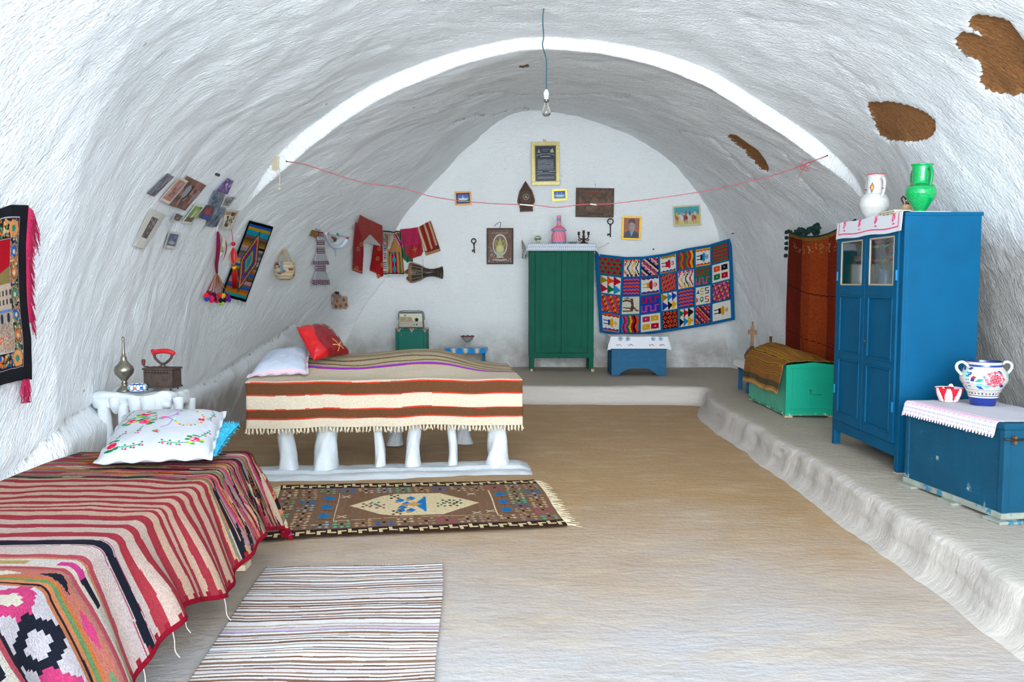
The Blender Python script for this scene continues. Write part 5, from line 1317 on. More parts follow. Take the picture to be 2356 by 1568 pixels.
tube('latch_stem', [(-.09, 0, .137), (-.11, 0, .14), (-.128, 0, .14), (-.13, 0, .155)], .004, M_RUST, ir, 8)
lathe('latch_knob', [(.001, 0), (.011, 0), (.009, .01), (.012, .022), (.010, .034), (.001, .036)], mat('maroon_knob', '5c2420', .5), ir, 16, loc=(-.13, 0, .15))
# ================================================================ things on the walls
M_SCARF = mat('thin_fabric', 'ffffff', .7, attr=True, spec=.3)
def c1(x, y): return (280+x/4.612, 380+y/4.612)
def c2(x, y): return (680+x/5.89, 460+y/5.89)
def wallfn(q, off=.012, wr=0, n=9, curve=None, seed=1, flat=False):
    """surface lying on the wall between four picture-corner directions"""
    TL, TR, BR, BL = q; g = np.zeros((n, n, 3))
    for j in range(n):
        for i in range(n):
            u, v = i/(n-1), j/(n-1)
            px = (TL[0]*(1-u)+TR[0]*u)*(1-v)+(BL[0]*(1-u)+BR[0]*u)*v; py = (TL[1]*(1-u)+TR[1]*u)*(1-v)+(BL[1]*(1-u)+BR[1]*u)*v
            if curve: d = curve(u, v); px += d[0]; py += d[1]
            p, nn = hit(px, py, off); g[j, i] = p
    if flat:
        ii, jj = np.meshgrid(np.linspace(0, 1, n), np.linspace(0, 1, n)); A = np.stack([np.ones(n*n), ii.ravel(), jj.ravel(), ii.ravel()*jj.ravel()], -1)
        G2 = g.reshape(-1, 3); co = np.linalg.lstsq(A, G2, rcond=None)[0]; g = (A @ co).reshape(n, n, 3)
    tocam = np.array(CAMP)-g[n//2, n//2]; tocam /= np.linalg.norm(tocam)
    def fn(U, V):
        x = U*(n-1); y = V*(n-1); i = np.minimum(x.astype(int), n-2); j = np.minimum(y.astype(int), n-2); fx = (x-i)[..., None]; fy = (y-j)[..., None]
        P = (g[j, i]*(1-fx)+g[j, i+1]*fx)*(1-fy)+(g[j+1, i]*(1-fx)+g[j+1, i+1]*fx)*fy
        if wr: P = P+tocam*(wr*(1+2*fbm(U*3+V, V*1.5, 3, seed)+.6*np.sin(U*18+3*V+seed)))[..., None]
        return P[..., 0], P[..., 1], P[..., 2]
    return fn
KEY = np.array([0., 1., 0.])
def cut(name, p, q, m, label, cat, group=None, off=.012, wr=0, thick=.003, seed=1, parent=None, curve=None, flat=False, n=9):
    mk = ~(np.abs(p.a-KEY).sum(-1) < .02); p.a = p.a*(.90 if name == 'snapshot' else .82)
    o = sheet(name, p.a, wallfn(q, off, wr, n, curve, seed, flat), m, parent, thick, mask=mk)
    if label: setp(o, label, cat, group)
    return o
def bb(x0, y0, x1, y1): return [(x0, y0), (x1, y0), (x1, y1), (x0, y1)]

# ---- snapshots stuck on the left wall
def snap(kind, seed):
    r = np.random.default_rng(seed); p = Pt(36, 36, 'ddd8cc')
    def blobs(n, cs, y0=.1, y1=.95, s=.16):
        for k in range(n): p.ell(r.uniform(.1, .9), r.uniform(y0, y1), r.uniform(.04, s), r.uniform(.05, s*1.2), cs[r.integers(0, len(cs))])
    if kind == 'grey': p.a[:] = srgb('77737c'); blobs(26, ['5c5a66', '8a8590', '46444c', '9a929c'])
    if kind == 'pink': p.a[:] = srgb('c08a74'); blobs(16, ['6b4436', '9a6a54', 'd0a08a', '54362c', 'cfa9b6'], .2, .8)
    if kind == 'brown': p.a[:] = srgb('7a5547'); blobs(22, ['5c3d33', '92695a', 'a87c6a', '8d8f98']); p.poly([(.45, .2), (.62, .15), (.60, .55), (.40, .9)], '3a2420'); p.ell(.42, .42, .12, .22, '9a9aa6')
    if kind == 'violet': p.a[:] = srgb('6b4a86'); blobs(14, ['4a3460', '8a6aa6', '3a2a44', 'b8a0cc']); p.ell(.45, .4, .12, .12, 'd8d0e0')
    if kind == 'blue': p.a[:] = srgb('76828f'); blobs(18, ['5c6a80', '4a5468', '98a4b0', '38404e'])
    if kind == 'ash': p.a[:] = srgb('8f8c88'); blobs(18, ['6c6864', 'b0aca6', '54504c'])
    if kind == 'redblue': p.a[:] = srgb('4c4450'); blobs(10, ['6a5a60', '38303c']); p.ell(.45, .35, .28, .30, 'b02832'); p.rect(.3, .62, .8, .95, '2a4fb4'); p.ell(.45, .15, .12, .12, '5a4038')
    if kind == 'green': p.a[:] = srgb('7f9450'); blobs(14, ['5f7a3c', '9aae66', '6a5a38']); p.rect(0, .7, 1, 1, '6a5238'); p.ell(.55, .4, .10, .20, 'd8d8a0'); p.ell(.5, .62, .12, .14, 'dcdcd4')
    if kind == 'tan': p.a[:] = srgb('d8d2c4'); p.rect(0, 0, 1, .22, 'b08a5a'); p.rect(.5, .05, .8, .25, '3a2c24'); blobs(14, ['6a4030', '3c4850', '8a6a54', 'c8c0b4'], .35, .9, .12); p.ell(.3, .85, .2, .12, '5a3024')
    if kind == 'navy': p.a[:] = srgb('5a6480'); blobs(14, ['48506c', '6f7a94', '8a8494']); p.ell(.5, .75, .35, .14, 'b0a8a8')
    if kind == 'crowd': p.a[:] = srgb('5a4c4a'); blobs(26, ['8a3a3a', '9aa8b4', '3a3434', 'c8b8ac', '6a5a54'], .05, .95, .1)
    return p
def bordered(p, c, t=.08):
    q = Pt(48, 48, c); q.sub(t, t, 1-t, 1-t, p.a); return q
SN = [
 ('grey', [(465, 78), (537, 115), (325, 325), (247, 292)], None, 'narrow grey curling snapshot at the upper left end of the photo cluster'),
 ('brown', [(672, 103), (880, 205), (655, 472), (470, 410)], None, 'large brown snapshot of a pale figure, the biggest in the photo cluster'),
 ('pink', [(590, 115), (685, 160), (475, 408), (375, 355)], 'e6e0d8', 'white-bordered pinkish snapshot between the grey and the brown ones'),
 ('violet', [(1100, 125), (1168, 152), (1100, 300), (985, 248)], None, 'purple snapshot topmost on the right side of the photo cluster'),
 ('ash', [(1080, 310), (1200, 322), (1110, 435), (1025, 425)], 'd6dadc', 'grey white-edged snapshot at the right of the photo cluster'),
 ('blue', [(955, 248), (1068, 285), (1010, 440), (888, 400)], None, 'blue-grey snapshot of two standing figures below the purple one'),
 ('blue', [(960, 425), (1078, 445), (975, 640), (870, 630)], None, 'mottled blue snapshot directly beside the one of the red-dressed figure'),
 ('redblue', [(860, 410), (960, 425), (905, 578), (780, 540)], None, 'snapshot of a figure in red and blue in the photo cluster'),
 ('tan', [(1075, 455), (1218, 465), (1140, 665), (1028, 660)], 'd8d4c4', 'tan and white snapshot above the red hanging tassel'),
 ('green', [(745, 395), (845, 420), (690, 610), (590, 600)], 'd3d8cc', 'greenish snapshot of a small figure in the middle of the photo cluster'),
 ('crowd', [(525, 490), (618, 512), (560, 582), (480, 562)], 'c9cccc', 'tiniest snapshot of the wall, with a pale rim'),
]
for i, (k, q, bc, lab) in enumerate(SN):
    p = snap(k, i+3)
    if bc: p = bordered(p, bc, .09)
    cut('snapshot', p, [c1(*v) for v in q], M_PAPER, lab, 'photo', 'snapshots on the left wall', .014+.0022*i, .002, .0012, seed=i)
p = Pt(60, 60, 'd9d6cc'); s_ = snap('crowd', 40); p.sub(.30, .18, .72, .74, s_.a); cut('snapshot', p, [c1(285, 450), c1(448, 522), c1(215, 885), c1(85, 850)], M_PAPER, 'snapshot mounted on a long cream sheet, lowest left of the photo cluster', 'photo', 'snapshots on the left wall', .016, .003, .0012)
p = Pt(60, 60, 'd8d4c8'); s_ = snap('navy', 41); p.sub(.12, .12, .90, .84, s_.a); cut('snapshot', p, [c1(480, 695), c1(605, 712), c1(548, 888), c1(425, 870)], M_PAPER, 'blue snapshot with a cream border hanging alone below the cluster', 'photo', 'snapshots on the left wall', .016, .002, .0012)

# ---- tapestry at the left edge with magenta fringe
def tapestry():
    W, H = 200, 300; p = Pt(W, H, '15161c'); r = np.random.default_rng(6)
    p.rect(.06, .065, .88, .925, 'cdb9c4'); p.rect(.065, .07, .875, .92, '1c1a1a')
    for (x0, y0, x1, y1, n) in ((.76, .07, .875, .92, 260), (.065, .07, .875, .18, 240), (.065, .83, .875, .92, 240), (.065, .07, .22, .92, 260)):
        for k in range(n):
            x, y = r.uniform(x0+.01, x1-.01), r.uniform(y0+.01, y1-.01); p.ell(x, y, r.uniform(.006, .018), r.uniform(.005, .012), ['e08a4a', '4f8a5c', 'c96a3a', 'd8c29a', '2f5f9a', 'b8a878', '3a5a3c'][r.integers(0, 7)])
    for y in np.linspace(.14, .86, 7):
        p.ring(.815, y, .055, .048, .25, '9a8468'); p.ell(.815, y, .034, .03, ['e39a5c', '3f8a70', '2f66ac', 'd97a44'][int(y*10) % 4]); p.ell(.815, y+.004, .018, .014, 'd8cfae')
    for y in (.125, .87): p.ell(.80, y, .065, .045, 'e8a06a'); p.ell(.80, y, .025, .02, '3a8a78')
    p.rect(.22, .18, .76, .83, 'd8c4cc'); p.rect(.225, .185, .755, .825, 'b8a894')
    p.rect(.225, .185, .755, .40, 'a80f22'); p.poly([(.225, .40), (.4, .36), (.55, .39), (.755, .34), (.755, .46), (.225, .46)], '8a7a4c')
    p.rect(.225, .44, .755, .60, 'cbb8a4')
    for y in (.475, .525): [p.rect(x, y, x+.025, y+.03, '4a3f4a') for x in np.arange(.24, .74, .055)]
    p.rect(.225, .585, .755, .60, '6f8ac0'); [p.ell(x, .635, .022, .03, '26324e') for x in (.30, .40, .50, .60, .70)]
    p.rect(.225, .66, .755, .72, 'b0a592')
    for k in range(260): p.ell(r.uniform(.23, .75), r.uniform(.66, .82), .005, .005, ['8a7f78', 'd8d0c4', 'b04a3a', 'd8703a'][r.integers(0, 4)])
    for k in range(16): x = r.uniform(.25, .72); y = r.uniform(.74, .82); p.line([(x-.04, y+.01), (x+.04, y-.012)], .012, 'cc5c34')
    return p.grain(.10)
def tcur(u, v): return (u*(-9*math.sin(PI*min(v*1.3, 1))+0), 3*math.sin(u*6))
tq = [(-112, 486), (49, 470), (57, 872), (-104, 902)]
tp = cut('pictorial_tapestry', tapestry(), tq, M_CLOTH, 'dark-bordered tapestry with a flowered frame and magenta side fringe at the left edge', 'tapestry', None, .03, .004, .006, curve=tcur, n=14)
tf = wallfn(tq, .034, 0, 14, tcur); L_ = []
for k in range(150):
    v = .01+.66*k/150; X, Y, Z = tf(np.array([.995]), np.array([v])); q = Vector((X[0], Y[0], Z[0])); s_ = 1.5 if k < 35 else 1
    d = Vector((.012, .05*s_*random.uniform(.3, 1), 0)); l = random.uniform(.04, .10)*s_
    L_.append(tube_vf([q, q+d*.5+Vector((0, 0, -.01)), q+d+Vector((0, 0, -l))], [.0035, .003, .0015], 4))
for k in range(26):
    X, Y, Z = tf(np.array([.90+random.uniform(-.04, .05)]), np.array([.995])); q = Vector((X[0], Y[0], Z[0]))
    L_.append(tube_vf([q, q+Vector((random.uniform(-.01, .01), random.uniform(-.02, .02), -.06)), q+Vector((random.uniform(-.01, .01), random.uniform(-.02, .01), -.115))], [.003, .0015], 4))
V, F = merge_vf(L_); o = mesh_obj('magenta_fringe', V, F, mat('magenta_yarn', 'a01a44', .85), tp); o['kind'] = 'stuff'

# ---- narrow kilim on the left wall
def narrow():
    W, H = 74, 210; p = Pt(W, H, '6b6060'); r = np.random.default_rng(4); y = 0
    cs = ['111114', '2c62b8', 'c9a12c', '2aa0b8', '2aa0b8', '6b6468', '6b4a30', '8a6a3a', 'b8862c', 'd8a0a8', 'a8a4a4', '6b6468', '8a7a5c', '9a6ac0', 'e0b42c', 'c9c4bc', '2c62b8', 'c9a12c', '6b6468', '6b4a30', '7a6450', 'a8a4a4', 'd89aa4', '6b6468', '2c62b8', 'c06a2c', 'b8862c', '2aa0b8', '111114']
    for k, c in enumerate(cs): p.rect(0, k/len(cs), 1, (k+1)/len(cs), c)
    for k in range(8): y0 = .3+k*.06; p.rect(.72, y0, 1, y0+.03, cs[(k*5) % len(cs)])
    X_ = np.abs(p.X-.55); Yq = np.floor(np.abs(p.Y-.5)*40)/40
    d = X_/.34+Yq/.40
    for t, c in ((1.02, '3b5a3c'), (.90, '6b6468'), (.88, 'd8a078'), (.74, 'b8222c'), (.60, '2c5ac0'), (.46, '3a6a4a'), (.38, 'c9a12c'), (.26, '2aa0b8')): p.fill(d < t, c)
    p.rect(0, 0, .035, 1, '0c0c10'); p.rect(.965, 0, 1, 1, '0c0c10'); p.rect(0, 0, 1, .035, '0c0c10'); p.rect(0, .965, 1, 1, '0c0c10')
    return p.grain(.10)
nq = [c1(1335, 572), c1(1588, 640), c1(1290, 1445), c1(1030, 1375)]
nk = cut('narrow_kilim', narrow(), nq, M_RUG, 'narrow kilim strip with a stepped diamond between the tassels and the straw basket', 'rug', None, .025, .006, .008)
nf = wallfn(nq, .027); L_ = []
for k in range(40):
    for v, dz in ((.0, .022), (1.0, -.05)):
        X, Y, Z = nf(np.array([(k+.5)/40]), np.array([v])); q = Vector((X[0], Y[0], Z[0])); L_.append(tube_vf([q, q+Vector((random.uniform(-.01, .01), -.01, dz*random.uniform(.5, 1.2)))], [.0025, .0012], 4))
V, F = merge_vf(L_); o = mesh_obj('warp_fringe', V, F, mat('warp_white', 'c9c8c0', .9), nk); o['kind'] = 'stuff'
nm = c1(1335, 600); h_, n_ = hit(*c1(1325, 560), .01)

# ---- tassels, ornaments
def W(x, y, off=.02, c=c1): return hit(*c(x, y), off)[0]
tb = empty('pompom_tassel', W(985, 690), 0, 'maroon braided cord ending in a bunch of coloured pompoms on the left wall', 'tassel'); O_ = tb.location.copy()
def L(p): return p-O_
tube('hanging_loop', [L(W(1005, 640)), L(W(990, 660)), L(W(985, 700))], .004, mat('loop_white', 'd8d0cc', .9), tb, 6)
for k, (dx, c) in enumerate(((-9, '7a1030'), (0, 'a01850'), (9, '5c2a6a'), (4, '8a1238'))):
    tube('braided_cord', [L(W(990+dx*.4, 695, .03)), L(W(985+dx, 800, .035+.004*k)), L(W(975+dx*1.4, 930, .04)), L(W(968+dx*1.2, 1040, .035)), L(W(972+dx*.4, 1130, .035))], .0075, mat('cord_'+c, c, .8), tb, 8, sub=5)
cl = ['d8202c', '8a1030', 'd81f6a', '2a3fa8', '4a1030', 'd01f30', 'b01a4a', '1c1414', 'e0b42c', '8a1f6a', '3a1424', '5a2a9a', '8fc040', '7a1a5a', 'c01f3a', '5c1030']
ppos = [(845, 1375), (880, 1350), (905, 1395), (850, 1415), (930, 1360), (985, 1375), (960, 1430), (1000, 1420), (1030, 1370), (1060, 1385), (1045, 1420), (1095, 1420), (1015, 1455), (1085, 1380), (905, 1425), (940, 1405)]
for k, ((x, y), c) in enumerate(zip(ppos, cl)):
    tube('strand', [L(W(972, 1130, .035)), L(W(972+(x-972)*.45, 1230, .035)), L(W(x, y-15, .035))], .003, mat('strand_'+['8a1238', 'c9a12c', '5c2a6a'][k % 3], ['8a1238', 'c9a12c', '5c2a6a'][k % 3], .8), tb, 5, sub=3)
    bm = bmesh.new(); bmesh.ops.create_icosphere(bm, subdivisions=3, radius=.021)
    for v in bm.verts: v.co *= 1+.28*random.uniform(-1, 1)
    obj_bm('pompom', bm, mat('pompom_'+c, c, .95), tb, False, loc=L(W(x, y, .045)))
hn = empty('curved_horn', W(1030, 850), 0, 'pale curved horn hanging between the pompom cord and the red ornament', 'horn'); O_ = hn.location.copy()
tube('horn', [L(W(1035, 712)), L(W(1050, 760, .03)), L(W(1045, 840, .03)), L(W(1022, 930, .03)), L(W(1008, 960))], [.006, .017, .022, .014, .003], mat('horn_cream', 'cfc8b8', .5, var=.2, vscale=30), hn, 10, sub=4)
tube('dark_patch', [L(W(1025, 850, .045)), L(W(1018, 900, .045))], .008, mat('ochre_patch', 'a08a5c', .7), hn, 8)
rb = empty('red_edged_strip', W(1065, 880), 0, 'thin white bow-shaped strip with a red edge beside the horn', 'ornament'); O_ = rb.location.copy()
tube('white_edge', [L(W(1060, 770, .03)), L(W(1068, 840, .03)), L(W(1055, 930, .03)), L(W(1035, 992, .03))], [.003, .007, .006, .002], mat('strip_white', 'd8d8d8', .5), rb, 8, sub=4)
tube('red_edge', [L(W(1068, 768, .032)), L(W(1078, 840, .032)), L(W(1064, 930, .032)), L(W(1038, 995, .032))], [.002, .005, .004, .002], mat('strip_red', '9a2028', .5), rb, 8, sub=4)
ro = empty('red_tassel', W(1145, 800), 0, 'bright red silk tassel with a knotted bead and gold band on the left wall', 'tassel'); O_ = ro.location.copy()
M_RS = mat('red_silk', 'b00c14', .5); M_GD = mat('gold_thread', 'c89a2c', .4, metal=.5)
tube('cord', [L(W(1142, 662, .02)), L(W(1144, 720, .03)), L(W(1146, 790, .035))], .003, mat('pink_cord', 'd8505c', .7), ro, 6)
bm = bmesh.new(); bmesh.ops.create_icosphere(bm, subdivisions=2, radius=.022); obj_bm('knot', bm, M_RS, ro, False, loc=L(W(1146, 816, .04)))
cz = L(W(1148, 945, .045)); bm = bmesh.new(); bmesh.ops.create_uvsphere(bm, u_segments=18, v_segments=12, radius=1)
for v in bm.verts: v.co = (v.co.x*.028, v.co.y*.018, v.co.z*.085)
obj_bm('wrapped_bead', bm, mat('red_bead', 'b8202c', .35, var=.4, vscale=60), ro, True, loc=cz)
for s_ in (-1, 1): tube('gold_loop', [cz+Vector((0, -.012, .09)), cz+Vector((s_*.032, -.012, .03)), cz+Vector((s_*.030, -.012, -.03)), cz+Vector((0, -.012, -.085))], .0035, mat('orange_gold', 'c8622c', .5), ro, 6, sub=5)
a_, b_ = L(W(1150, 1050, .045)), L(W(1150, 1090, .045)); tube('gold_band', [a_, b_], .026, M_GD, ro, 14)
P0, P1 = L(W(1152, 1088, .045)), L(W(1156, 1285, .045)); L_ = []
for k in range(46):
    a = k*2.4; r_ = .024*math.sqrt((k+.5)/46); d = Vector((r_*math.cos(a), r_*math.sin(a), 0)); L_.append(tube_vf([P0+d, P1+d*1.3+Vector((0, 0, random.uniform(-.01, .005)))], .0035, 5))
V, F = merge_vf(L_); o = mesh_obj('silk_skirt', V, F, M_RS, ro); o['kind'] = 'stuff'

# ---- straw basket
bk = empty('straw_basket', W(1625, 1050, .13), math.radians(-25), 'round woven straw basket with rope handles on the left wall', 'basket')
ra = Pt(110, 60, 'ab9a80'); ra.a *= (1+.07*np.sin(ra.Y*60*PI/2.5))[..., None]
for k in range(40): ra.ell(random.random(), random.uniform(.2, .62), .045, .02, ['6a2a2a', '7a4844', '4f6474', '6f5a44'][k % 4])
ra.rect(0, .92, 1, 1, 'b8a050'); ra.ell(.62, .85, .04, .06, 'a8506a'); ra.ell(.8, .5, .03, .2, '6a7f8a')
M_BK = mat('straw', 'ffffff', .85, attr=True, bump=.7, bscale=70)
lathe('basket_bowl', [(.001, -.115), (.05, -.118), (.095, -.10), (.120, -.06), (.128, -.01), (.122, .04), (.116, .085), (.108, .088), (.11, .04), (.115, -.02), (.08, -.09), (.001, -.10)], M_BK, bk, raster=np.clip(ra.a, 0, 1), sy=.8)
for s_ in (-1, 1): tube('rope_handle', [(-.06, s_*.06, .08), (-.035, s_*.04, .18), (0, s_*.012, .225), (.03, s_*.03, .18), (.055, s_*.06, .08)], .009, mat('straw_rope', 'a8906e', .9, bump=.6, bscale=90), bk, 8, sub=5)

# ---- knitted band, leather and crocheted things on the left wall
def W2(x, y, off=.02): return hit(*c2(x, y), off)[0]
p = Pt(40, 30, '9a7440').grain(.12); p.ell(.7, .5, .06, .08, 'd8d0b8')
o = cut('leather_scrap', p, [c2(195, 385), c2(300, 402), c2(275, 495), c2(160, 470)], mat('leather', 'ffffff', .6, attr=True), 'small tan leather piece pinned beside the knitted hanging band', 'leather', None, .03, .004, .006)
def knit():
    W_, H = 60, 170; p = Pt(W_, H, '00ff00'); mid = .48
    def seg(y0, y1, w0, w1, c, jag=0):
        t = np.clip((p.Y-y0)/(y1-y0), 0, 1); wd_ = w0+(w1-w0)*t+jag*np.abs(((p.X*16) % 1)-.5)
        m = (p.Y >= y0) & (p.Y < y1) & (np.abs(p.X-mid) < wd_); 
        if c == 'ST': p.fill(m, 'e0dce0'); p.fill(m & (np.floor(p.Y*H/2) % 3 == 0), '7a2436'); p.fill(m & (np.floor(p.Y*H/2) % 3 == 1) & (np.floor(p.X*W_/2) % 2 == 0), '4a3a5a')
        elif c == 'WH': p.fill(m, 'e8eaf0'); p.fill(m & (np.floor(p.X*W_) % 4 == 0), 'c8ccd8')
        elif c == 'TI': p.fill(m, 'e2dfe6'); p.fill(m & ((np.floor(p.X*W_/1.5)+np.floor(p.Y*H/3)) % 2 == 0), '7a1c3a'); p.fill(m & ((np.floor(p.X*W_/1.5)) % 5 == 3), '5a5a9a')
    seg(.0, .08, .12, .16, 'ST'); seg(.08, .15, .20, .22, 'WH'); seg(.15, .25, .20, .20, 'ST'); seg(.25, .29, .18, .18, 'WH'); seg(.29, .40, .20, .22, 'ST')
    seg(.40, .54, .24, .36, 'WH'); seg(.54, .61, .38, .44, 'TI', .06); seg(.61, .75, .24, .26, 'ST'); seg(.75, .90, .28, .44, 'WH'); seg(.90, .99, .44, .49, 'TI', .05)
    return p
cut('knitted_band', knit(), [c2(195, 415), c2(440, 415), c2(440, 1135), c2(195, 1135)], M_CLOTH, 'white and maroon knitted band with two tiers of fringe on the left wall', 'hanging', None, .035, .006, .012)
cb = empty('crocheted_bag', W2(520, 520, .03), 0, 'crumpled white crocheted piece with coloured beads next to the knitted band', 'bag'); O_ = cb.location.copy()
M_CR = mat('crochet_white', 'cdd6e4', .95, bump=.8, bscale=110)
tube('crochet_strap', [W2(380, 430, .03)-O_, W2(430, 560, .04)-O_, W2(500, 615, .045)-O_, W2(590, 600, .045)-O_, W2(650, 530, .04)-O_, W2(655, 480, .035)-O_, W2(560, 455, .03)-O_, W2(470, 440, .03)-O_, W2(400, 425, .025)-O_], [.012, .022, .028, .026, .02, .014, .012, .014, .01], M_CR, cb, 10, sub=5)
tube('crochet_tail', [W2(515, 610, .03)-O_, W2(512, 690, .035)-O_, W2(520, 750, .03)-O_], [.016, .012, .005], M_CR, cb, 10, sub=3)
tube('brown_insert', [W2(470, 490, .03)-O_, W2(510, 510, .035)-O_, W2(500, 540, .03)-O_], [.012, .022, .012], mat('brown_bead', '6e4426', .5), cb, 10, sub=3)
for x, y, c in ((410, 416, 'c07850'), (530, 433, '2f7a60'), (660, 486, 'b82434')):
    bm = bmesh.new(); bmesh.ops.create_icosphere(bm, subdivisions=2, radius=.018); obj_bm('bead', bm, mat('bead_'+c, c, .3), cb, True, loc=W2(x, y, .05)-O_)
tube('pin', [W2(250, 380, .02)-O_, W2(315, 385, .04)-O_], .003, M_NAIL, cb, 6)
pu = Pt(44, 48, '00ff00')
for x0, w_ in ((.0, .32), (.30, .34), (.62, .34)):
    pu.poly([(x0+.06, .30), (x0+w_-.02, .28), (x0+w_+.02, .8), (x0+w_-.08, .98), (x0+.04, .94), (x0+.02, .6)], 'd8c4b4')
pu.poly([(.02, .2), (.2, .12), (.55, .2), (.6, .36), (.1, .44)], 'bfa294'); pu.rect(.2, .02, .42, .14, '4c4a44')
for cx, cy in ((.28, .52), (.72, .46), (.85, .72), (.5, .8), (.2, .82)):
    pu.a[((np.abs(pu.X-cx)+np.abs(pu.Y-cy)*.8) < .10) & ~(np.abs(pu.a-KEY).sum(-1) < .02)] = srgb('c06a2c')
pu.a[(np.abs(np.sin(pu.X*20+pu.Y*8)) < .16) & ~(np.abs(pu.a-KEY).sum(-1) < .02) & (pu.Y > .4)] = srgb('c8783c')
cut('cloth_pouch', pu, bb(760, 668, 797, 708), M_CLOTH, 'small cream pouch with orange embroidery above the red cushion', 'pouch', None, .03, .006, .02)

# ---- red scarf and cloths in the corner
sc = Pt(150, 170, '00ff00'); X0, Y0_, SX, SY = 740, 170, 460, 890
def S(x, y): return ((x-X0)/SX, (y-Y0_)/SY)
sc.poly([S(790, 275), S(835, 290), S(890, 540), S(895, 700), S(880, 985), S(745, 935), S(760, 520)], 'a00c18')
sc.poly([S(1030, 590), S(1150, 600), S(1182, 1020), S(1110, 1045), S(1075, 985), S(982, 945), S(1010, 760)], 'a00c18')
sc.poly([S(850, 178), S(1152, 325), S(1150, 615), S(985, 440), S(885, 545), S(820, 285)], 'b84a44')
sc.poly([S(985, 440), S(1135, 612), S(885, 545)], 'e6e2e4')
r = random.Random(3)
for k in range(110):
    x, y = r.uniform(830, 1150), r.uniform(200, 600); u, v = S(x, y); j, i = int(v*170), int(u*150)
    if 0 <= i < 150 and 0 <= j < 170 and abs(sc.a[j, i]-srgb('b84a44')).sum() < .05: sc.a[j, i] = srgb('e8b48c')
for x, y in ((820, 640), (865, 580), (1108, 645), (1088, 778), (1160, 870), (800, 905), (1110, 1025)):
    u, v = S(x, y); sc.ring(u, v, .055, .032, .3, 'c9a05c'); sc.ell(u, v, .016, .01, 'c9a05c')
sc.line([S(752, 915), S(880, 965)], .016, 'c9a25c'); sc.line([S(985, 940), S(1075, 980)], .012, 'c98a5c')
sc.a[sc.a[:, :, 1] > .99] = KEY
cut('red_scarf', sc, [c2(740, 170), c2(1200, 170), c2(1200, 1060), c2(740, 1060)], M_SCARF, 'shiny coral and red headscarf with gold motifs hung in a corner', 'scarf', None, .035, .010, .004, seed=3)
cr_ = Pt(110, 190, 'b98a5c')
cr_.rect(0, .03, .17, .97, 'd8d0cc')
for k in range(20): cr_.rect(.0, .16+k*.041, .15, .16+k*.041+.018, ['3a9aa8', '5a3068', '7a6a2c', 'd8d0cc', '6a2040'][k % 5])
cr_.poly([(.0, .0), (.62, .0), (.30, .43), (.16, .43)], 'dcd8d2'); cr_.poly([(.05, .05), (.22, .08), (.22, .40), (.14, .40)], 'b98a5c')
for k in range(14): cr_.rect(.25, .07+k*.022, .34, .078+k*.022, 'b98a5c')
cr_.poly([(.66, .05), (1, .05), (1, .40), (.86, .30)], 'e0dcd8')
for k in range(7): cr_.rect(.70+k*.04, .07+k*.042, .80+k*.04, .12+k*.042, 'a02070'); cr_.rect(.80+k*.03, .05+k*.03, 1, .09+k*.03, '3f6a34')
for x in (.30, .84): cr_.rect(x-.035, .50, x+.035, .93, '4c5f2a'); cr_.poly([(x-.07, .92), (x+.07, .92), (x, .99)], '4c5f2a'); cr_.poly([(x-.05, .52), (x+.05, .52), (x, .47)], '4c5f2a')
cr_.rect(.46, .49, .70, .99, 'a8182c'); w_ = .05+.03*np.sin(cr_.Y*30); cr_.fill((np.abs(cr_.X-.58) < w_) & (cr_.Y > .49), '2f9ab8')
cr_.rect(0, 0, 1, .02, '0c0c10'); cr_.rect(.975, 0, 1, 1, '0c0c10'); cr_.rect(0, .98, 1, 1, '0c0c10')
wq = [c2(1155, 388), c2(1428, 425), c2(1478, 1000), c2(1180, 1000)]
o = cut('woven_panel', cr_.grain(.05), wq, M_RUG, 'tan woven panel with blue, red and green motifs and white fringe below', 'weaving', None, .045, .006, .006, seed=6)
wf_ = wallfn(wq, .047); L_ = []
for k in range(44):
    X, Y, Z = wf_(np.array([(k+.5)/44]), np.array([1.0])); q = Vector((X[0], Y[0], Z[0])); L_.append(tube_vf([q, q+Vector((random.uniform(-.02, .02), -.01, -.05*random.uniform(.6, 1.2)))], [.004, .002], 4))
V, F = merge_vf(L_); ff = mesh_obj('white_fringe', V, F, mat('fringe_white', 'd4d8d8', .95), o); ff['kind'] = 'stuff'
gq = Pt(40, 60, '00ff00'); gq.poly([(.1, .0), (.4, .0), (.5, .5), (.9, .8), (.9, .95), (.6, .92), (.5, 1), (.2, .8), (.05, .5)], '1a6a44')
gq.a[gq.a[:, :, 1] > .99] = KEY
cut('green_cloth', gq.grain(.0), [c2(1440, 610), c2(1610, 610), c2(1610, 850), c2(1440, 850)], M_SCARF, 'dark green crumpled cloth peeping out under the magenta one', 'cloth', None, .03, .012, .004)
mg = Pt(90, 110, '00ff00'); mg.poly([(.0, .07), (.78, .0), (1.0, .74), (.93, .86), (.36, 1.0), (.10, .55)], 'a8144c')
mg.poly([(.22, .60), (.90, .50), (1.0, .74), (.93, .86), (.36, 1.0)], '9a1424')
mg.a[(np.abs(np.sin(mg.Y*70)) < .3) & (np.abs(np.sin(mg.X*60)) < .5) & (mg.Y > .75) & (np.abs(mg.a-srgb('9a1424')).sum(-1) < .02)] = srgb('c06a44')
mg.line([(.52, .70), (.74, .66)], .02, 'c88a4c'); mg.line([(.60, .60), (.66, .76)], .02, 'c88a4c')
for y in (.25, .45): mg.line([(.05, y), (.80, y-.05)], .008, '7a1038')
mg.a[mg.a[:, :, 1] > .99] = KEY
cut('magenta_cloth', mg, [c2(1425, 370), c2(1735, 370), c2(1735, 810), c2(1425, 810)], M_SCARF, 'magenta folded cloth with a darker red end in the corner', 'cloth', None, .05, .008, .004, seed=8)
rg = Pt(110, 150, '8a1420')
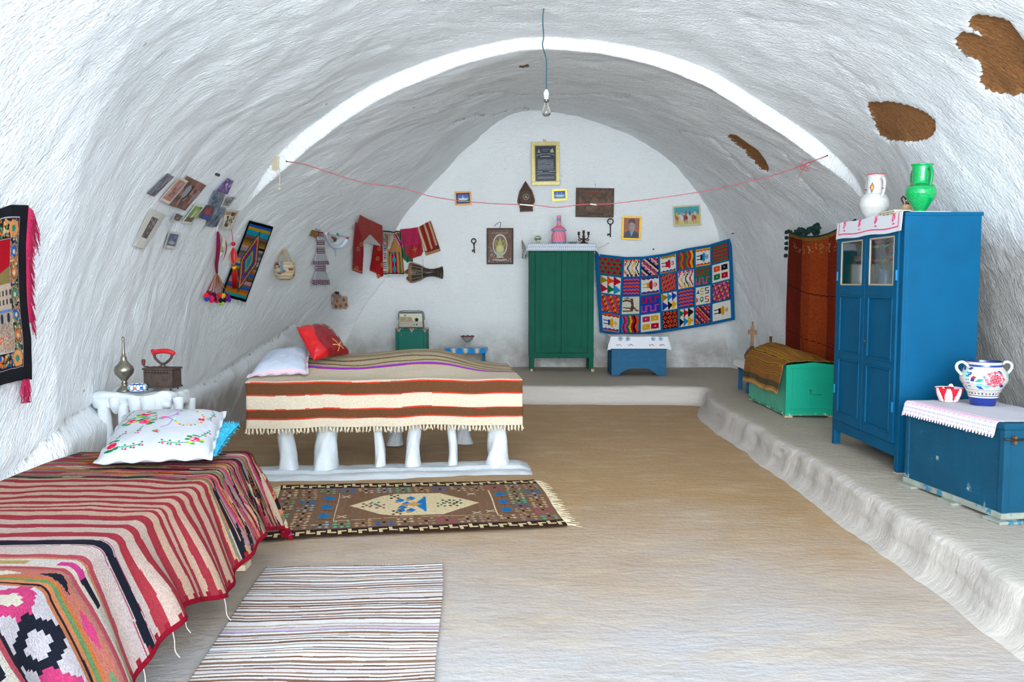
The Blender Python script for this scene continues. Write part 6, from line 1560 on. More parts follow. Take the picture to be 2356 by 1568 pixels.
for x0 in (.04, .46, .80): rg.rect(x0, 0, x0+.13, .86, 'c0a474')
rg.rect(.02, .12, .15, .90, 'c9b488'); rg.a[(rg.X < .15) & (rg.X > .02) & (RNG.random(rg.X.shape) < .3)] = srgb('e6d8a8')
rg.rect(0, .86, 1, .90, '7a101c'); rg.rect(0, .93, 1, 1, 'a88c54'); rg.rect(.80, .80, .95, .92, '3a2a20'); rg.rect(.0, .98, 1, 1, 'a8503c')
cut('striped_red_cloth', rg.grain(.08), [c2(1660, 378), c2(1835, 286), c2(1968, 690), c2(1775, 752)], M_SCARF, 'dark red cloth with gold stripes, rightmost of the textiles in the corner', 'cloth', None, .055, .006, .004, seed=11)

# ---- goblet drum hanging sideways
dp = W2(1800, 985, .10); dr = empty('goblet_drum', dp, 0, 'brown goblet drum hung sideways on the wall below the striped red cloth', 'drum')
k_ = dp.y/1900/5.89
prof = [(.001, -.235*5.6), ]
def dl(x): return (x-1800)*k_
P = [(130*k_, dl(1562)), (134*k_, dl(1600)), (118*k_, dl(1660)), (96*k_, dl(1720)), (80*k_, dl(1745)), (60*k_, dl(1790)), (50*k_, dl(1850)), (54*k_, dl(1900)), (68*k_, dl(1960)), (88*k_, dl(2005)), (80*k_, dl(2006)), (45*k_, dl(1860))]
ra = Pt(60, 60, '38302a').grain(.5); ra.rect(0, .0, 1, .08, '6a4c34')
for k in range(8): ra.ell(random.random(), random.uniform(.5, .85), .06, .03, ['5a5a34', '8a8a5a', '4a5058'][k % 3])
rot_ = (0, PI/2, math.radians(-4)); 
body = lathe('drum_body', P, mat('drum_lacquer', 'ffffff', .4, attr=True), dr, raster=ra.a, rot=rot_)
sk = lathe('broken_skin', [(.135*0+.001, dl(1566)), (128*k_, dl(1562)), (136*k_, dl(1566)), (136*k_, dl(1600)), (133*k_, dl(1604))], mat('goat_skin', '8a6448', .8, var=.2), dr, 32, rot=rot_)
pk = Pt(30, 40, '00ff00'); pk.poly([(.9, .0), (1, 1), (.55, 1), (.3, .9), (.35, .78), (.7, .7), (.6, .55), (.3, .6), (0, .5), (.1, .42), (.5, .3)], '8f6a4c'); pk.a[pk.a[:, :, 1] > .99] = KEY
cut('skin_flap', pk, [c2(1480, 880), c2(1590, 850), c2(1590, 1100), c2(1480, 1090)], mat('skin_painted', 'ffffff', .8, attr=True), None, None, None, .08, .004, .004)
fl = bpy.data.objects['skin_flap']; fl.parent = dr; fl.matrix_parent_inverse = Matrix.Translation(-dp)
for k in range(14):
    a = 2*PI*k/14; c_, s_ = math.cos(a), math.sin(a)
    o = tube('tension_cord', [(136*k_*c_, 136*k_*s_, dl(1604)), (122*k_*c_, 122*k_*s_, dl(1665)), (86*k_*c_, 86*k_*s_, dl(1742))], .003, mat('cord_pale', 'a89a84', .8), dr, 6, rot=rot_)
tube('neck_ring', [(84*k_*math.cos(a), 84*k_*math.sin(a), dl(1742)) for a in np.linspace(0, 2*PI, 30)[:-1]], .005, mat('cord_pale'), dr, 6, closed=True, rot=rot_)
tube('hanging_cord', [(dl(1745), 0, 85*k_), (dl(1740), .03, 150*k_), (dl(1737), .09, 185*k_)], .003, mat('cord_pale'), dr, 6)

# ---- things on the end wall
def witem(name, x0, y0, x1, y1, label, cat, tilt=0, group=None, off=.03):
    c, n = hit((x0+x1)/2, (y0+y1)/2, 0); Y = c.y-off; p = atY((x0+x1)/2, (y0+y1)/2, Y); s_ = Y/1900
    e = empty(name, p, 0, label, cat, group); e.rotation_euler = (0, math.radians(tilt), 0)
    return e, (x1-x0)*s_, (y1-y0)*s_
def frame(e, w_, h_, t, m, dep=.02, d0=0):
    def prism(L):
        bm = bmesh.new()
        for b in L: bm_box(bm, *b, .003)
        return bm
    return obj_bm('frame', prism([(-w_/2, w_/2, -dep, d0, h_/2-t, h_/2), (-w_/2, w_/2, -dep, d0, -h_/2, -h_/2+t), (-w_/2, -w_/2+t, -dep, d0, -h_/2+t, h_/2-t), (w_/2-t, w_/2, -dep, d0, -h_/2+t, h_/2-t)]), m, e)
def picture(e, w_, h_, p, m=M_PAPER, y=-.006, name='picture'):
    return sheet(name, p.a*.86, lambda U, V: ((U-.5)*w_, y+0*U, (.5-V)*h_), m, e, .003)
M_GOLD = mat('gold_frame', 'c7a63c', .35, metal=.6, var=.1); M_GOLD2 = mat('pale_gold_frame', 'a09468', .35, metal=.5, var=.2, vscale=30)
e, w_, h_ = witem('framed_calligraphy', 1223, 328, 1287, 425, 'gold-framed black panel of white Arabic writing high on the end wall', 'picture', -1)
frame(e, w_, h_, .055, M_GOLD2, .03); frame(e, w_-.09, h_-.09, .012, mat('inner_gold', 'a88c3c', .3, metal=.7), .034)
p = Pt(110, 190, '10182c'); r = np.random.default_rng(9)
for k in range(70): p.ell(.05, (k+.5)/70, .01, .003, '9aa4b8'); p.ell(.95, (k+.5)/70, .01, .003, '9aa4b8')
for k in range(26): p.ell((k+.5)/26, .03, .012, .004, 'a8b0bc'); p.ell((k+.5)/26, .97, .012, .004, 'a8b0bc')
p.poly([(.12, .20), (.20, .08), (.28, .20)], '8f9c88'); p.poly([(.72, .20), (.74, .12), (.80, .10), (.84, .07), (.90, .20)], 'a8b890')
def script(y, x0, x1, amp, s_, c='c8ccd4', arch=0):
    x = x0
    while x < x1:
        l = r.uniform(.010, .035); yy = y-arch*(1-((x-.5)/.45)**2); p.line([(x, yy), (x+l*.4, yy+r.uniform(-amp, amp)), (x+l, yy+r.uniform(-amp, amp)*.5)], s_, c)
        if r.random() < .3: p.ell(x+l*.5, yy-amp*1.2, .006, .003, c)
        x += l+.010
script(.12, .34, .68, .006, .010, arch=.01); script(.155, .38, .64, .006, .008, arch=.0)
script(.28, .08, .92, .008, .014, arch=.05); script(.30, .28, .74, .010, .018, 'dfe2e8')
for k in range(13): script(.395+k*.022, .14, .86, .005, .009, 'b8bec8')
script(.72, .12, .34, .01, .018); script(.71, .68, .90, .01, .018); script(.80, .10, .90, .008, .012, arch=.04)
for k in range(4): script(.86+k*.016, .12, .88, .003, .007, 'a8aeb8')
picture(e, w_-.10, h_-.10, p, mat('glossy_print', 'ffffff', .25, attr=True), -.010)
box('hook_tab', -.03, .02, -.008, .0, h_/2-.004, h_/2+.035, mat('tab_tan', 'c9b08a', .8), e, .004)
def mosque(seed):
    p = Pt(48, 36, '4a6ac0'); p.rect(0, .0, 1, .25, '5a5aa8'); p.rect(0, .45, 1, .62, '8fb4d8')
    for x in (.30, .66) if seed else (.48,): p.rect(x-.02, .18, x+.02, .62, 'dfe8ee')
    p.ell(.5, .56, .14, .14, 'cfe0e6' if seed == 0 else '8fd0dc'); p.rect(.15, .56, .85, .72, 'e6ecee'); p.rect(0, .72, 1, .84, '2f6a4a'); p.rect(0, .84, 1, 1, '3a9ac0' if seed == 0 else 'b8d8e0'); p.ell(.2, .74, .1, .05, '2a4a3c'); return p
e, w_, h_ = witem('framed_print', 1047, 441, 1084, 471, 'small gold-framed print of a white mosque left of the pointed plaque', 'picture', -2); frame(e, w_, h_, .022, mat('copper_frame', 'b07a4a', .4, metal=.4), .02); frame(e, w_-.036, h_-.036, .022, mat('dark_mount', '2f3c38', .6), .016); picture(e, w_-.07, h_-.07, mosque(0))
e, w_, h_ = witem('framed_print', 1269, 434, 1306, 463, 'small bright print of a blue mosque in a white and gold frame below the calligraphy', 'picture', -3); frame(e, w_, h_, .012, mat('white_frame', 'e6e8ea', .5), .018); frame(e, w_-.02, h_-.02, .028, M_GOLD, .02); picture(e, w_-.07, h_-.07, mosque(1))
# pointed carved plaque
e, w_, h_ = witem('pointed_plaque', 1190, 417, 1230, 486, 'dark carved plaque shaped like a pointed leaf with a round medallion', 'plaque', -2)
o_ = [(0, .5), (.12, .40), (.22, .30), (.36, .18), (.44, .02), (.50, -.12), (.50, -.20), (.44, -.24), (.38, -.30), (.40, -.36), (.37, -.37), (.37, -.5), (-.37, -.5), (-.37, -.37), (-.40, -.36), (-.38, -.30), (-.44, -.24), (-.50, -.20), (-.50, -.12), (-.44, .02), (-.36, .18), (-.22, .30), (-.12, .40)]
M_CV = mat('carved_brown', '4c372c', .6, var=.45, vscale=60, bump=.8, bscale=70)
bm = bmesh.new(); a = [bm.verts.new((x*w_, -.02, z*h_)) for x, z in o_]; b = [bm.verts.new((x*w_, 0, z*h_)) for x, z in o_]
bm.faces.new(a); bm.faces.new(b[::-1]); [bm.faces.new((a[i], b[i], b[(i+1) % len(a)], a[(i+1) % len(a)])) for i in range(len(a))]
bmesh.ops.recalc_face_normals(bm, faces=bm.faces[:]); obj_bm('board', bm, M_CV, e)
for rr, c in ((.16, 'a8a49c'), (.24, '6a5648'), (.32, '6a5648')): tube('carved_ring', [(rr*w_*math.cos(t), -.022, -.02*h_+rr*w_*math.sin(t)) for t in np.linspace(0, 2*PI, 30)[:-1]], .005, mat('ring_'+c, c, .6), e, 6, closed=True)
for k, (x0, z0, x1, z1) in enumerate(((-.08, .02, .05, .05), (.0, .05, .02, -.06), (-.07, -.04, .08, -.05), (-.03, .0, .06, -.01))): tube('letter_stroke', [(x0*w_*1.3, -.024, (-.02+z0*.7)*h_), (x1*w_*1.3, -.024, (-.02+z1*.7)*h_)], .004, mat('inlay_pale', 'b8b4ac', .5), e, 6)
tube('rim_bead', [(x*w_*.93, -.022, z*h_*.95) for x, z in o_], .004, mat('rim_tan', '7a6250', .6), e, 6, closed=True)
# relief plaque
e, w_, h_ = witem('relief_plaque', 1325, 433, 1412, 499, 'wide dull bronze relief plaque on the end wall beside the key', 'plaque', 1)
p = Pt(130, 100, '5e4c40').grain(.35); p.a *= (1+.25*fbm(p.X*14, p.Y*11, 3, 5))[..., None]
for t, c in ((.03, '4a3a30'), (.10, '7a6454')):
    p.rect(t, t, 1-t, t+.014, c); p.rect(t, 1-t-.014, 1-t, 1-t, c); p.rect(t, t, t+.01, 1-t, c); p.rect(1-t-.01, t, 1-t, 1-t, c)
for x in (.12, .86): p.poly([(x-.04, .50), (x, .30), (x+.04, .50)], '8a6450'); p.rect(x-.04, .5, x+.04, .72, '6e5446')
p.rect(.35, .12, .63, .19, '7a4438'); p.ell(.5, .52, .10, .2, '76604c'); p.ell(.7, .5, .10, .1, '6a5a4c'); p.ell(.35, .7, .10, .08, '7a6654'); p.rect(.3, .86, .75, .92, '4a3a30')
box('backing', -w_/2, w_/2, -.014, 0, -h_/2, h_/2, mat('bronze_dark', '54443a', .6), e, .003); picture(e, w_*.985, h_*.98, p, mat('bronze_relief', 'ffffff', .5, attr=True, metal=.2, bump=.8, bscale=60), -.016, 'relief_face')
tube('nail', [(0.0, -.01, h_/2+.06), (0, .03, h_/2+.06)], .004, M_NAIL, e, 6); tube('hanging_wire', [(-.004, -.01, h_/2), (0, -.008, h_/2+.06)], .002, M_NAIL, e, 5)
def key(name, x0, y0, x1, y1, label, tilt=0):
    e, w_, h_ = witem(name, x0, y0, x1, y1, label, 'key', tilt, None, .03); R_ = w_*.42; cx = w_*.06
    tube('bow', [(cx+R_*math.cos(t), 0, h_/2-R_+R_*math.sin(t)) for t in np.linspace(0, 2*PI, 28)[:-1]], .0085 if h_ > .2 else .007, M_IRON, e, 8, closed=True)
    tube('shank', [(cx, 0, h_/2-2*R_), (cx, 0, -h_/2)], [.009, .0085], M_IRON, e, 8); tube('collar', [(cx, 0, h_/2-2*R_-.005), (cx, 0, h_/2-2*R_-.022)], .013, M_IRON, e, 8)
    boxes('bit', [(cx-.045*h_/.27, cx, -.005, .005, -h_/2+.03, -h_/2+.055)], M_IRON, e, .001); boxes('bit_tooth', [(cx-.045*h_/.27, cx-.028*h_/.27, -.005, .005, -h_/2+.018, -h_/2+.032)], M_IRON, e, .001)
    tube('nail', [(cx, -.01, h_/2-R_*.4), (cx, .04, h_/2-R_*.4)], .004, M_NAIL, e, 6)
key('iron_key', 1396, 503, 1411, 545, 'larger old iron key, hanging beside the relief plaque')
key('iron_key', 1084, 549, 1096, 582, 'smaller old iron key, hanging left of the teapot plaque', -4)
# portrait
e, w_, h_ = witem('framed_portrait', 1431, 498, 1474, 551, 'gold-framed portrait of an older person in a dark red cap and blue jacket', 'picture', 1.5); frame(e, w_, h_, .026, mat('yellow_gold', 'd0a222', .4, metal=.35), .022)
p = Pt(60, 80, '9a5a40'); p.rect(0, .6, 1, 1, 'b0603a'); p.poly([(.02, 1), (.08, .72), (.35, .62), (.68, .62), (.92, .74), (1, 1)], '22304c'); p.poly([(.40, .64), (.52, .92), (.66, .64)], '8a9cb4')
p.ell(.52, .42, .20, .27, '8f8078'); p.ell(.57, .43, .15, .24, 'a89a94'); p.poly([(.30, .30), (.33, .10), (.50, .04), (.70, .08), (.74, .30), (.5, .20)], '4a1c1c')
for x in (.45, .60): p.ell(x, .38, .035, .014, '2c2424'); p.line([(x-.05, .345), (x+.05, .35)], .012, '4a3c38')
p.line([(.53, .40), (.55, .50), (.52, .515)], .014, '6a5850'); p.line([(.46, .585), (.60, .58)], .014, '5c3c3a'); p.ell(.53, .61, .07, .02, '9a8c88'); p.ell(.33, .44, .025, .05, '7a6a64')
picture(e, w_-.045, h_-.045, p)
# postcard with horsemen
e, w_, h_ = witem('postcard', 1549, 473, 1612, 519, 'postcard of riders on horseback under a turquoise sky near the right corner', 'picture', -3.5, None, .05)
p = Pt(110, 80, 'd6cfae'); p.rect(.05, .06, .95, .93, '3f9aa4'); p.poly([(.05, .5), (.3, .38), (.95, .42), (.95, .93), (.05, .93)], 'cabb94'); p.rect(.05, .74, .95, .93, 'c9bc74')
for k, x in enumerate((.13, .32, .46, .60, .78, .90)):
    c = ['a85a3a', 'd8d4cc', '4a3c38', 'c9c8c0', '9a4038', 'c8b45c'][k]; p.ell(x, .60, .065, .10, c); p.rect(x-.05, .62, x-.03, .86, c); p.rect(x+.02, .62, x+.04, .86, c); p.poly([(x-.05, .58), (x-.09, .44), (x-.03, .46), (x, .56)], c)
    p.ell(x+.005, .40, .032, .11, ['c8a050', '8f9aa8', 'b04048', '3a4860', 'd0d0c8', '7a8a50'][k]); p.ell(x+.005, .27, .018, .03, '6a5a50')
for x in (.36, .66): p.rect(x, .50, x+.05, .76, 'b83038')
picture(e, w_, h_, p.grain(.08))
# teapot plaque
e, w_, h_ = witem('framed_relief', 1120, 525, 1181, 607, 'dark-framed silvery relief of a lamp-like vessel left of the green cabinet', 'picture', 0)
frame(e, w_, h_, .022, mat('dark_frame', '40332a', .6), .024)
p = Pt(100, 140, '5c463a').grain(.5, 4); r = np.random.default_rng(3)
for k in range(260): p.ell(r.random(), r.random(), .012, .009, ['3f2c24', '7a5a48', '94806e', '6a5040'][r.integers(0, 4)])
for k in range(240): 
    x, y = r.random(), r.uniform(.5, 1)
    if x < .95*(y-.3) or y > .86: p.ell(x, y, .014, .010, ['b8b4b0', '8f8c88', '6a5c54'][r.integers(0, 3)])
p.ring(.5, .47, .30, .33, .14, 'b4b0aa'); p.ell(.5, .47, .255, .285, '6a5a50'); p.ell(.5, .60, .17, .16, '9aa07c'); p.ell(.5, .58, .12, .10, 'b0b080')
for x in (.36, .64): p.ell(x, .42, .08, .10, 'a0853c'); p.ell(x, .42, .05, .065, '7a6430')
p.poly([(.42, .45), (.5, .20), (.58, .45)], '8f9470'); p.rect(.46, .74, .54, .82, '9a9a78'); p.rect(.36, .81, .64, .84, 'b8b49a'); p.rect(.16, .10, .84, .12, '8a8078'); p.rect(.2, .90, .8, .92, 'c0bcb4')
picture(e, w_-.036, h_-.036, p, mat('embossed_metal', 'ffffff', .35, attr=True, metal=.35, bump=.9, bscale=50), -.012, 'relief_face')
tube('hanging_cord', [(-.09, -.005, h_/2+.03), (-.03, -.01, h_/2+.075), (.01, -.01, h_/2+.085), (.0, -.008, h_/2)], .004, mat('cord_dark', '4a4034', .8), e, 6, sub=4)

# ---- patchwork kilim
PR = np.random.default_rng(21)
def patch_tile(k, c):
    n = 30; p = Pt(n, n, c[0]); X, Y = p.X, p.Y; q = lambda v, s_: np.floor(v*s_)
    if k == 'dots':
        p.a[:] = srgb(c[0])
        for i in range(4):
            for j in range(4):
                x, y = (i+.5*(j % 2))/3.6, (j+.4)/4; d = np.abs(X-x)+np.abs(Y-y); p.fill(d < .14, c[1]); p.fill(d < .05, c[2])
    elif k == 'arrows':
        p.a[:] = srgb('e6e0d4')
        for i, cc_ in enumerate(c[1:5]):
            x0 = -.1+.28*i; s_ = q(np.abs(Y-.5), 10)/10*.55; p.fill((X > x0+s_) & (X < x0+s_+.09), cc_); p.fill((X > x0+s_+.12) & (X < x0+s_+.16) & (np.abs(Y-.5) > .2), c[(i+2) % 5])
        p.fill((Y < .14) & ((q(X, 7) % 2) == 0), c[1]); p.fill((Y > .86) & ((q(X, 7) % 2) == 1), c[2])
    elif k == 'diag':
        b_ = (q(X, 15)+q(1-Y, 15)) % 12; cs_ = [c[i % len(c)] for i in (1, 1, 2, 3, 4, 5, 0, 0, 2, 4, 3, 5)]
        for i in range(12): p.fill(b_ == i, cs_[i])
        p.fill(((q(X*1.0, 15)+q(Y, 15)) % 3 == 0) & (b_ % 3 == 0), c[0])
    elif k == 'fig':
        p.a[:] = srgb('e6e2d8'); p.fill((Y < .12+.06*((q(X, 8)) % 2)), c[1]); p.fill((Y > .88-.06*((q(X, 8)) % 2)), c[2]); p.fill(Y < .07, c[3]); p.fill(Y > .93, c[3])
        p.rect(.08, .36, .36, .44, c[4]); p.rect(.08, .56, .36, .64, c[4]); p.rect(.34, .34, .46, .66, c[4]); p.rect(.46, .30, .66, .70, c[5]); p.rect(.54, .22, .62, .78, c[5]); p.ell(.80, .50, .10, .12, c[5]); p.rect(.75, .44, .84, .56, 'e6e2d8'); p.rect(.78, .47, .81, .53, '22222a')
    elif k == 'zig':
        y = q(np.abs((Y*3) % 2-1), 5)/5*.12
        for i in range(8): p.fill((X+y > i/8+.0) & (X+y < (i+1)/8+.03), c[i % len(c)])
    elif k == 'tri':
        p.a[:] = srgb('e6e0d4')
        for i in range(3):
            for j in range(2):
                x0, y0 = i*.34, j*.5; s_ = (X-x0)/.34; t = np.abs((Y-y0)/.5-.5)*2
                p.fill((s_ > 0) & (s_ < 1) & (t < 1-q(s_, 6)/6) & (Y > y0) & (Y < y0+.5), c[(i+j*2) % (len(c)-1)+1])
    elif k == 'bands':
        for j in range(5): 
            y0 = j/5+.03; z = .035*((q(X, 9)) % 2); p.fill((Y+z > y0+.03) & (Y+z < y0+.13), c[1])
            p.fill((Y > y0+.06) & (Y < y0+.10) & (q(X, 9) % 2 == 0), c[1])
    elif k == 'checks':
        t = (q(X+Y, 6)+0); u = (q(X-Y+2, 6))
        f = ((X+Y)*6 % 1)
        for i in range(len(c)): p.fill((t.astype(int)+2*u.astype(int)) % len(c) == i, c[i])
        p.fill(((X*6+Y*6) % 1 < .5) & ((X*6-Y*6) % 1 < .5), c[1])
    elif k == 'key':
        for j in range(2):
            y0 = j*.5+.05; cc_ = c[1+j]; a_ = q(X, 8) % 4
            p.fill((Y > y0+.30) & (Y < y0+.40) & (a_ < 2), cc_); p.fill((Y > y0) & (Y < y0+.1) & (a_ >= 2), cc_); p.fill((Y > y0) & (Y < y0+.4) & ((a_ == 0) | (a_ == 2)) & ((X*8) % 1 < .6), cc_)
    elif k == 'stars':
        p.a[:] = srgb('e6e0d4')
        for i, (x, y) in enumerate(((.27, .27), (.73, .27), (.27, .73), (.73, .73))):
            dx, dy = np.abs(X-x), np.abs(Y-y); p.fill((q(dx, 20)*1. >= q(dy, 20)-0) & (dx < .19) & (dy < .17), c[1+i % (len(c)-1)]); p.fill((dx < .09) & (dy < .17), c[1+i % (len(c)-1)]); p.fill((dx < .04) & (dy < .04), 'e6e0d4'); p.fill((dx < .02) & (dy < .02), c[1])
    elif k == 'camel':
        p.a[:] = srgb('ddd6c2'); b = '5a4036'
        p.poly([(.50, .10), (.62, .12), (.66, .40), (.70, .70), (.62, .88), (.50, .86), (.52, .5)], b); p.line([(.04, .25), (.20, .20), (.52, .28)], .09, b); p.line([(.04, .10), (.3, .06), (.55, .18)], .05, b)
        p.line([(.04, .62), (.25, .66), (.55, .70)], .07, b); p.line([(.04, .82), (.3, .84), (.56, .82)], .07, b); p.line([(.66, .62), (.82, .80), (.95, .84)], .08, b); p.rect(.78, .60, .84, .66, '3a7f8a')
    elif k == 'snakes':
        p.a[:] = srgb('e6e2d8')
        for x0, y0, cc_ in ((.68, .06, '22222a'), (.34, .08, 'c8a028'), (.68, .56, 'b8262c')):
            w_ = .24; p.rect(x0, y0, x0+w_, y0+.06, cc_); p.rect(x0, y0, x0+.06, y0+.2, cc_); p.rect(x0, y0+.16, x0+w_, y0+.22, cc_); p.rect(x0+w_-.06, y0+.16, x0+w_, y0+.36, cc_); p.rect(x0, y0+.32, x0+w_, y0+.38, cc_)
        p.poly([(.05, .35), (.2, .15), (.28, .4)], '2c5fae'); p.ell(.44, .72, .13, .15, '2a7a50'); p.rect(.38, .66, .50, .78, 'e6e2d8'); p.poly([(.05, .55), (.2, .75), (.05, .9)], 'd0562c')
    return p.a
R_, O_c, N_, Gn, Y_, K_, P_, B_ = 'a81c30', 'd8502c', '24409a', '1f6a44', 'd8a428', '1c1a1e', 'c04a90', '2f86b8'
TT = [[('dots', [Gn, R_, '3a1c30']), ('arrows', ['e6e0d4', O_c, '4a3830', Y_, K_, P_]), ('diag', [K_, O_c, N_, P_, Y_, 'e6e0d4']), ('fig', ['e6e0d4', '9a7a2c', N_, '9a7a2c', R_, 'b02a44']), ('zig', [R_, Gn, O_c, '7a3a3a', Gn, 'a85a3c', R_, Y_]), ('fig', ['e6e0d4', O_c, R_, Y_, K_, B_]), ('bands', [Gn, R_, N_])],
      [('tri', ['e6e0d4', '9a7a2c', O_c, R_, Gn, B_]), ('bands', [N_, O_c]), ('fig', ['e6e0d4', N_, N_, '6a3a40', 'b8902c', R_]), ('checks', ['8a3a50', O_c, K_, P_, Gn]), ('arrows', ['e6e0d4', P_, Y_, K_, R_, Gn]), ('key', [Gn, R_, P_]), ('stars', ['e6e0d4', O_c, K_, Gn, R_])],
      [('checks', [R_, O_c, K_, Y_, Gn, P_, N_]), ('camel', ['e6e0d4']), ('key', [N_, R_, P_]), ('tri', ['e6e0d4', '9a7a2c', B_, N_, K_, Y_]), ('bands', [N_, O_c]), ('snakes', ['e6e0d4']), ('checks', [Gn, P_, K_, R_, Y_])],
      [('fig', ['e6e0d4', R_, N_, O_c, N_, Y_]), ('zig', [B_, R_, P_, Gn, Y_, R_, K_, O_c]), ('stars', ['e6e0d4', 'b0305a', Y_, Y_, R_]), ('dots', [K_, O_c, K_]), ('tri', ['e6e0d4', Gn, R_, K_, B_, Y_]), ('diag', ['3a2a6a', O_c, R_, P_, Y_, K_]), ('fig', ['e6e0d4', 'e6e2d8', 'e6e2d8', 'e6e2d8', K_, 'c8962c'])]]
pw_ = Pt(420, 260, '1f6494')
cx = [.018, .155, .31, .455, .59, .73, .855, .985]; 
for j in range(4):
    for i in range(7):
        k, c = TT[j][i]; x0, x1 = cx[i]+.008, cx[i+1]-.012; y0, y1 = .035+j*.238, .035+j*.238+.215
        pw_.rect(x0-.003, y0, x1+.003, y1, 'd8d2c4' if k in ('arrows', 'tri', 'fig', 'stars', 'camel', 'snakes') else '2a2a3a'); pw_.sub(x0, y0, x1, y1, patch_tile(k, c))
pts_t = [(1368, 583), (1440, 591), (1480, 590), (1530, 583), (1580, 571), (1630, 563), (1683, 547)]; pts_b = [(1380, 764), (1430, 772), (1480, 770), (1540, 762), (1580, 756), (1630, 748), (1691, 735)]
def pkf(U, V):
    t = np.linspace(0, 1, 7); xt = np.interp(U, t, [a[0] for a in pts_t]); yt = np.interp(U, t, [a[1] for a in pts_t]); xb = np.interp(U, t, [a[0] for a in pts_b]); yb = np.interp(U, t, [a[1] for a in pts_b])
    px = xt*(1-V)+xb*V; py = yt*(1-V)+yb*V; Y = 12.40-.10*sst(U, .6, 1)+.012*np.sin(U*16)
    s_ = Y/(math.cos(PITCH)-(py-784)/FPX*math.sin(PITCH)); dz = -(py-784)/FPX*math.cos(PITCH)-math.sin(PITCH)
    return (px-1178)/FPX*s_, Y+0*U, CAMZ+dz*s_
o = sheet('patchwork_kilim', pw_.grain(.08).a*.84, pkf, M_RUG, None, .008)
setp(o, 'blue-bordered kilim of 28 patterned squares pinned beside the green cabinet', 'kilim')

# ---- brown cloth on the right wall
bt_ = Pt(120, 150, '5c2218'); x = bt_.X
for k in range(120): bt_.a[:, k] = srgb('5c2218')*(1-.0)+0
bt_.rect(.26, 0, .40, 1, '7f3a20'); bt_.rect(.40, 0, .66, 1, '8a4020'); bt_.rect(.66, 0, .80, 1, '6a2a1a')
bt_.rect(0, 0, 1, .035, '7a5a30')
r = np.random.default_rng(3)
for k in range(50): cx_ = r.random(); y_ = r.uniform(.05, .12); bt_.line([(cx_, y_), (cx_+r.uniform(-.02, .02), y_+.04)], .004, 'a88a5c')
bt_.line([(0, .42), (.3, .45), (1, .50)], .008, '2c120e'); bt_.line([(0, .80), (.5, .84), (1, .88)], .006, '3a1812'); bt_.line([(.14, .2), (.22, .6), (.36, 1)], .006, '3a1812')
A_t, B_t = Vector((3.215, 9.66, 2.09)), Vector((3.20, 7.75, 2.06)); 
def btf(U, V):
    X = A_t.x*(1-U)+B_t.x*U; Y = A_t.y*(1-U)+B_t.y*U; top = 2.085-.10*np.sin(np.clip(U, 0, 1)*PI)*1.0
    return X+.015*np.sin(U*14)*(.4+V)+.02*fbm(U*5, V*3, 2, 4), Y, top-(top-.66)*V
bc = sheet('brown_cloth', bt_.grain(.12).a, btf, M_RUG, None, .006)
setp(bc, 'dark red-brown woven cloth hanging on the right wall behind the wardrobe', 'cloth')
M_DG = mat('dark_green_wool', '12302c', .95)
for k, (u, v) in enumerate(((0, 0), (0, .045), (0, .09), (0, .13), (.02, -.012), (.05, -.01), (0, .19))):
    X, Y, Z = btf(np.array(float(u)), np.array(float(v))); bm = bmesh.new(); bmesh.ops.create_icosphere(bm, subdivisions=2, radius=.022)
    for v_ in bm.verts: v_.co *= 1+random.uniform(-.3, .3)
    obj_bm('pompom', bm, M_DG, bc, False, loc=(float(X)-.02, float(Y)+(.03 if u == 0 else 0), float(Z)))
us_ = np.linspace(0, 1, 30); tube('green_edge_cord', [tuple(float(c) for c in btf(np.array(u), np.array(0.)))[:3] for u in us_], .010, M_DG, bc, 8)
gb = empty('green_wool_bundle', (3.17, 8.92, 2.02), 0, 'dark green bundle of woollen pompoms resting on top of the brown cloth', 'bundle')
for k in range(26):
    bm = bmesh.new(); bmesh.ops.create_icosphere(bm, subdivisions=2, radius=random.uniform(.024, .036))
    for v_ in bm.verts: v_.co *= 1+random.uniform(-.25, .25)
    obj_bm('pompom', bm, M_DG, gb, False, loc=(random.uniform(-.02, .03), random.uniform(-.34, .34), random.uniform(.0, .075)))

# ---- line across the arch, strings, nails
hl, _ = hit(660, 371, .01); hr, _ = hit(1902, 358, .01)
lp = [(hl.x, hl.y, hl.z)]+[tuple(atY(x, y, yy)) for x, y, yy in ((700, 378, 7.95), (760, 397, 7.95), (840, 421, 7.95), (925, 432, 7.95), (985, 450, 7.95), (1060, 462, 7.95), (1150, 469, 7.95), (1225, 471, 7.95), (1280, 477, 7.95), (1340, 470, 7.95), (1400, 469, 7.95), (1480, 460, 7.95), (1560, 449, 7.95), (1640, 436, 7.95), (1720, 418, 7.95), (1790, 400, 7.95), (1850, 378, 7.95))]+[(hr.x, hr.y, hr.z)]
ln = empty('red_line', (0, 7.95, 2.4), 0, 'thin red cord strung across the arch from side to side', 'cord'); O_ = ln.location.copy()
M_RC = mat('red_cord', 'b0525a', .7)
tube('cord', [Vector(p)-O_ for p in lp], .0042, M_RC, ln, 6, sub=3)
kp = atY(1852, 382, 7.94)-O_
for k in range(4):
    a = k*1.5; tube('knot_loop', [kp, kp+Vector((.05*math.cos(a), -.01, .05*math.sin(a)+.01)), kp+Vector((.05*math.cos(a+.9), -.01, .05*math.sin(a+.9))), kp], .003, M_RC, ln, 5, sub=5)
tube('cord_tail', [kp, kp+Vector((-.03, 0, -.05)), kp+Vector((-.06, 0, -.12))], .003, M_RC, ln, 5, sub=3)
for a, b in (((1196, 470), (1228, 473)), ((1358, 469), (1372, 471))): tube('wire_twist', [atY(*a, 7.945)-O_, atY(*b, 7.945)-O_], .007, mat('twist_white', 'd0ccc8', .5), ln, 6)
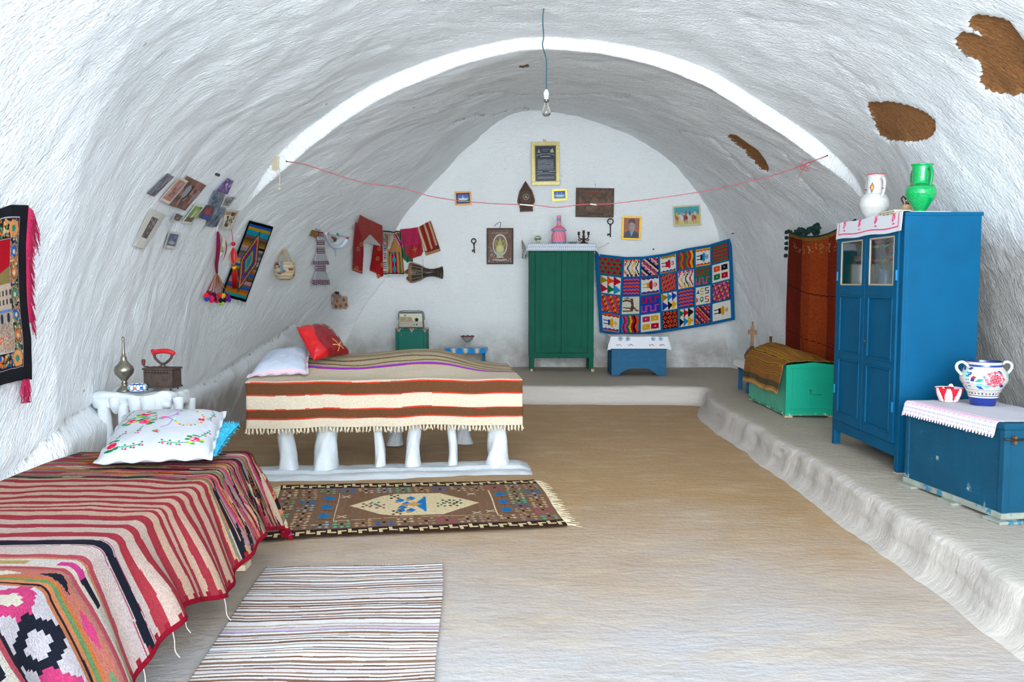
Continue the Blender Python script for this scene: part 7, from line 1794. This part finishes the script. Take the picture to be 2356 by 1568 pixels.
for q_ in (hl, hr): tube('nail', [q_-O_+Vector((0, -.02, 0)), q_-O_+Vector((0, .04, 0))], .006, M_NAIL, ln, 6)
hf, _ = hit(632, 362, .02); st_ = empty('fibre_strings', hf, 0, 'pale dried fibre strings hanging from a nail at the left foot of the arch', 'string')
M_FB = mat('dry_fibre', 'c9ba9c', .9)
tube('long_strand', [(.015, 0, 0), (.035, -.02, -.12), (.03, -.02, -.28)], .004, M_FB, st_, 5, sub=4)
for k in range(5): tube('short_strand', [(-.02+.012*k, 0, .02), (-.03+.01*k, -.01, -.05), (-.035+.012*k, -.01, -.11)], .005, M_FB, st_, 5, sub=3)
bm = bmesh.new(); bmesh.ops.create_icosphere(bm, subdivisions=2, radius=.014); obj_bm('strand_knot', bm, M_FB, st_, False, loc=(.03, -.02, -.285))
for x, y, lab in ((1688, 536, 'small rusty nail above the right corner of the patchwork kilim'), (1503, 573, 'stubby dark peg in the wall above the patchwork kilim'), (1399, 559, 'pale cloth-wrapped nail right of the green cabinet'), (496, 400, 'brown knot-like stub in the left wall above the snapshots'), (1250, 322, 'thin nail above the gold-framed calligraphy')):
    c, n = hit(x, y, 0); o = tube('nail', [c-n*.02, c+n*.035], .012 if 'peg' in lab or 'stub' in lab else .006, M_NAIL if 'pale' not in lab else mat('pale_cord', 'b8b4a4', .8), None, 8); setp(o, lab, 'nail')
c0 = hit(1399, 560, .03)[0]; o = tube('white_string', [c0, atY(1388, 566, c0.y-.1), atY(1374, 571, 12.1)], .0035, mat('pale_cord'), None, 5, sub=3); setp(o, 'pale string from the right cabinet corner to the wrapped nail', 'string')
c0 = hit(1201, 552, .02)[0]; db = empty('dried_sprig', c0, 0, 'dried straw sprig tied by the left top corner of the green cabinet', 'sprig')
for k in range(7): tube('straw', [(0, 0, 0), (random.uniform(-.01, .05), -.02, -.12), (random.uniform(-.03, .07), -.02, random.uniform(-.2, -.3))], .004, mat('straw_grey', '8a8472', .9), db, 5, sub=3)

# ---- hanging bulb
top = atY(1252, 4, 7.35); bot = atY(1257, 205, 7.35)
lb = empty('hanging_bulb', top, 0, 'clear light bulb in a white socket hanging from the ceiling on a dark cord', 'lamp')
e = bot-top
tube('flex_cord', [(0, 0, .25), (0, 0, 0), (-.012, 0, e.z*.2), (-.004, 0, e.z*.4), (-.014, 0, e.z*.5), (e.x*.5+.008, 0, e.z*.65), (e.x, 0, e.z*.85), (e.x, 0, e.z)], .0055, mat('blue_grey_cord', '2c5468', .6), lb, 6, sub=4)
lathe('socket', [(.001, .0), (.012, -.004), (.022, -.03), (.026, -.045), (.022, -.05), (.020, -.088), (.001, -.09)], mat('white_socket', 'e6e4e0', .3), lb, 20, loc=e)
lathe('screw_collar', [(.021, 0), (.021, -.02), (.018, -.022), (.001, -.022)], mat('grey_metal', '6a6c6a', .35, metal=.7), lb, 20, loc=e+Vector((0, 0, -.09)))
lathe('glass_bulb', [(.016, 0), (.018, -.02), (.034, -.055), (.042, -.08), (.038, -.105), (.022, -.12), (.001, -.124)], M_GLASS, lb, 28, loc=e+Vector((0, 0, -.112)))
tube('filament_stem', [e+Vector((0, 0, -.11)), e+Vector((0, 0, -.165))], [.005, .002], mat('filament', '9a8a6a', .4, metal=.5), lb, 6)
